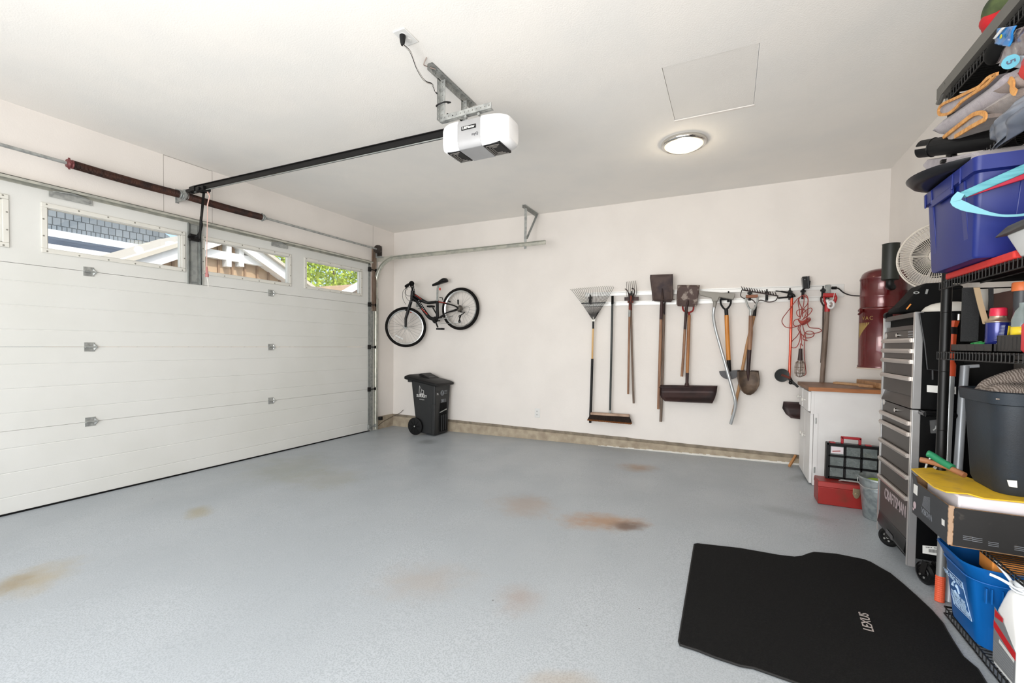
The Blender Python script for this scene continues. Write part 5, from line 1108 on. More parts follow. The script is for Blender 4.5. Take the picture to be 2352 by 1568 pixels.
for (cx_, cy_), sw in (((.902,2.872),1.15),((.872,3.325),.75),((1.14,2.955),.3),((1.14,3.375),.5)):
    f_ = fz(cx_); r_ = .054; c_ = Vector((cx_,cy_,f_+r_)); ax_ = (math.sin(sw),math.cos(sw),0)
    g = G().lathe([(.0,-.018),(.026,-.019),(.03,-.016),(.04,-.017),(r_,-.010),(r_,.010),(.04,.017),(.03,.016),(.026,.019),(0,.018)], c_, ax_, 32, cap=False); cw = obj('caster', g, gblack, lo, smooth=30)
    u_, v_, d_ = frame_of(ax_); g = G()
    for k in range(5): a_ = 2*math.pi*k/5; g.cyl(c_-d_*.0175+(u_*math.cos(a_)+v_*math.sin(a_))*.02, c_-d_*.0195+(u_*math.cos(a_)+v_*math.sin(a_))*.02, .006, 8)
    g.cyl(c_-d_*.0185, c_-d_*.0205, .008, 12); obj('wheel_spokes', g, chrome, cw)
    g = G(); g.box((cx_-.03,max(cy_,KY0+.04)-.03,f_+.112),(cx_+.03,max(cy_,KY0+.04)+.03,zb0+.044))
    for s_ in (-1,1): a, b_ = c_+d_*.024*s_, c_+d_*.024*s_+Vector((.012,0,.058)); rod(g, a, b_, .03, .004, up=d_)
    obj('caster_fork', g, galv_dull if cx_ < .9 and cy_ < 3 else black_metal, cw)
lettering('CRAFTSMAN', .088, (KX+.0035,3.135,(k4(640)+k4(900))/2+.005), (0,-.70,0), (0,0,1), mat('pinkish_grey_print','a89a9c',.5), lo, bold=.001)
g = G().cyl((KX+.004,3.15,k3(1100)-.012),(KX-.006,3.15,k3(1100)-.012),.011,16); obj('lock', g, chrome, lo)
g = G().cyl((KX+.004,KY1-.05,k3(1080)),(KX+.0025,KY1-.05,k3(1080)),.02,20); obj('round_badge', g, sil2, lo)
g = G().tube([(KX+.03,2.835,k3(1080)),(KXB,2.835,k3(1080))], .013, 12); g.tube([(KX+.035,2.835,k3(1080)),(KX+.035,KY0+.003,k3(1080))],.013,12); g.tube([(KXB-.01,2.835,k3(1080)),(KXB-.01,KY0+.003,k3(1080))],.013,12); obj('push_handle', g, gblack, lo)
def sticker(name, corners, y, par, txt='5349 M   30495', tsz=.012):
    P = [at(a, b_, Y=y-.0006) for a, b_ in corners]; g = G().prism(P, (0,.0005,0)); s_ = obj(name, g, tape_white, par, smooth=0)
    ux = (P[1]-P[0]); uy = (P[0]-P[3]); rr_ = random.Random(len(txt)); g = G(); x = .38
    while x < .95:
        w_ = rr_.choice((.008,.014,.022)); q0 = P[3]+ux*x+uy*.18; g.prism([q0, q0+ux*w_, q0+ux*w_+uy*.42, q0+uy*.42], (0,-.0004,0)); x += w_+rr_.choice((.010,.018))
    obj('barcode', g, black_matte, s_, smooth=0)
    lettering(txt, uy.length*.2, P[3]+ux*.6+uy*.8+Vector((0,-.0006,0)), ux.normalized(), (0,0,1), black_matte, s_)
sticker('barcode_sticker', [(2119,1252),(2156,1255),(2156,1276),(2119,1270)], KY0+.003, lo)
P = [at(a, b_, Y=2.89) for a, b_ in ((2137,966),(2166,962),(2167,994),(2139,995))]; g = G().prism(P, (0,.012,0)); bg_ = obj('hardware_bag', g, mat('clear_poly_bag','b9b9b9',.15,trans=.7,alpha=.45,bump=.8,bscale=40), lo)
g = G()
for _ in range(9): p_ = P[3].lerp(P[1], rr.uniform(.2,.7))+Vector((0,.006,rr.uniform(-.006,.006))); g.ball(p_, .0045, seg=8)
obj('small_screws', g, galv, bg_)
up_ = thing('top_tool_chest', 'upper grey and black tool chest with small drawers standing on the rolling cabinet', 'tool chest', (1.0, 3.16, zm+.004))
z0u, z1u = zm+.004, k3(160)
bars_u = [k3(405), k3(505), k3(605), k3(765)]
drawers = [(k3(205), z1u, False), (bars_u[0]+.004, k3(322), False)]
for i in range(3): drawers.append((bars_u[i+1]+.003, bars_u[i], True))
drawers.append((k3(945), bars_u[3], True))
chest_box(up_, z0u, z1u, drawers)
g = G().prism([(KX-.004,KY0+.022,z0u),(KX+.016,KY0+.022,k3(945)),(KX+.028,KY0+.022,z0u)],(0,KY1-KY0-.044,0)); obj('front_lip', g, face, up_, bev=.001)
g = G().box((KX+.012,KY0+.022,k3(318)),(KX+.0275,KY1-.022,k3(275))); obj('tray_lip', g, face, up_, smooth=0)
g = G().cyl((KX+.004,3.16,(bars_u[0]+k3(322))/2),(KX-.006,3.16,(bars_u[0]+k3(322))/2),.011,16); obj('lock', g, chrome, up_)
g = G().cyl((KX+.004,KY1-.05,(bars_u[0]+k3(322))/2),(KX+.0025,KY1-.05,(bars_u[0]+k3(322))/2),.018,20); obj('round_badge', g, sil2, up_)
g = G(); zq = (bars_u[0]+k3(322))/2
for k in range(3): rod(g, (KX+.0035,KY0+.105,zq+.014-k*.013), (KX+.0035,KY0+.035,zq+.014-k*.013), .0008, .004)
obj('size_text', g, grey_print, up_, smooth=0)
sticker('barcode_sticker', [(2129,884),(2196,888),(2196,905),(2129,900)], KY0+.003, up_, '5349 M    30495')
# black fabric organiser hung on the side of the top chest
t = thing('hanging_organiser', 'black fabric organiser hanging on the side of the top tool chest', 'organiser', (1.0, 2.89, k3(700)))
P = [at(a, b_, Y=2.884) for a, b_ in ((2112,718),(2215,716),(2215,850),(2175,852),(2130,848),(2124,790))]; g = G().prism(P, (0,.016,0)); obj('fabric_panel', g, black_matte, t, bev=.004)
g = G(); g.tube([p+Vector((0,-.002,0)) for p in (P[0], P[5], P[4], P[3])], .003, 6); g.tube([P[4]+Vector((.02,0,0)), P[4]+Vector((.022,0,-.05))], .004, 6); obj('piping', g, mat('charcoal_piping','2c2d2f',.6), t)
# things on top of the chest
zt = z1u+.001
t = thing('black_gear_bag', 'black padded bag with a sloping end lying on top of the tool chest', 'bag', (1.0, 3.25, zt))
P = [at(a, b_, Y=3.16) for a, b_ in ((2066,716),(2064,708),(2078,698),(2124,650),(2162,648),(2214,655),(2214,716))]
for p in P: p.z = max(p.z, zt)
g = G().prism(P, (0,.2,0)); obj('bag_body', g, black_matte, t, bev=.014, bseg=3)
g = G(); q_ = lambda a, b_: at(a, b_, Y=3.152); rod(g, q_(2082,710), q_(2092,698), .004, .006); obj('orange_pull', g, mat('amber_tag','d98a3a',.5), t)
g = G(); rod(g, q_(2127,675), q_(2130,664), .005, .009); g.torus(q_(2105,672), (0,1,0), .009, .003, 16, 6, sx=1.1, sy=.6); obj('metal_rings', g, galv, t)
g = G().lathe([(.0,0),(.02,0),(.021,.012),(.02,.02),(0,.02)], at(2037,725,Y=3.40), (.3,-1,0), 20, cap=False); obj('hose_socket', g, black_plastic, t)
dm = at(2172, 712, Y=3.02)
g = G(); prf = [(.11,0),(.108,.012),(.095,.03),(.07,.045),(.035,.053),(.001,.055)]; g.lathe(prf, (dm.x+.02,3.03,zt), (0,0,1), 36); tag(obj('domed_lid', g, mat('off_white_plastic','dcd8cf',.4), smooth=60), 'white domed plastic lid lying on the tool chest behind the rack post', 'lid')
g = G(); a = at(2196,690,Y=3.0); b_ = at(2214,655,Y=3.0); g.lathe([(.001,0),(.03,0),(.036,.10),(.038,.105),(.001,.105)], (1.09,2.96,zt+.0), (0,0,1), 24); tag(obj('white_tub', g, mat('off_white_plastic','dcd8cf',.4)), 'small white tub on the tool chest beside the domed lid', 'tub')
# ------------------------------------------------------------------ pedestal fan behind the chest
fcn = at(2158, 588, Y=3.62); fr = .205; fzr = fz(fcn.x)
fdir = Vector((-.50, -.86, -.02)).normalized()
t = thing('pedestal_fan', 'white pedestal fan with a round wire grille behind the tool chest', 'fan', (fcn.x, 3.66, fzr))
fan_w = mat('cream_fan_plastic', 'd6cdc0', .45)
u_, v_, d_ = frame_of(fdir)
g = G(); g.torus(fcn, fdir, fr, .006, 64, 8)
fw_ = obj('grille_rim', g, fan_w, t)
g = G()
for k in range(72):
    a_ = 2*math.pi*k/72; e = u_*math.cos(a_)+v_*math.sin(a_)
    g.tube([fcn+e*fr, fcn+e*fr*.93+d_*.035, fcn+e*fr*.62+d_*.05, fcn+e*fr*.2+d_*.055], .0016, 4)
for f_, z_ in ((.93,.035),(.62,.05)): g.torus(fcn+d_*z_, fdir, fr*f_, .0018, 48, 5)
g.lathe([(.001,.06),(.03,.058),(.04,.052),(.038,.048)], fcn, fdir, 24); obj('front_grille', g, fan_w, t)
g = G()
for k in range(72):
    a_ = 2*math.pi*k/72; e = u_*math.cos(a_)+v_*math.sin(a_)
    g.tube([fcn+e*fr, fcn+e*fr*.93-d_*.05, fcn+e*fr*.3-d_*.07], .0012, 4)
g.torus(fcn-d_*.05, fdir, fr*.93, .0018, 48, 5); obj('rear_grille', g, fan_w, t)
g = G()
for k in range(5):
    a_ = 2*math.pi*k/5+.5
    def bf(s_, w_):
        rr_ = fr*(.12+.52*s_); aa = a_+(w_-.5)*1.22; return fcn+(u_*math.cos(aa)+v_*math.sin(aa))*rr_+d_*((w_-.5)*.035-.005)
    g.grid(bf, 6, 8)
obj('fan_blades', g, mat('grey_fan_blade','45413c',.6), t, solid=.002, smooth=70)
g = G().tube([fcn-d_*.06, fcn-d_*.2], [.05,.042], 24); obj('motor_housing', g, fan_w, t, bev=.01)
pb = fcn-d_*.13; g = G().cyl((pb.x,pb.y,fzr+.03),(pb.x,pb.y,pb.z-.03),.013,14); obj('pole', g, fan_w, t)
g = G().lathe([(.001,.035),(.03,.035),(.07,.025),(.15,.012),(.16,.004),(.158,0),(.001,0)], (pb.x,pb.y,fzr), (0,0,1), 40); obj('base', g, fan_w, t, smooth=50)
g = G(); P = [at(a,b_,Y=3.60)+fdir*.0 for a,b_ in ((2122,628),(2137,603),(2150,640),(2150,655),(2140,640))]
# ------------------------------------------------------------------ wire shelving rack
RX0, RX1, RY0, RY1 = .870, 1.285, 1.72, 2.735
rk = thing('wire_shelf_rack', 'black wire shelving rack crowded with garage things beside the tool chest', 'shelving rack', ((RX0+RX1)/2, 2.2, fz(1.0)))
rackm = mat('black_epoxy_wire', '0e0e0e', .4, .1, spec=.3)
for x, y in ((.884,2.70),(1.27,2.70),(.884,1.76),(1.27,1.76)):
    g = G().tube([(x,y,.50),(x,y,2.42)], .019, 16)
    for k in range(7): z_ = .62+.27*k; g.torus((x,y,z_), (0,0,1), .019, .0012, 16, 4)
    obj('post', g, rackm, rk)
for x, y in ((.905,2.552),(1.27,2.552),(.905,1.76),(1.27,1.76)):
    g = G().tube([(x,y,fz(x)),(x,y,.48)], .0145, 16)
    obj('post', g, rackm, rk)
SH = [.135, .513, 1.251, 1.573, 2.036, 2.43]
tray_f = mat('rack_tie_wire', '3a3a3a', .3, .5)
for z in SH:
    RY1 = 2.57 if z < .2 else 2.735
    g = G(); r_ = .0032; hgt = .016 if .5 < z < .52 else .034
    for zz_ in (z-.004, z-hgt):
        for x in (RX0, RX1): g.tube([(x,RY0,zz_),(x,RY1,zz_)], r_, 6)
        for y in (RY0, RY1): g.tube([(RX0,y,zz_),(RX1,y,zz_)], r_, 6)
    for x in (RX0+.14, RX0+.28): g.tube([(x,RY0,z-.009),(x,RY1,z-.009)], r_, 6)
    y = RY0+.02
    while y < RY1: g.tube([(RX0,y,z-.002),(RX1,y,z-.002)], .0018, 4); y += .0215
    sh = obj('wire_shelf', g, rackm, rk)
    g = G(); y = RY0+.02
    while y < RY1: g.tube([(RX0-.0028,y,z),(RX0-.0028,y,z-hgt)], .0018, 4); y += .026
    obj('edge_ties', g, tray_f, sh)
# grey steel angle laid along the top front edge
g = G(); a, b_ = at(2160,198,X=RX0-.01), at(2160,222,X=RX0-.01)
g.box((RX0-.014,RY0,b_.z),(RX0-.009,2.80,a.z)); g.box((RX0-.009,RY0,b_.z+.0),(RX0+.03,2.80,b_.z+.004)); obj('top_angle', g, mat('grey_steel_angle','66645f',.45,.2), rk, smooth=0)
g = G(); c_ = at(2165,218,X=RX0-.005); g.tube([c_+Vector((0,-.05,.03)), c_+Vector((0,.04,-.02))], .012, 8); obj('angle_foot', g, mat('grey_steel_angle','66645f',.45,.2), rk)
# ------------------------------------------------------------------ poles standing between rack and chest
def leaning(label, name, pts, parts, cat):
    t = thing(name, label, cat, pts[0]); return t
P0 = at(2157.5,1386,Y=2.70); P0.z = fz(P0.x)
Pt = at(2188.5,718,Y=2.865)
t = thing('extension_pole', 'silver extension pole with an orange grip foot and an orange and black clamp head', 'pole', P0)
L = lambda f: P0.lerp(Pt, f)
def fy(py): # fraction along the pole for a picture row
    lo_, hi_ = 0., 1.
    for _ in range(40):
        m_ = (lo_+hi_)/2; p = L(m_)-EYE; yy = 815.4-FPX*(p@CU)/(p@CF)
        if yy > py: lo_ = m_
        else: hi_ = m_
    return m_
g = G(); n_ = 26; f1 = fy(1322)
g.tube([L(f1*i/n_) for i in range(n_+1)], [.0185 if i % 2 else .0174 for i in range(n_+1)], 14); obj('orange_foot_grip', g, mat('orange_rubber','dd5a36',.6), t, smooth=0)
g = G().tube([L(f1), L(fy(1240))], .0165, 14); obj('lower_tube', g, mat('matte_grey_tube','8b8b8a',.5,.4), t)
g = G().tube([L(fy(1240)), L(fy(862))], [.0165,.0175], 14); obj('tube', g, alu, t)
g = G().tube([L(fy(864)), L(fy(838)), L(fy(832))], [.0205,.0205,.017], 14); obj('orange_collar', g, mat('orange_red_collar','c94a24',.5), t)
g = G().tube([L(fy(834)), L(fy(798))], .014, 14); obj('neck', g, mat('orange_red_collar','c94a24',.5), t)
g = G(); g.tube([L(fy(798)), L(fy(768))], [.017,.019], 8); g.tube([L(fy(752)), L(fy(738))], [.019,.027], 8); obj('orange_clamp', g, mat('bright_orange_clamp','e0582a',.45), t, smooth=20)
g = G(); g.tube([L(fy(768)), L(fy(752))], .021, 10); g.tube([L(fy(738)), L(fy(720))], [.025,.022], 10); obj('black_clamp', g, black_plastic, t)
g = G(); 
for s_ in (-1,1): g.tube([L(fy(736))+Vector((s_*.015,-.02,0)), L(fy(722))+Vector((s_*.015,-.02,0))], .005, 6)
obj('chrome_pins', g, chrome, t)
P1 = at(2201,1065,Y=2.80); Q1 = at(2216,840,Y=2.86); dd_ = (P1-Q1).normalized(); k_ = (P1.z-fz(.97))/-dd_.z; B1 = P1+dd_*k_
t = thing('pale_pole', 'pale grey pole with a short cross arm at its top, leaning beside the dark tub', 'pole', B1)
g = G().tube([B1, Q1], .0168, 14); obj('tube', g, mat('pale_grey_tube','a9adb2',.4,.3), t)
g = G(); rod(g, Q1+Vector((-.005,0,-.004)), Q1+Vector((.05,0,.002)), .02, .016); obj('cross_arm', g, mat('pale_grey_tube','a9adb2',.4,.3), t, bev=.003)
# ------------------------------------------------------------------ bottom shelf: recycling box and white jug
bl = mat('bright_blue_plastic', '0a5da6', .38, col2='0a579c', scale=3)
t = thing('recycling_box', 'bright blue recycling box with white recycling print on the bottom wire shelf', 'recycling box', (1.03, 2.37, .1365))
cx_, cy_ = 1.035, 2.365
rings = [rring(cx_,cy_+.025,.165,.137,.05,.1365), rring(cx_,cy_+.025,.168,.14,.055,.15), rring(cx_,cy_,.205,.15,.07,.40), rring(cx_,cy_,.208,.152,.07,.402), rring(cx_,cy_,.232,.168,.08,.452), rring(cx_,cy_,.226,.162,.078,.456), rring(cx_,cy_,.205,.145,.07,.41), rring(cx_,cy_,.16,.12,.05,.15)]
g = G().loops(rings, cap=True); obj('box_body', g, bl, t, smooth=50)
g = G()
for px_ in (2262, 2275, 2300): p_ = at(px_, 1340, Y=2.225); g.box((p_.x-.002,2.21,.33),(p_.x+.002,2.222,.385))
g.tube([p+Vector((0,0,-.0)) for p in rring(cx_,cy_,.209,.153,.072,.398)], .003, 5, closed=True); obj('rim_ribs', g, bl, t)
TLc, TRc, BRc, BLc = [at(a, b_, X=.833) for a, b_ in ((2164,1297),(2207,1337),(2214,1423),(2174,1383))]
def onface(u_, v_):   # u to the right, v up, on the sloping side
    p = TLc.lerp(TRc, u_).lerp(BLc.lerp(BRc, u_), 1-v_); f_ = (p.z-.15)/.25; p.x = cx_-(.168+.037*f_)-.0015; 
    k_ = max(0, abs(p.y-cy_)-(.128+.022*f_-.06)); p.x += k_*k_/.12*.9
    return p
g = G(); fr_ = [(0,0),(1,0),(1,1),(0,1)]
for i in range(4):
    a, b_ = fr_[i], fr_[(i+1) % 4]; g.tube([onface(a[0]+(b_[0]-a[0])*k/6, a[1]+(b_[1]-a[1])*k/6) for k in range(7)], .0013, 4)
obj('printed_frame', g, mat('pale_blue_print','a9c4de',.6), t)
pbp = mat('pale_blue_print', 'a9c4de', .6)
ux = (onface(.9,.5)-onface(.1,.5)).normalized(); uy = (onface(.5,.9)-onface(.5,.1)).normalized()
lettering('WE RECYCLE', .030, onface(.5,.87)+Vector((-.001,0,0)), ux, uy, pbp, t)
g = G()
for k in range(3):
    a_ = 2*math.pi*k/3+math.pi/2; c_ = onface(.5,.6); pts = [c_+(ux*math.cos(a_+s_)+uy*math.sin(a_+s_))*.024+Vector((-.0008,0,0)) for s_ in (.1,.5,.9,1.3,1.6)]; g.tube(pts, [.004,.004,.004,.007,.001], 4)
obj('recycling_arrows', g, pbp, t)
for k in range(5): lettering(['PLEASE PUT OUT','BOTTLES  CANS','PAPER  PLASTIC','RINSE CONTAINERS','COLLECTION DAY'][k], .0165, onface(.5,.40-.08*k)+Vector((-.001,0,0)), ux, uy, pbp, t)
for lb_, c_, s_, m_ in (('orange cardboard carton poking out of the recycling box', (.97,2.31,.445), (.075,.05,.03), mat('orange_card','d98a3c',.7)), ('white carton lying in the recycling box beside the orange one', (1.08,2.27,.435), (.07,.035,.03), mat('white_card','d9d7d0',.7))):
    g = G().box(Vector(c_)-Vector(s_), Vector(c_)+Vector(s_), None); tag(obj('carton', g, m_, bev=.004), lb_, 'carton')
g = G(); rr = random.Random(4)
def heap(cx0, cy0, z0, sx_, sy_, h_, seed, fz_=None, nu=26, nv=20, rough_=.25):
    rr = random.Random(seed); wv = [(rr.uniform(2,9), rr.uniform(2,9), rr.uniform(0,6), rr.uniform(.3,1)) for _ in range(9)]
    def fn(u, v):
        x, y = 2*u-1, 2*v-1; r_ = max(0, 1-(x*x+y*y)*.9); n_ = sum(a*math.sin(p*x+q*y+c) for p, q, c, a in wv)/4
        e = min(1, (1-abs(x))*5)*min(1, (1-abs(y))*5)
        return (cx0+x*sx_, cy0+y*sy_, z0+h_*(r_**.5)*(1+rough_*n_)*e)
    return fn
g = G().grid(heap(1.11,2.37,.40,.13,.11,.07,3,rough_=.6),26,20); tag(obj('netting_bundle', g, mat('blue_green_netting','1f6a8c',.7,col2='0d2f3d',scale=70,ramp=(.4,.6),bump=.9,bscale=90), solid=.004), 'tangled dark blue green netting lying in the recycling box under the carton', 'netting')
t = thing('white_jug', 'white jug with a red and grey label and clear tubing on the bottom shelf', 'jug', (.955, 2.10, .1365))
jw = mat('glossy_white_plastic', 'ececea', .3, coat=.3)
jx, jy = .955, 2.095; hx_, hy_ = .088, .08
rings = [rring(jx,jy,hx_-.008,hy_-.008,.02,.1365), rring(jx,jy,hx_,hy_,.022,.145), rring(jx,jy,hx_,hy_,.022,.30), rring(jx+.0,jy+.008,hx_-.004,hy_-.012,.024,.34), rring(jx-.004,jy+.022,hx_-.018,hy_-.032,.026,.385), rring(jx-.02,jy+.035,.045,.036,.03,.415), rring(jx-.026,jy+.04,.03,.028,.026,.425)]
obj('jug_body', G().loops(rings), jw, t, bev=.003, smooth=60)
g = G().lathe([(.026,0),(.026,.03),(.024,.034),(.001,.034)], (jx-.026,jy+.04,.4255), (0,0,1), 24); obj('cap', g, mat('frosted_cap','d5d9dc',.3), t)
g = G().tube(curve([(jx+.0,jy+.03,.425),(jx+.04,jy+.0,.425),(jx+.06,jy-.05,.385),(jx+.066,jy-.064,.33)],5), [.018]*16, 12, flat=.75); obj('handle', g, jw, t)
xf = jx-hx_-.0012; y0_, y1_ = jy-hy_+.012, jy+hy_-.012
def lpoly(name, pts, mt, dx=0): return obj(name, G().prism([(xf-dx,y,z) for y, z in pts], (.0008,0,0)), mt, t, smooth=0)
lb = lpoly('label', [(y0_,.155),(y1_,.155),(y1_,.345),(y1_-.03,.335),(y1_-.07,.312),(y0_+.03,.285),(y0_,.262)], mat('grey_label','7c7e80',.45))
lb['label'] = 'dark grey and red label'
lpoly('red_band', [(y0_,.236),(y0_+.0,.262),(y1_,.298),(y1_,.272)], mat('label_red','c4262c',.45), .0006)
lpoly('red_logo_box', [(y1_-.055,.318),(y1_-.055,.332),(y1_-.005,.338),(y1_-.005,.312)], mat('label_red','c4262c',.45), .0006)
g = G()
for k in range(7): rod(g, (xf-.0008,y1_-.006,.225-k*.009), (xf-.0008,y0_+.01,.222-k*.009), .0006, .003)
obj('label_text', g, grey_print, t, smooth=0)
g = G(); rod(g, (xf-.0012,y1_-.04,.245), (xf-.0012,y0_+.004,.232), .0006, .012); obj('label_panel', g, white_print, t, smooth=0)
g = G(); cc = Vector((jx-.026,jy+.04,.44)); tb = []
for k in range(3):
    g.tube(curve([cc+Vector((.034*math.cos(a_+k), .034*math.sin(a_+k), -.006+.006*k+.004*math.sin(3*a_))) for a_ in [2*math.pi*j/8 for j in range(8)]],4,closed=True), .0035, 6, closed=True)
g.tube(curve([cc+Vector((-.03,.01,0)), cc+Vector((-.055,.02,.012)), cc+Vector((-.075,.035,.016))],4), .005, 6); g.tube(curve([cc+Vector((-.02,.02,.0)), cc+Vector((-.035,.05,.03)), cc+Vector((-.05,.075,.055))],4), .005, 6)
obj('clear_tubing', g, mat('clear_white_tubing','e9eef2',.15), t)
g = G().cyl((jx+.045,jy-hy_-.001,.33),(jx+.045,jy-hy_-.003,.33),.012,8); obj('red_seal', g, mat('label_red','c4262c',.45), t)
# ------------------------------------------------------------------ carton shelf
CX, CY0, CY1, CZ0, CZ1 = .762, 2.235, 2.61, .515, .664
t = thing('open_carton', 'torn black cardboard carton with grey printing overhanging its wire shelf', 'carton', ((CX+1.2)/2, (CY0+CY1)/2, CZ0))
kraft = mat('kraft_cardboard', '8b6b4b', .8, col2='775a3d', scale=20)
cgrey = mat('charcoal_printed_card', '2f3236', .5, col2='2a2c30', scale=6); cblack = mat('scuffed_black_card', '151414', .5, col2='4b4540', scale=22, ramp=(.62,.78), detail=10)
w_ = .006
g = G(); g.box((CX+.001,CY0+.001,CZ0),(1.2,CY1,CZ0+w_)); g.box((CX+.001,CY0+.0,CZ0),(CX+w_,CY1,CZ1-.001)); g.box((CX,CY0+.0,CZ0),(1.2,CY0+w_,CZ1-.001)); g.box((CX,CY1-w_,CZ0),(1.2,CY1,CZ1+.02)); g.box((1.2-w_,CY0,CZ0),(1.2,CY1,CZ1))
obj('carton_shell', g, kraft, t, smooth=0)
sp_ = obj('side_panel', G().box((CX-.0006,CY0+.004,CZ0+.002),(CX+.0008,CY1-.002,CZ1)), cgrey, t, smooth=0)
obj('front_panel', G().box((CX+.012,CY0-.0008,CZ0+.003),(1.199,CY0+.0005,CZ1-.002)), cblack, t, smooth=0)
obj('side_flap', G().hexa([(CX-.001,CY1-.05,CZ1),(CX+.001,CY1-.05,CZ1),(CX+.001,CY1,CZ1),(CX-.001,CY1,CZ1)],[(CX-.001,CY1-.03,CZ1+.022),(CX+.001,CY1-.03,CZ1+.022),(CX+.001,CY1+.02,CZ1+.03),(CX-.001,CY1+.02,CZ1+.03)]), cgrey, t, smooth=0)
gp2 = mat('faded_grey_print', '72757b', .6)
xs_ = CX-.0012
cq = lambda u, v: at(2085+u/13.07, 1080+v/13.07, X=xs_)
lettering('WORX', .036, cq(560,1300), (0,1,0), (0,0,-1), gp2, sp_)
g = G()
for k in range(12):
    a, b_ = cq(430+k*5, 1040-k*24), cq(665, 1270-k*40); rod(g, a, b_, .0005, .0025)
obj('printed_lines', g, gp2, sp_, smooth=0)
g = G(); g.prism([cq(185,395), cq(300,470), cq(285,760), cq(170,660)], (-.0005,0,0)); g.prism([cq(1020,1440), cq(1105,1500), cq(1105,1680), cq(1020,1620)], (-.0005,0,0)); obj('pale_stickers', g, tape_white, sp_, smooth=0)
g = G().lathe([(.001,0),(.016,0),(.016,.0005),(.001,.0005)], cq(208,1040), (-1,0,0), 20); g.prism([cq(150,1110), cq(185,1130), cq(190,1200), cq(155,1180)], (-.0005,0,0)); obj('round_mark', g, mat('pale_pink_print','c3aeb2',.6), sp_, smooth=0)
g = G()
for (u0, v0) in ((2212,1238),(2233,1242),(2270,1252),(2330,1262)):
    for k in range(3): a = at(u0, v0-8+k*4, Y=CY0-.0012); rod(g, a, a+Vector((.028,0,-.0)), .0005, .0018)
obj('printed_icons', g, gp2, t, smooth=0)
g = G(); rr = random.Random(9)
for k in range(16):
    z_ = CZ0+.004+(CZ1-CZ0-.01)*k/15; g.box((CX-.002-rr.uniform(0,.002),CY0-.002-rr.uniform(0,.002),z_),(CX+.008+rr.uniform(0,.005),CY0+.004,z_+.010))
obj('torn_corner', g, mat('torn_card_fibre','a98c73',.9), t, smooth=0)
t = tag(obj('white_appliance_box', G().box((.80,2.275,.522),(1.185,2.575,.6985)), mat('pinkish_white_plastic','dcd6da',.45), bev=.006), 'white plastic box sitting inside the black carton under the yellow board', 'box')
g = G(); zY = .700
yp = [at(a, b_, Z=zY) for a, b_ in ((2093,1078),(2125,1076),(2160,1076),(2198,1090),(2235,1102),(2300,1110),(2352,1115))]+[Vector((1.20,2.60,zY)), Vector((1.20,2.275,zY))]+[at(a, b_, Z=zY) for a, b_ in ((2352,1155),(2300,1150),(2260,1146),(2222,1135),(2200,1134),(2172,1131),(2145,1120),(2112,1094))]
g.prism(yp, (0,0,.005)); tag(obj('yellow_board', g, mat('yellow_rubbed_card','e0b62a',.5,col2='c9a23c',scale=18,ramp=(.5,.7),detail=8)), 'yellow card sheet lying over the white box in the black carton', 'card')
# loppers lying on the yellow board
t = thing('garden_tool', 'hand tool with one green and one wooden handle lying on the yellow card', 'hand tool', (.86, 2.5, .71))
gt = lambda a, b_, y: at(a, b_, Y=y)
g = G().tube(curve([gt(2130,1041,2.56), gt(2140,1045,2.55), gt(2160,1058,2.52), gt(2188,1074,2.48)],5), [.013,.015,.0155,.015]+[.0145]*12, 12); obj('green_handle', g, mat('green_plastic','1f7a52',.45), t, smooth=70)
g = G().tube(curve([gt(2114,1055,2.58), gt(2135,1060,2.56), gt(2175,1072,2.50), gt(2216,1091,2.44)],5), [.0125]*5+[.0115]*11, 12); obj('wooden_handle', g, mat('brown_wood_grip','9a6846',.55,col2='84563a'), t, smooth=70)
g = G(); g.tube(curve([gt(2138,1050,2.56), gt(2130,1062,2.565), gt(2126,1074,2.57)],4), .004, 6); g.tube([gt(2145,1072,2.56), gt(2150,1075,2.56)], .006, 6); obj('metal_clip', g, galv, t)
# dark tub with a knitted cloth on top
tx, ty_ = 1.092, 2.470
t = thing('dark_tub', 'large dark blue grey plastic tub standing on the yellow card', 'tub', (tx, ty_, .7055))
tubm = mat('dark_slate_plastic', '20252b', .55, col2='232c35', scale=5, bump=.15, bscale=260)
g = G().loops([rring(tx,ty_,.150,.12,.05,.7055), rring(tx,ty_,.160,.135,.06,.73), rring(tx,ty_,.178,.165,.07,1.050), rring(tx,ty_,.192,.178,.08,1.054), rring(tx,ty_,.197,.184,.08,1.098), rring(tx,ty_,.190,.176,.075,1.102), rring(tx,ty_,.178,.164,.07,1.08), rring(tx,ty_,.16,.15,.06,.9)]); obj('tub_body', g, tubm, t, smooth=50)
g = G(); p_ = at(2337, 1110, Y=2.32); tag
P = [at(a, b_, Y=ty_-.145) for a, b_ in ((2313,1102),(2336,1104),(2337,1120),(2318,1117))]; g.prism(P, (0,.002,0)); obj('white_sticker', g, tape_white, t, smooth=0)
P = [at(a, b_, X=tx-.172) for a, b_ in ((2219,1080),(2222,1081),(2223,1092),(2219,1092))]
g = G().grid(heap(tx-.01,ty_,1.075,.17,.155,.082,8,rough_=.5),44,36)
knit = bpy.data.materials.new('striped_knit'); knit.use_nodes = True; kn = knit.node_tree; kb = kn.nodes['Principled BSDF']; kb.inputs['Roughness'].default_value = .95
wv = kn.nodes.new('ShaderNodeTexWave'); wv.inputs['Scale'].default_value = 45; wv.inputs['Distortion'].default_value = 6; tcn = kn.nodes.new('ShaderNodeTexCoord'); kn.links.new(tcn.outputs['Object'], wv.inputs[0])
rp_ = kn.nodes.new('ShaderNodeMix'); rp_.data_type = 'RGBA'; rp_.inputs[6].default_value = (*lin('6b5e55'),1); rp_.inputs[7].default_value = (*lin('a89c93'),1); kn.links.new(wv.outputs[0], rp_.inputs[0]); kn.links.new(rp_.outputs[2], kb.inputs['Base Color'])
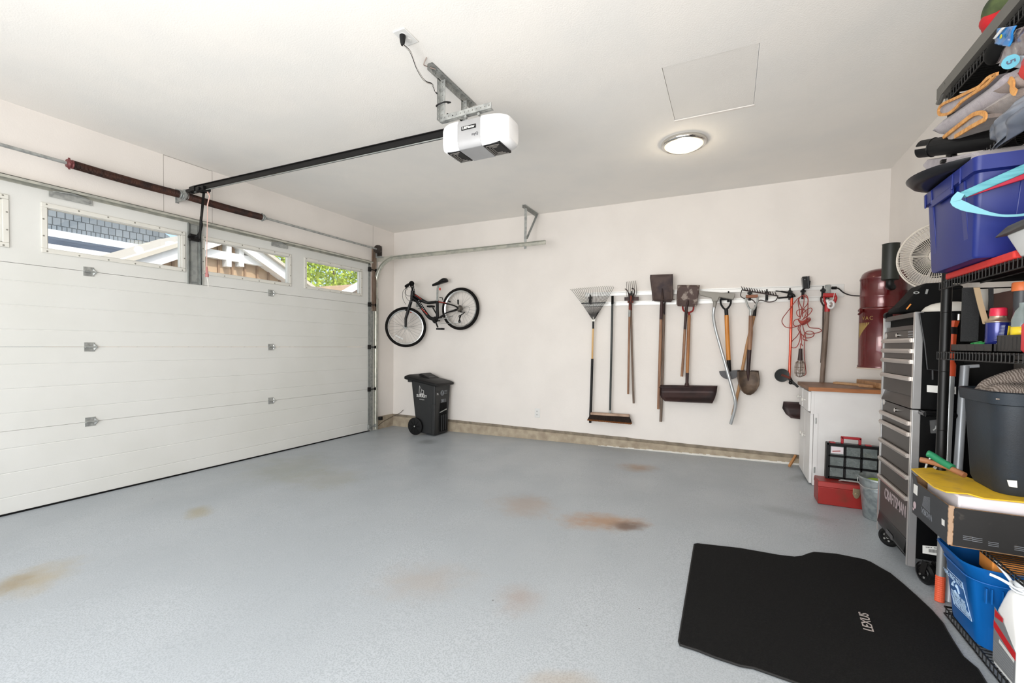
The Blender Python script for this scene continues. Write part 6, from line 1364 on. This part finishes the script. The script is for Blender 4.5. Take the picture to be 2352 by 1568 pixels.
bpn = kn.nodes.new('ShaderNodeBump'); bpn.inputs['Strength'].default_value = .6; bpn.inputs['Distance'].default_value = .004; kn.links.new(wv.outputs[0], bpn.inputs['Height']); kn.links.new(bpn.outputs[0], kb.inputs['Normal'])
tag(obj('knitted_cloth', g, knit, solid=.005, smooth=70), 'grey brown ribbed knitted cloth heaped in the dark tub', 'cloth')
# ------------------------------------------------------------------ middle shelf
MZ = 1.2525
t = thing('compartment_tray', 'low black compartment tray at the end of the middle wire shelf', 'tray', (1.0, 2.48, MZ))
def open_tray(x0, x1, y0, y1, z0, z1, wl, cells, mt, par, nm):
    g = G(); g.box((x0,y0,z0),(x1,y1,z0+wl)); g.box((x0,y0,z0),(x0+wl,y1,z1)); g.box((x1-wl,y0,z0),(x1,y1,z1)); g.box((x0,y0,z0),(x1,y0+wl,z1)); g.box((x0,y1-wl,z0),(x1,y1,z1))
    for k in range(1, cells): y = y0+(y1-y0)*k/cells; g.box((x0,y-wl/2,z0),(x1,y+wl/2,z1-.004)); g.box((x0-.0012,y-.006,z0+.004),(x0,y+.002,z1-.004))
    return obj(nm, g, mt, par, smooth=0)
tr_m = mat('charcoal_tray_plastic', '2a2827', .55)
open_tray(.885, 1.20, 2.292, 2.64, MZ, 1.284, .004, 5, tr_m, t, 'tray_body')
t = thing('deep_tray', 'deeper black parts tray behind the spray can on the middle shelf', 'tray', (1.0, 2.2, MZ))
open_tray(.895, 1.20, 2.125, 2.288, MZ, 1.315, .004, 2, tr_m, t, 'tray_body')
g = G()
for k in range(6): g.box((.8935,2.135+k*.025,MZ+.01),(.895,2.15+k*.025,1.308))
obj('side_ribs', g, tr_m, t, smooth=0)
# spray can
cb = at(2289, 791, Y=2.375); c0 = Vector((cb.x+.002, 2.375, MZ+.006)); ax_ = Vector((.07,.0,1)).normalized()
t = thing('spray_can', 'blue and yellow spray can with a red cap in the compartment tray', 'spray can', c0)
r_ = .0345
can_b = mat('navy_can_enamel', '1c2670', .25, .3, coat=.4)
g = G().lathe([(r_-.003,0),(r_,.004),(r_,.108)], c0, ax_, 40); bd_ = obj('can_body', g, can_b, t)
g = G().lathe([(r_,.1082),(r_+.0015,.110),(r_+.0015,.113),(r_-.001,.115),(r_-.008,.122),(.024,.130),(.024,.134)], c0, ax_, 40); obj('metal_shoulder', g, mat('champagne_metal','b7a692',.3,.8), t)
g = G().lathe([(.0245,.1342),(.025,.136),(.0235,.163),(.021,.166),(.001,.166)], c0, ax_, 32); obj('red_cap', g, mat('red_spray_cap','c9203f',.4), t, bev=.001)
u_, v_, d_ = frame_of(ax_)
def oncan(th, z, dr=.0006): return c0+ax_*z+(Vector((1,0,0))*math.cos(th)+Vector((0,1,0))*math.sin(th))*(r_+dr)
tcam = math.atan2(-2.375, -cb.x)
def patch(name, th0, th1, z0, z1, mt, dr=.0006, n_=8):
    g = G().grid(lambda u, v: oncan(th0+(th1-th0)*u, z0+(z1-z0)*v, dr), n_, 1); return obj(name, g, mt, bd_, solid=.0006)
patch('yellow_panel', tcam+.62, tcam+1.5, .055, .095, mat('can_yellow','e0c42a',.35))
patch('white_foot_band', tcam-1.5, tcam+.4, .024, .03, white_print)
g = G()
for k in range(12):
    z_ = .040+k*.0052; pts = [oncan(tcam-.45+.16*j, z_, .0008) for j in range(6)]; g.tube(pts, .0011, 4)
obj('label_text', g, mat('can_white_text','c9cde2',.5), bd_, smooth=0)
# red jug and clear bottle
t = thing('red_jug', 'red plastic jug at the near end of the middle shelf', 'jug', (.97, 2.03, MZ))
g = G().loops([rring(.975,2.045,.094,.055,.02,MZ), rring(.975,2.045,.10,.06,.022,MZ+.01), rring(.975,2.045,.10,.06,.022,1.345), rring(.985,2.045,.075,.045,.022,1.40), rring(.99,2.045,.03,.03,.02,1.425)]); obj('jug_body', g, mat('red_jug_plastic','cf2a35',.4), t, bev=.003)
g = G(); g.lathe([(.02,0),(.02,.022),(.001,.022)], (.99,2.045,1.4255), (0,0,1), 18); obj('cap', g, black_plastic, t)
p_ = Vector((.925, 2.2, MZ+.0065)); t = thing('clear_bottle', 'clear plastic bottle with a yellow label in the deeper tray', 'bottle', p_)
g = G().lathe([(.026,0),(.028,.01),(.028,.11),(.02,.14),(.01,.155),(.01,.17)], p_, (0,0,1), 24); obj('bottle_body', g, mat('clear_bottle','aab8b6',.15,trans=.6), t)
g = G().lathe([(.0285,.05),(.0285,.085)], p_, (0,0,1), 24, cap=False); obj('yellow_label', g, mat('can_yellow','e0c42a',.35), t, solid=.0006)
p_ = Vector((.972, 2.325, MZ+.0045)); t = thing('caulk_tube', 'dark tube with an orange cap standing on the middle shelf', 'tube', p_)
g = G().cyl(p_, p_+Vector((0,0,.225)), .021, 20); obj('tube_body', g, mat('dark_grey_tube','33363a',.45), t)
g = G().lathe([(.026,.225),(.027,.23),(.0265,.255),(.024,.258),(.001,.258)], p_, (0,0,1), 14); obj('orange_cap', g, mat('orange_cap','cc6a35',.5), t)
tag(obj('small_carton', G().box((1.0,2.40,MZ+.005),(1.19,2.60,1.50)), mat('dark_brown_card','4a3028',.8), bev=.002), 'dark brown cardboard carton standing in the compartment tray behind the straps', 'carton')
g = G(); rr = random.Random(2)
for k in range(7):
    p_ = Vector((.90+.02*k, 2.50-.01*k, 1.286)); g.tube(curve([p_, p_+Vector((.02,-.03,.008)), p_+Vector((.01,-.06,.002))],3), .003, 5)
g.box((.895,2.42,1.284),(.94,2.46,1.290)); tag(obj('green_clip', g, mat('green_plastic_clip','2f9a4f',.5)), 'small green plastic pieces lying in the compartment tray', 'clip')
# straps hanging from the shelf above
def strap(label, pts, w_, mt, th_=.004):
    g = G(); P = [Vector(p) for p in pts]; g.loops([[p+Vector((-w_/2,-th_/2,0)), p+Vector((w_/2,-th_/2,0)), p+Vector((w_/2,th_/2,0)), p+Vector((-w_/2,th_/2,0))] for p in curve(P,5)])
    return tag(obj('hanging_strap', g, mt), label, 'strap', 'straps under the blue tote')
strap('wide black strap hanging beneath the blue tote shelf', [at(2230,660,Y=2.47), at(2229,700,Y=2.475), at(2227,750,Y=2.475), at(2226,784,Y=2.47)], .052, mat('black_webbing','161718',.8,bump=.4,bscale=300), .008)
strap('narrow beige strap hanging beside the wide black one', [at(2243,660,Y=2.40), at(2250,690,Y=2.40), at(2258,720,Y=2.40), at(2265,744,Y=2.40)], .018, mat('beige_webbing','a08b6e',.8), .004)
strap('thin black strap hanging between the beige strap and the spray can', [at(2276,660,Y=2.43), at(2276,700,Y=2.43), at(2272,770,Y=2.43)], .014, mat('black_webbing','161718',.8), .004)
g = G(); a = at(2276,647,Y=2.20); g.prism([a, a+Vector((.30,0,-.006)), a+Vector((.30,0,.012)), a+Vector((.06,0,.008))], (0,.004,0))
# ------------------------------------------------------------------ tote shelf
TZ = 1.5745
g = G().box((.862,2.12,TZ),(1.21,2.655,TZ+.028)); tag(obj('red_mat', g, mat('red_folded_fabric','c8322c',.7,bump=.5,bscale=60), bev=.006), 'folded bright red fabric lying flat under the blue tote', 'fabric')
t = thing('blue_tote', 'large royal blue plastic storage tote on the wire shelf beneath the rolled rugs', 'tote', (1.0, 2.43, TZ+.03))
tb_ = mat('royal_blue_plastic', '14246e', .42, col2='182872', scale=4)
def rect(x0,x1,y0,y1,z,r_=.012): return rring((x0+x1)/2,(y0+y1)/2,(x1-x0)/2,(y1-y0)/2,r_,z,n=3)
xa, ya, yb_, za = .810, 2.257, 2.652, TZ+.030
g = G().loops([rect(xa+.006,1.20,ya+.006,yb_-.006,za), rect(xa,1.206,ya,yb_,za+.008,.014), rect(xa-.018,1.225,ya-.052,yb_+.004,1.905,.02), rect(xa-.032,1.24,ya-.078,yb_+.010,1.908,.02), rect(xa-.034,1.242,ya-.082,yb_+.012,1.958,.022), rect(xa-.026,1.234,ya-.072,yb_+.004,1.96,.02), rect(xa-.012,1.22,ya-.045,yb_,1.91,.02), rect(xa+.012,1.19,ya+.015,yb_-.012,za+.02)])
obj('tote_body', g, tb_, t, smooth=35)
g = G()
for y in (ya+.03, yb_-.075): g.hexa([(xa-.004,y,za+.075),(xa+.01,y,za+.075),(xa+.01,y+.04,za+.075),(xa-.004,y+.04,za+.075)],[(xa-.024,y,1.905),(xa,y,1.905),(xa,y+.04,1.905),(xa-.024,y+.04,1.905)])
for x in (xa+.10, xa+.25): g.hexa([(x,ya-.01,za+.075),(x+.05,ya-.01,za+.075),(x+.05,ya+.02,za+.075),(x,ya+.02,za+.075)],[(x,ya-.058,1.905),(x+.05,ya-.058,1.905),(x+.05,ya-.03,1.905),(x,ya-.03,1.905)])
obj('side_ribs', g, tb_, t, bev=.003)
g = G(); ym_ = (ya+yb_)/2
for y in (ya+.03, ym_-.10, ym_+.1, yb_-.03): g.box((xa-.037,y-.004,1.895),(xa-.031,y+.004,1.955))
g.box((xa-.036,ym_-.095,1.88),(xa-.025,ym_+.095,1.91)); obj('rim_handle', g, tb_, t, bev=.002)
# white box with a dark lid further along
t = thing('lidded_box', 'white flared plastic box with a dark grey lid beside the blue tote', 'box', (1.0, 2.03, TZ))
g = G().loops([rect(.868,1.15,1.90,2.10,TZ,.015), rect(.835,1.17,1.88,2.112,1.652,.018)]); obj('box_body', g, mat('white_box_plastic','cfd0ce',.4), t, bev=.004)
g = G().hexa([(.812,1.86,1.648),(1.2,1.86,1.70),(1.2,2.125,1.70),(.812,2.125,1.648)],[(.84,1.88,1.685),(1.19,1.88,1.755),(1.19,2.11,1.755),(.84,2.11,1.685)]); obj('dark_lid', g, mat('grey_brown_lid','4b4743',.6,col2='3c3936',scale=12,stretch=(1,1,6)), t, bev=.006)
g = G().torus((.872,2.1135,1.625), (0,1,0), .012, .0018, 16, 5); obj('blue_mark', g, mat('pale_blue_mark','8fa6bd',.6), t)
# folded bag with teal edging, resting on the lidded box
t = thing('folded_bag', 'folded red bag with teal edging and a teal strap loop hanging beside the blue tote', 'bag', at(2194,462,Y=2.152))
tk = lambda a, b_, y=2.152: at(a, b_, Y=y)
teal = mat('teal_webbing', '5fa3ae', .6, col2='4d8f9b', scale=12, stretch=(1,1,10))
e0, e1 = tk(2208,445), tk(2352,377); ed = (e1-e0)
P = [tk(2206,441), tk(2352,376), tk(2352,376)+ed*.7, tk(2352,398)+ed*.7, tk(2352,398), tk(2222,452)]; g = G().prism(P, (0,.02,0)); obj('teal_edging', g, teal, t, bev=.003)
P = [tk(2222,452), tk(2352,398), tk(2352,398)+ed*.7, tk(2352,412)+ed*.55, tk(2352,411), tk(2290,430)]; g = G().prism([p+Vector((0,.004,0)) for p in P], (0,.014,0)); obj('red_lining', g, mat('crimson_fabric','a81f3a',.6), t, bev=.002)
sp0 = [(2207,443,.022),(2195,462,.030),(2215,474,.030),(2240,482,.022),(2270,490,.012),(2300,495,.008),(2330,495,.008),(2352,493,.009)]
rings = []; 
cpts = curve([tk(a, b_, 2.148) for a, b_, w_ in sp0], 4); ws = []
for i in range(len(cpts)): f = i/4; i0 = min(int(f), len(sp0)-2); ws.append(sp0[i0][2]*(1-(f-i0))+sp0[i0+1][2]*(f-i0))
for i, (p, w_) in enumerate(zip(cpts, ws)):
    d_ = (cpts[min(i+1,len(cpts)-1)]-cpts[max(i-1,0)]).normalized(); n_ = d_.cross(Vector((0,1,0))).normalized()
    rings.append([p+n_*w_/2+Vector((0,-.001,0)), p-n_*w_/2+Vector((0,-.001,0)), p-n_*w_/2+Vector((0,.0015,0)), p+n_*w_/2+Vector((0,.0015,0))])
g = G().loops(rings); obj('strap_loop', g, mat('pale_teal_strap','77b3c0',.6), t)
# ------------------------------------------------------------------ rug shelf
WZ = 2.038
dc = Vector((.872, 2.462, 1.9615)); t = thing('round_tray', 'round shallow black tray lying on top of the blue tote', 'tray', dc)
g = G().lathe([(.001,.006),(.12,.006),(.15,.002),(.16,0),(.185,.003),(.202,.022),(.204,.027),(.198,.025),(.18,.012),(.15,.012),(.001,.012)], dc, (0,0,1), 56, cap=False); obj('tray_body', g, mat('satin_black_tray','16161a',.35), t, smooth=50)
carp = mat('lavender_grey_carpet', 'a0979b', .95, col2='938a8f', scale=30, bump=.7, bscale=260, sheen=.3)
carp2 = mat('warm_grey_carpet', '998b84', .95, col2='8b7e77', scale=30, bump=.7, bscale=260, sheen=.3)
oran = mat('orange_binding', 'd39b5a', .85, col2='bd8348', scale=50, bump=.4, bscale=200)
rx = lambda u, v, X=.79: at(2080+u/4.125, v/4.125, X=X)
def fat(pts, w_, h_, mt, nm, par, seg=14):
    P = curve(pts, 5); rings = []
    for i, p in enumerate(P):
        d_ = (P[min(i+1,len(P)-1)]-P[max(i-1,0)]).normalized(); n_ = d_.cross(Vector((1,0,0))).normalized(); f = i/(len(P)-1); e_ = min(1, (.02+f)*6 if f < .5 else (1.02-f)*6); k = math.sqrt(max(0,1-(1-e_)**2))
        rings.append([p+Vector((w_*(1-math.cos(a_))*1.0,0,0))+n_*h_*k*math.sin(a_) for a_ in [2*math.pi*j/seg for j in range(seg)]])
    return obj(nm, G().loops(rings), mt, par, smooth=70)
def loop_edge(pts, r_, par, X_=.79):
    g = G(); P = curve([rx(u, v, X_) for u, v in pts], 4)
    rings = []
    for i, p in enumerate(P):
        d_ = (P[min(i+1,len(P)-1)]-P[max(i-1,0)]).normalized(); n_ = d_.cross(Vector((1,0,0))).normalized()
        rings.append([p+n_*r_, p-n_*r_, p-n_*r_+Vector((.006,0,0)), p+n_*r_+Vector((.006,0,0))])
    return obj('orange_binding', g.loops(rings), oran, par, smooth=60)
t = thing('folded_rug', 'grey rug with orange edge binding, folded, topmost on the rug shelf', 'rug', rx(560,1000), 'folded rugs on the shelf')
fat([rx(255,1235,.795), rx(400,1145,.795), rx(600,1010,.795), rx(760,890,.795), rx(900,760,.795)], .17, .060, carp, 'rug_fold', t)
loop_edge([(860,700),(770,740),(690,820),(600,865),(470,930),(350,985),(305,1035),(315,1085),(390,1080),(460,1030),(520,965),(620,895),(740,815),(810,745),(850,700)], .0055, t, .785)
g = G().prism([rx(u, v, .80) for u, v in ((860,710),(700,830),(480,935),(340,1000),(320,1070),(400,1070),(530,970),(640,890),(760,815))], (.34,0,0)); obj('rug_layer', g, carp, t)
t = thing('folded_rug', 'warm grey rug with orange edge binding folded under the other rug, above the black pipe', 'rug', rx(560,1200), 'folded rugs on the shelf')
fat([rx(520,1190,.81), rx(640,1110,.81), rx(780,1020,.81), rx(900,950,.81), rx(1010,900,.81)], .15, .038, carp2, 'rug_fold', t)
fat([rx(820,870,.80), rx(880,840,.80), rx(940,800,.80), rx(1000,770,.80)], .12, .030, mat('tan_grey_carpet','a0918a',.95,bump=.5,bscale=260), 'rug_roll', t)
loop_edge([(350,1305),(430,1240),(520,1170),(620,1095),(690,1070),(740,1085),(740,1130),(690,1160),(600,1210),(520,1260),(460,1295)], .0075, t, .79)
loop_edge([(975,755),(1000,790),(1000,850),(1030,880)], .009, t, .80)
g = G().prism([rx(u, v, .80) for u, v in ((360,1320),(520,1190),(640,1100),(720,1090),(725,1130),(600,1200),(480,1290),(440,1320))], (.32,0,0)); obj('rug_layer', g, carp2, t)
g = G().prism([rx(u, v, .80) for u, v in ((150,1568),(200,1510),(420,1490),(640,1440),(700,1470),(640,1540),(420,1590),(200,1620))], (.3,0,0)); tag(obj('flattened_rug', g, carp, bev=.008), 'grey rug lying flat beneath the black pipe on the rug shelf', 'rug')
# black pipe with a slotted end
pa, pb_ = at(2117,342,Y=2.60), at(2258,322,Y=2.42); t = thing('black_pipe', 'black plastic pipe with a slotted end sticking out under the rugs', 'pipe', pa)
g = G(); d_ = (pb_-pa).normalized(); u_, v_, _ = frame_of(d_); r0 = .037
def arc_ring(p, r_, gap): return [p+(u_*math.cos(a_)+v_*math.sin(a_))*r_ for a_ in [gap+(2*math.pi-2*gap)*k/28 for k in range(29)]]
ins = [arc_ring(pa+d_*s_, r0, .16 if s_ < .05 else .004) for s_ in (0,.045,.0501,.36)]; inn = [arc_ring(pa+d_*s_, r0-.006, .16 if s_ < .05 else .004) for s_ in (0,.045,.0501,.36)]
# turn the slot to face the open side
g.loops([o_+i_[::-1] for o_, i_ in zip(ins, inn)]); pp = obj('pipe_wall', g, black_plastic, t, smooth=50)
g = G().torus(pa+d_*.05, d_, r0+.0005, .0025, 36, 6); obj('pipe_ridge', g, black_plastic, t)
c_ = at(2182,368,Y=2.50); g = G(); g.box(c_+Vector((-.03,-.01,-.008)), c_+Vector((.03,.01,.006))); g.cyl(c_, c_+Vector((0,0,.022)), .006, 8); tag(obj('black_clamp', g, black_metal, bev=.002), 'small black clamp under the black pipe', 'clamp')
# crumpled sheets
def crumple(name, label, cat, c4, mt, X_, amp, seed, nu=26, nv=26, solid=.002, bulge=.03, px=True):
    P = [at(a, b_, X=X_) for a, b_ in c4]; rr = random.Random(seed); pl = [(rr.uniform(-1,1), rr.uniform(-1,1), rr.uniform(2,6), rr.uniform(0,6)) for _ in range(7)]
    def fn(u, v):
        p = P[0].lerp(P[1], u).lerp(P[3].lerp(P[2], u), v); h_ = sum(abs(((a*u+b_*v)*f+c) % 2-1) for a, b_, f, c in pl)/7
        return p+Vector((-bulge*math.sin(math.pi*u)*math.sin(math.pi*v)+amp*h_, 0, amp*.4*h_))
    o = obj(name, G().grid(fn, nu, nv), mt, solid=solid, smooth=25)
    return tag(o, label, cat)
crumple('grey_tarp', 'crumpled blue grey plastic sheet over the shelf edge beside the black pipe', 'plastic sheet', [(2262,296),(2330,228),(2392,225),(2250,356)], mat('slate_plastic_sheet','7d828c',.4,col2='646a75',scale=8,bump=.3,bscale=20), .80, .05, 5)
crumple('grey_tarp', 'crumpled blue grey plastic sheet lying lowest at the very edge of the rug shelf', 'plastic sheet', [(2300,262),(2400,215),(2400,262),(2262,352)], mat('slate_plastic_sheet2','6b707b',.45,col2='555b66',scale=8,bump=.3,bscale=20), .81, .05, 8)
crumple('red_cloth_bag', 'bright red folded cloth bag above the grey plastic sheet', 'bag', [(2322,176),(2358,92),(2440,110),(2342,252)], mat('bright_red_nylon','cf3a34',.5,col2='b32c2a',scale=6), .79, .05, 3, nu=7, nv=7)
t = thing('blue_packet', 'glossy blue plastic packet with a yellow flower mark under the top shelf', 'packet', at(2300,88,X=.80))
def packet(nm, c4, mt, X_, amp, seed, par, nu=12):
    P = [at(a, b_, X=X_) for a, b_ in c4]; rr = random.Random(seed); pl = [(rr.uniform(-1,1), rr.uniform(-1,1), rr.uniform(2,5), rr.uniform(0,6)) for _ in range(5)]
    def fn(u, v):
        p = P[0].lerp(P[1], u).lerp(P[3].lerp(P[2], u), v); return p+Vector((amp*sum(abs(((a*u+b_*v)*f+c) % 2-1) for a, b_, f, c in pl)/5,0,0))
    return obj(nm, G().grid(fn, nu, nu), mt, par, solid=.004, smooth=40)
packet('packet_body', [(2288,66),(2328,60),(2312,108),(2278,102)], mat('glossy_blue_film','1f7fc4',.15,coat=.5,col2='1566aa',scale=12), .80, .012, 4, t)
packet('white_stripe', [(2300,64),(2306,63),(2284,90),(2279,90)], white_print, .796, .004, 4, t, 4)
g = G().ball(at(2299,84,X=.799), .007, (.3,1,1), 10); obj('yellow_mark', g, mat('yellow_green_mark','b9b32f',.5), t)
t = thing('clear_wrapped_pack', 'clear plastic wrapped pack with a round teal sticker numbered five', 'pack', at(2325,140,X=.80))
packet('film', [(2320,70),(2400,40),(2400,120),(2270,150)], mat('clear_brown_film','6b5a5c',.15,col2='8f8a8c',scale=14,ramp=(.45,.6),coat=.6,bump=.8,bscale=25), .806, .03, 6, t, 18)
packet('lower_film', [(2305,128),(2372,128),(2352,158),(2290,152)], mat('clear_pale_film','9aa6b4',.15,col2='7c8798',scale=14,coat=.6,bump=.8,bscale=25), .80, .01, 7, t, 10)
sc5 = at(2321,142,X=.775); yv_ = Vector((0,-1,0)); up5 = Vector((0,0,1))
vd5 = (EYE-sc5).normalized(); xd5 = CR*.25-CU*.97; yd5 = CR*.97+CU*.25; xd5 = (xd5-vd5*xd5.dot(vd5)).normalized(); yd5 = -vd5.cross(xd5)*-1
g = G().lathe([(.001,0),(.020,0),(.020,.001),(.001,.001)], sc5, vd5, 24); st_ = obj('round_sticker', g, mat('teal_sticker','3f93a8',.5), t, smooth=0)
lettering('5', .027, sc5+vd5*.0018, xd5, vd5.cross(xd5), mat('dark_navy_print','1e3350',.5), st_, bold=.0006)
g = G().ball(at(2290,118,X=.83), .05, (.6,1.0,.8), 16); tag(obj('black_pouch', g, black_matte, smooth=70), 'black rounded pouch tucked between the rugs and the top shelf', 'pouch')
# ------------------------------------------------------------------ top shelf
UZ = 2.432
o_ = at(2305,20,Y=2.20); g = G().ball((.925,2.395,UZ+.150), .075, (.85,1,.9), 22); tag(obj('green_bundle', g, mat('mottled_olive_fabric','4d5a34',.85,col2='2f3a24',scale=14,ramp=(.4,.6),bump=.4), smooth=70), 'round mottled olive green bundle on the top shelf', 'bundle')
crumple('red_bundle', 'crumpled dark red cloth on the top shelf beside the olive green bundle', 'cloth', [(2252,36),(2284,18),(2296,60),(2252,96)], mat('deep_red_cloth','c4121f',.6,col2='9c0e18',scale=8), .88, .02, 12, nu=10, nv=10, solid=.004)
g = G().lathe([(.001,0),(.036,0),(.04,.02),(.04,.12),(.001,.13)], (1.0,2.55,UZ+.285), (0,0,1), 24)
tag(obj('white_container', g, mat('off_white_plastic','dcd8cf',.4)), 'white container at the back of the top shelf above the brown box', 'container')
tag(obj('brown_box', G().box((.945,2.50,UZ+.029),(1.05,2.60,UZ+.284)), mat('dark_olive_brown','5c5146',.8), bev=.004), 'small brown box on the top shelf beneath the white container', 'box')
tag(obj('black_liner', G().box((.878,1.9,UZ),(1.25,2.72,UZ+.028)), black_matte, bev=.004), 'flat black folded sheet lining the top wire shelf', 'sheet')
# ------------------------------------------------------------------ boot mat on the floor
mp = [(1595,1252),(1602,1251),(1700,1262),(1790,1278),(1825,1282),(1842,1280),(1858,1274),(1870,1271),(1920,1275),(1985,1288),(2000,1294),(2022,1307),(2045,1320),(2075,1345),(2105,1372),(2140,1405),(2165,1434),(2172,1448),(2190,1478),(2212,1512),(2245,1540),(2262,1568),(2290,1610),(2250,1690),(2100,1690),(1950,1620),(1830,1572),(1795,1560),(1730,1537),(1700,1532),(1640,1512),(1600,1496),(1562,1484),(1559,1476)]
P = [atf(a, b_) for a, b_ in mp]
mcar = mat('black_mat_carpet', '121212', .95, col2='1a1a1a', scale=220, bump=.8, bscale=500, ramp=(.45,.6), spec=.15)
t = thing('boot_mat', 'black carpet car boot mat lying on the grey floor beside the rack', 'mat', atf(1850,1440))
inn = []; N = len(P); cen = sum(P, Vector())/N
g = G(); rings = [[p+Vector((0,0,.001)) for p in P], [p+Vector((0,0,.007)) for p in P], [p.lerp(cen,.006)+Vector((0,0,.010)) for p in P]]
g.loops(rings); obj('carpet', g, mcar, t, smooth=30)
g = G().tube([p+Vector((0,0,.006)) for p in P], .0045, 6, closed=True); obj('stitched_edge', g, mat('black_binding','161616',.8), t)
lc0, lc1 = atf(1984,1403), atf(2003,1462); xd = (lc0-lc1).normalized(); yd = Vector((0,0,1)).cross(xd); mid = (lc0+lc1)/2+Vector((0,0,.0105))
mid = atf(1990,1433)+Vector((0,0,.0112))
lettering('LEXUS', .050, mid, xd*1.02, yd, mat('silver_embroidery','bdb3ae',.4,.3), t, bold=.0004)
for o in bpy.data.objects:
    if '_o' in o: del o['_o']
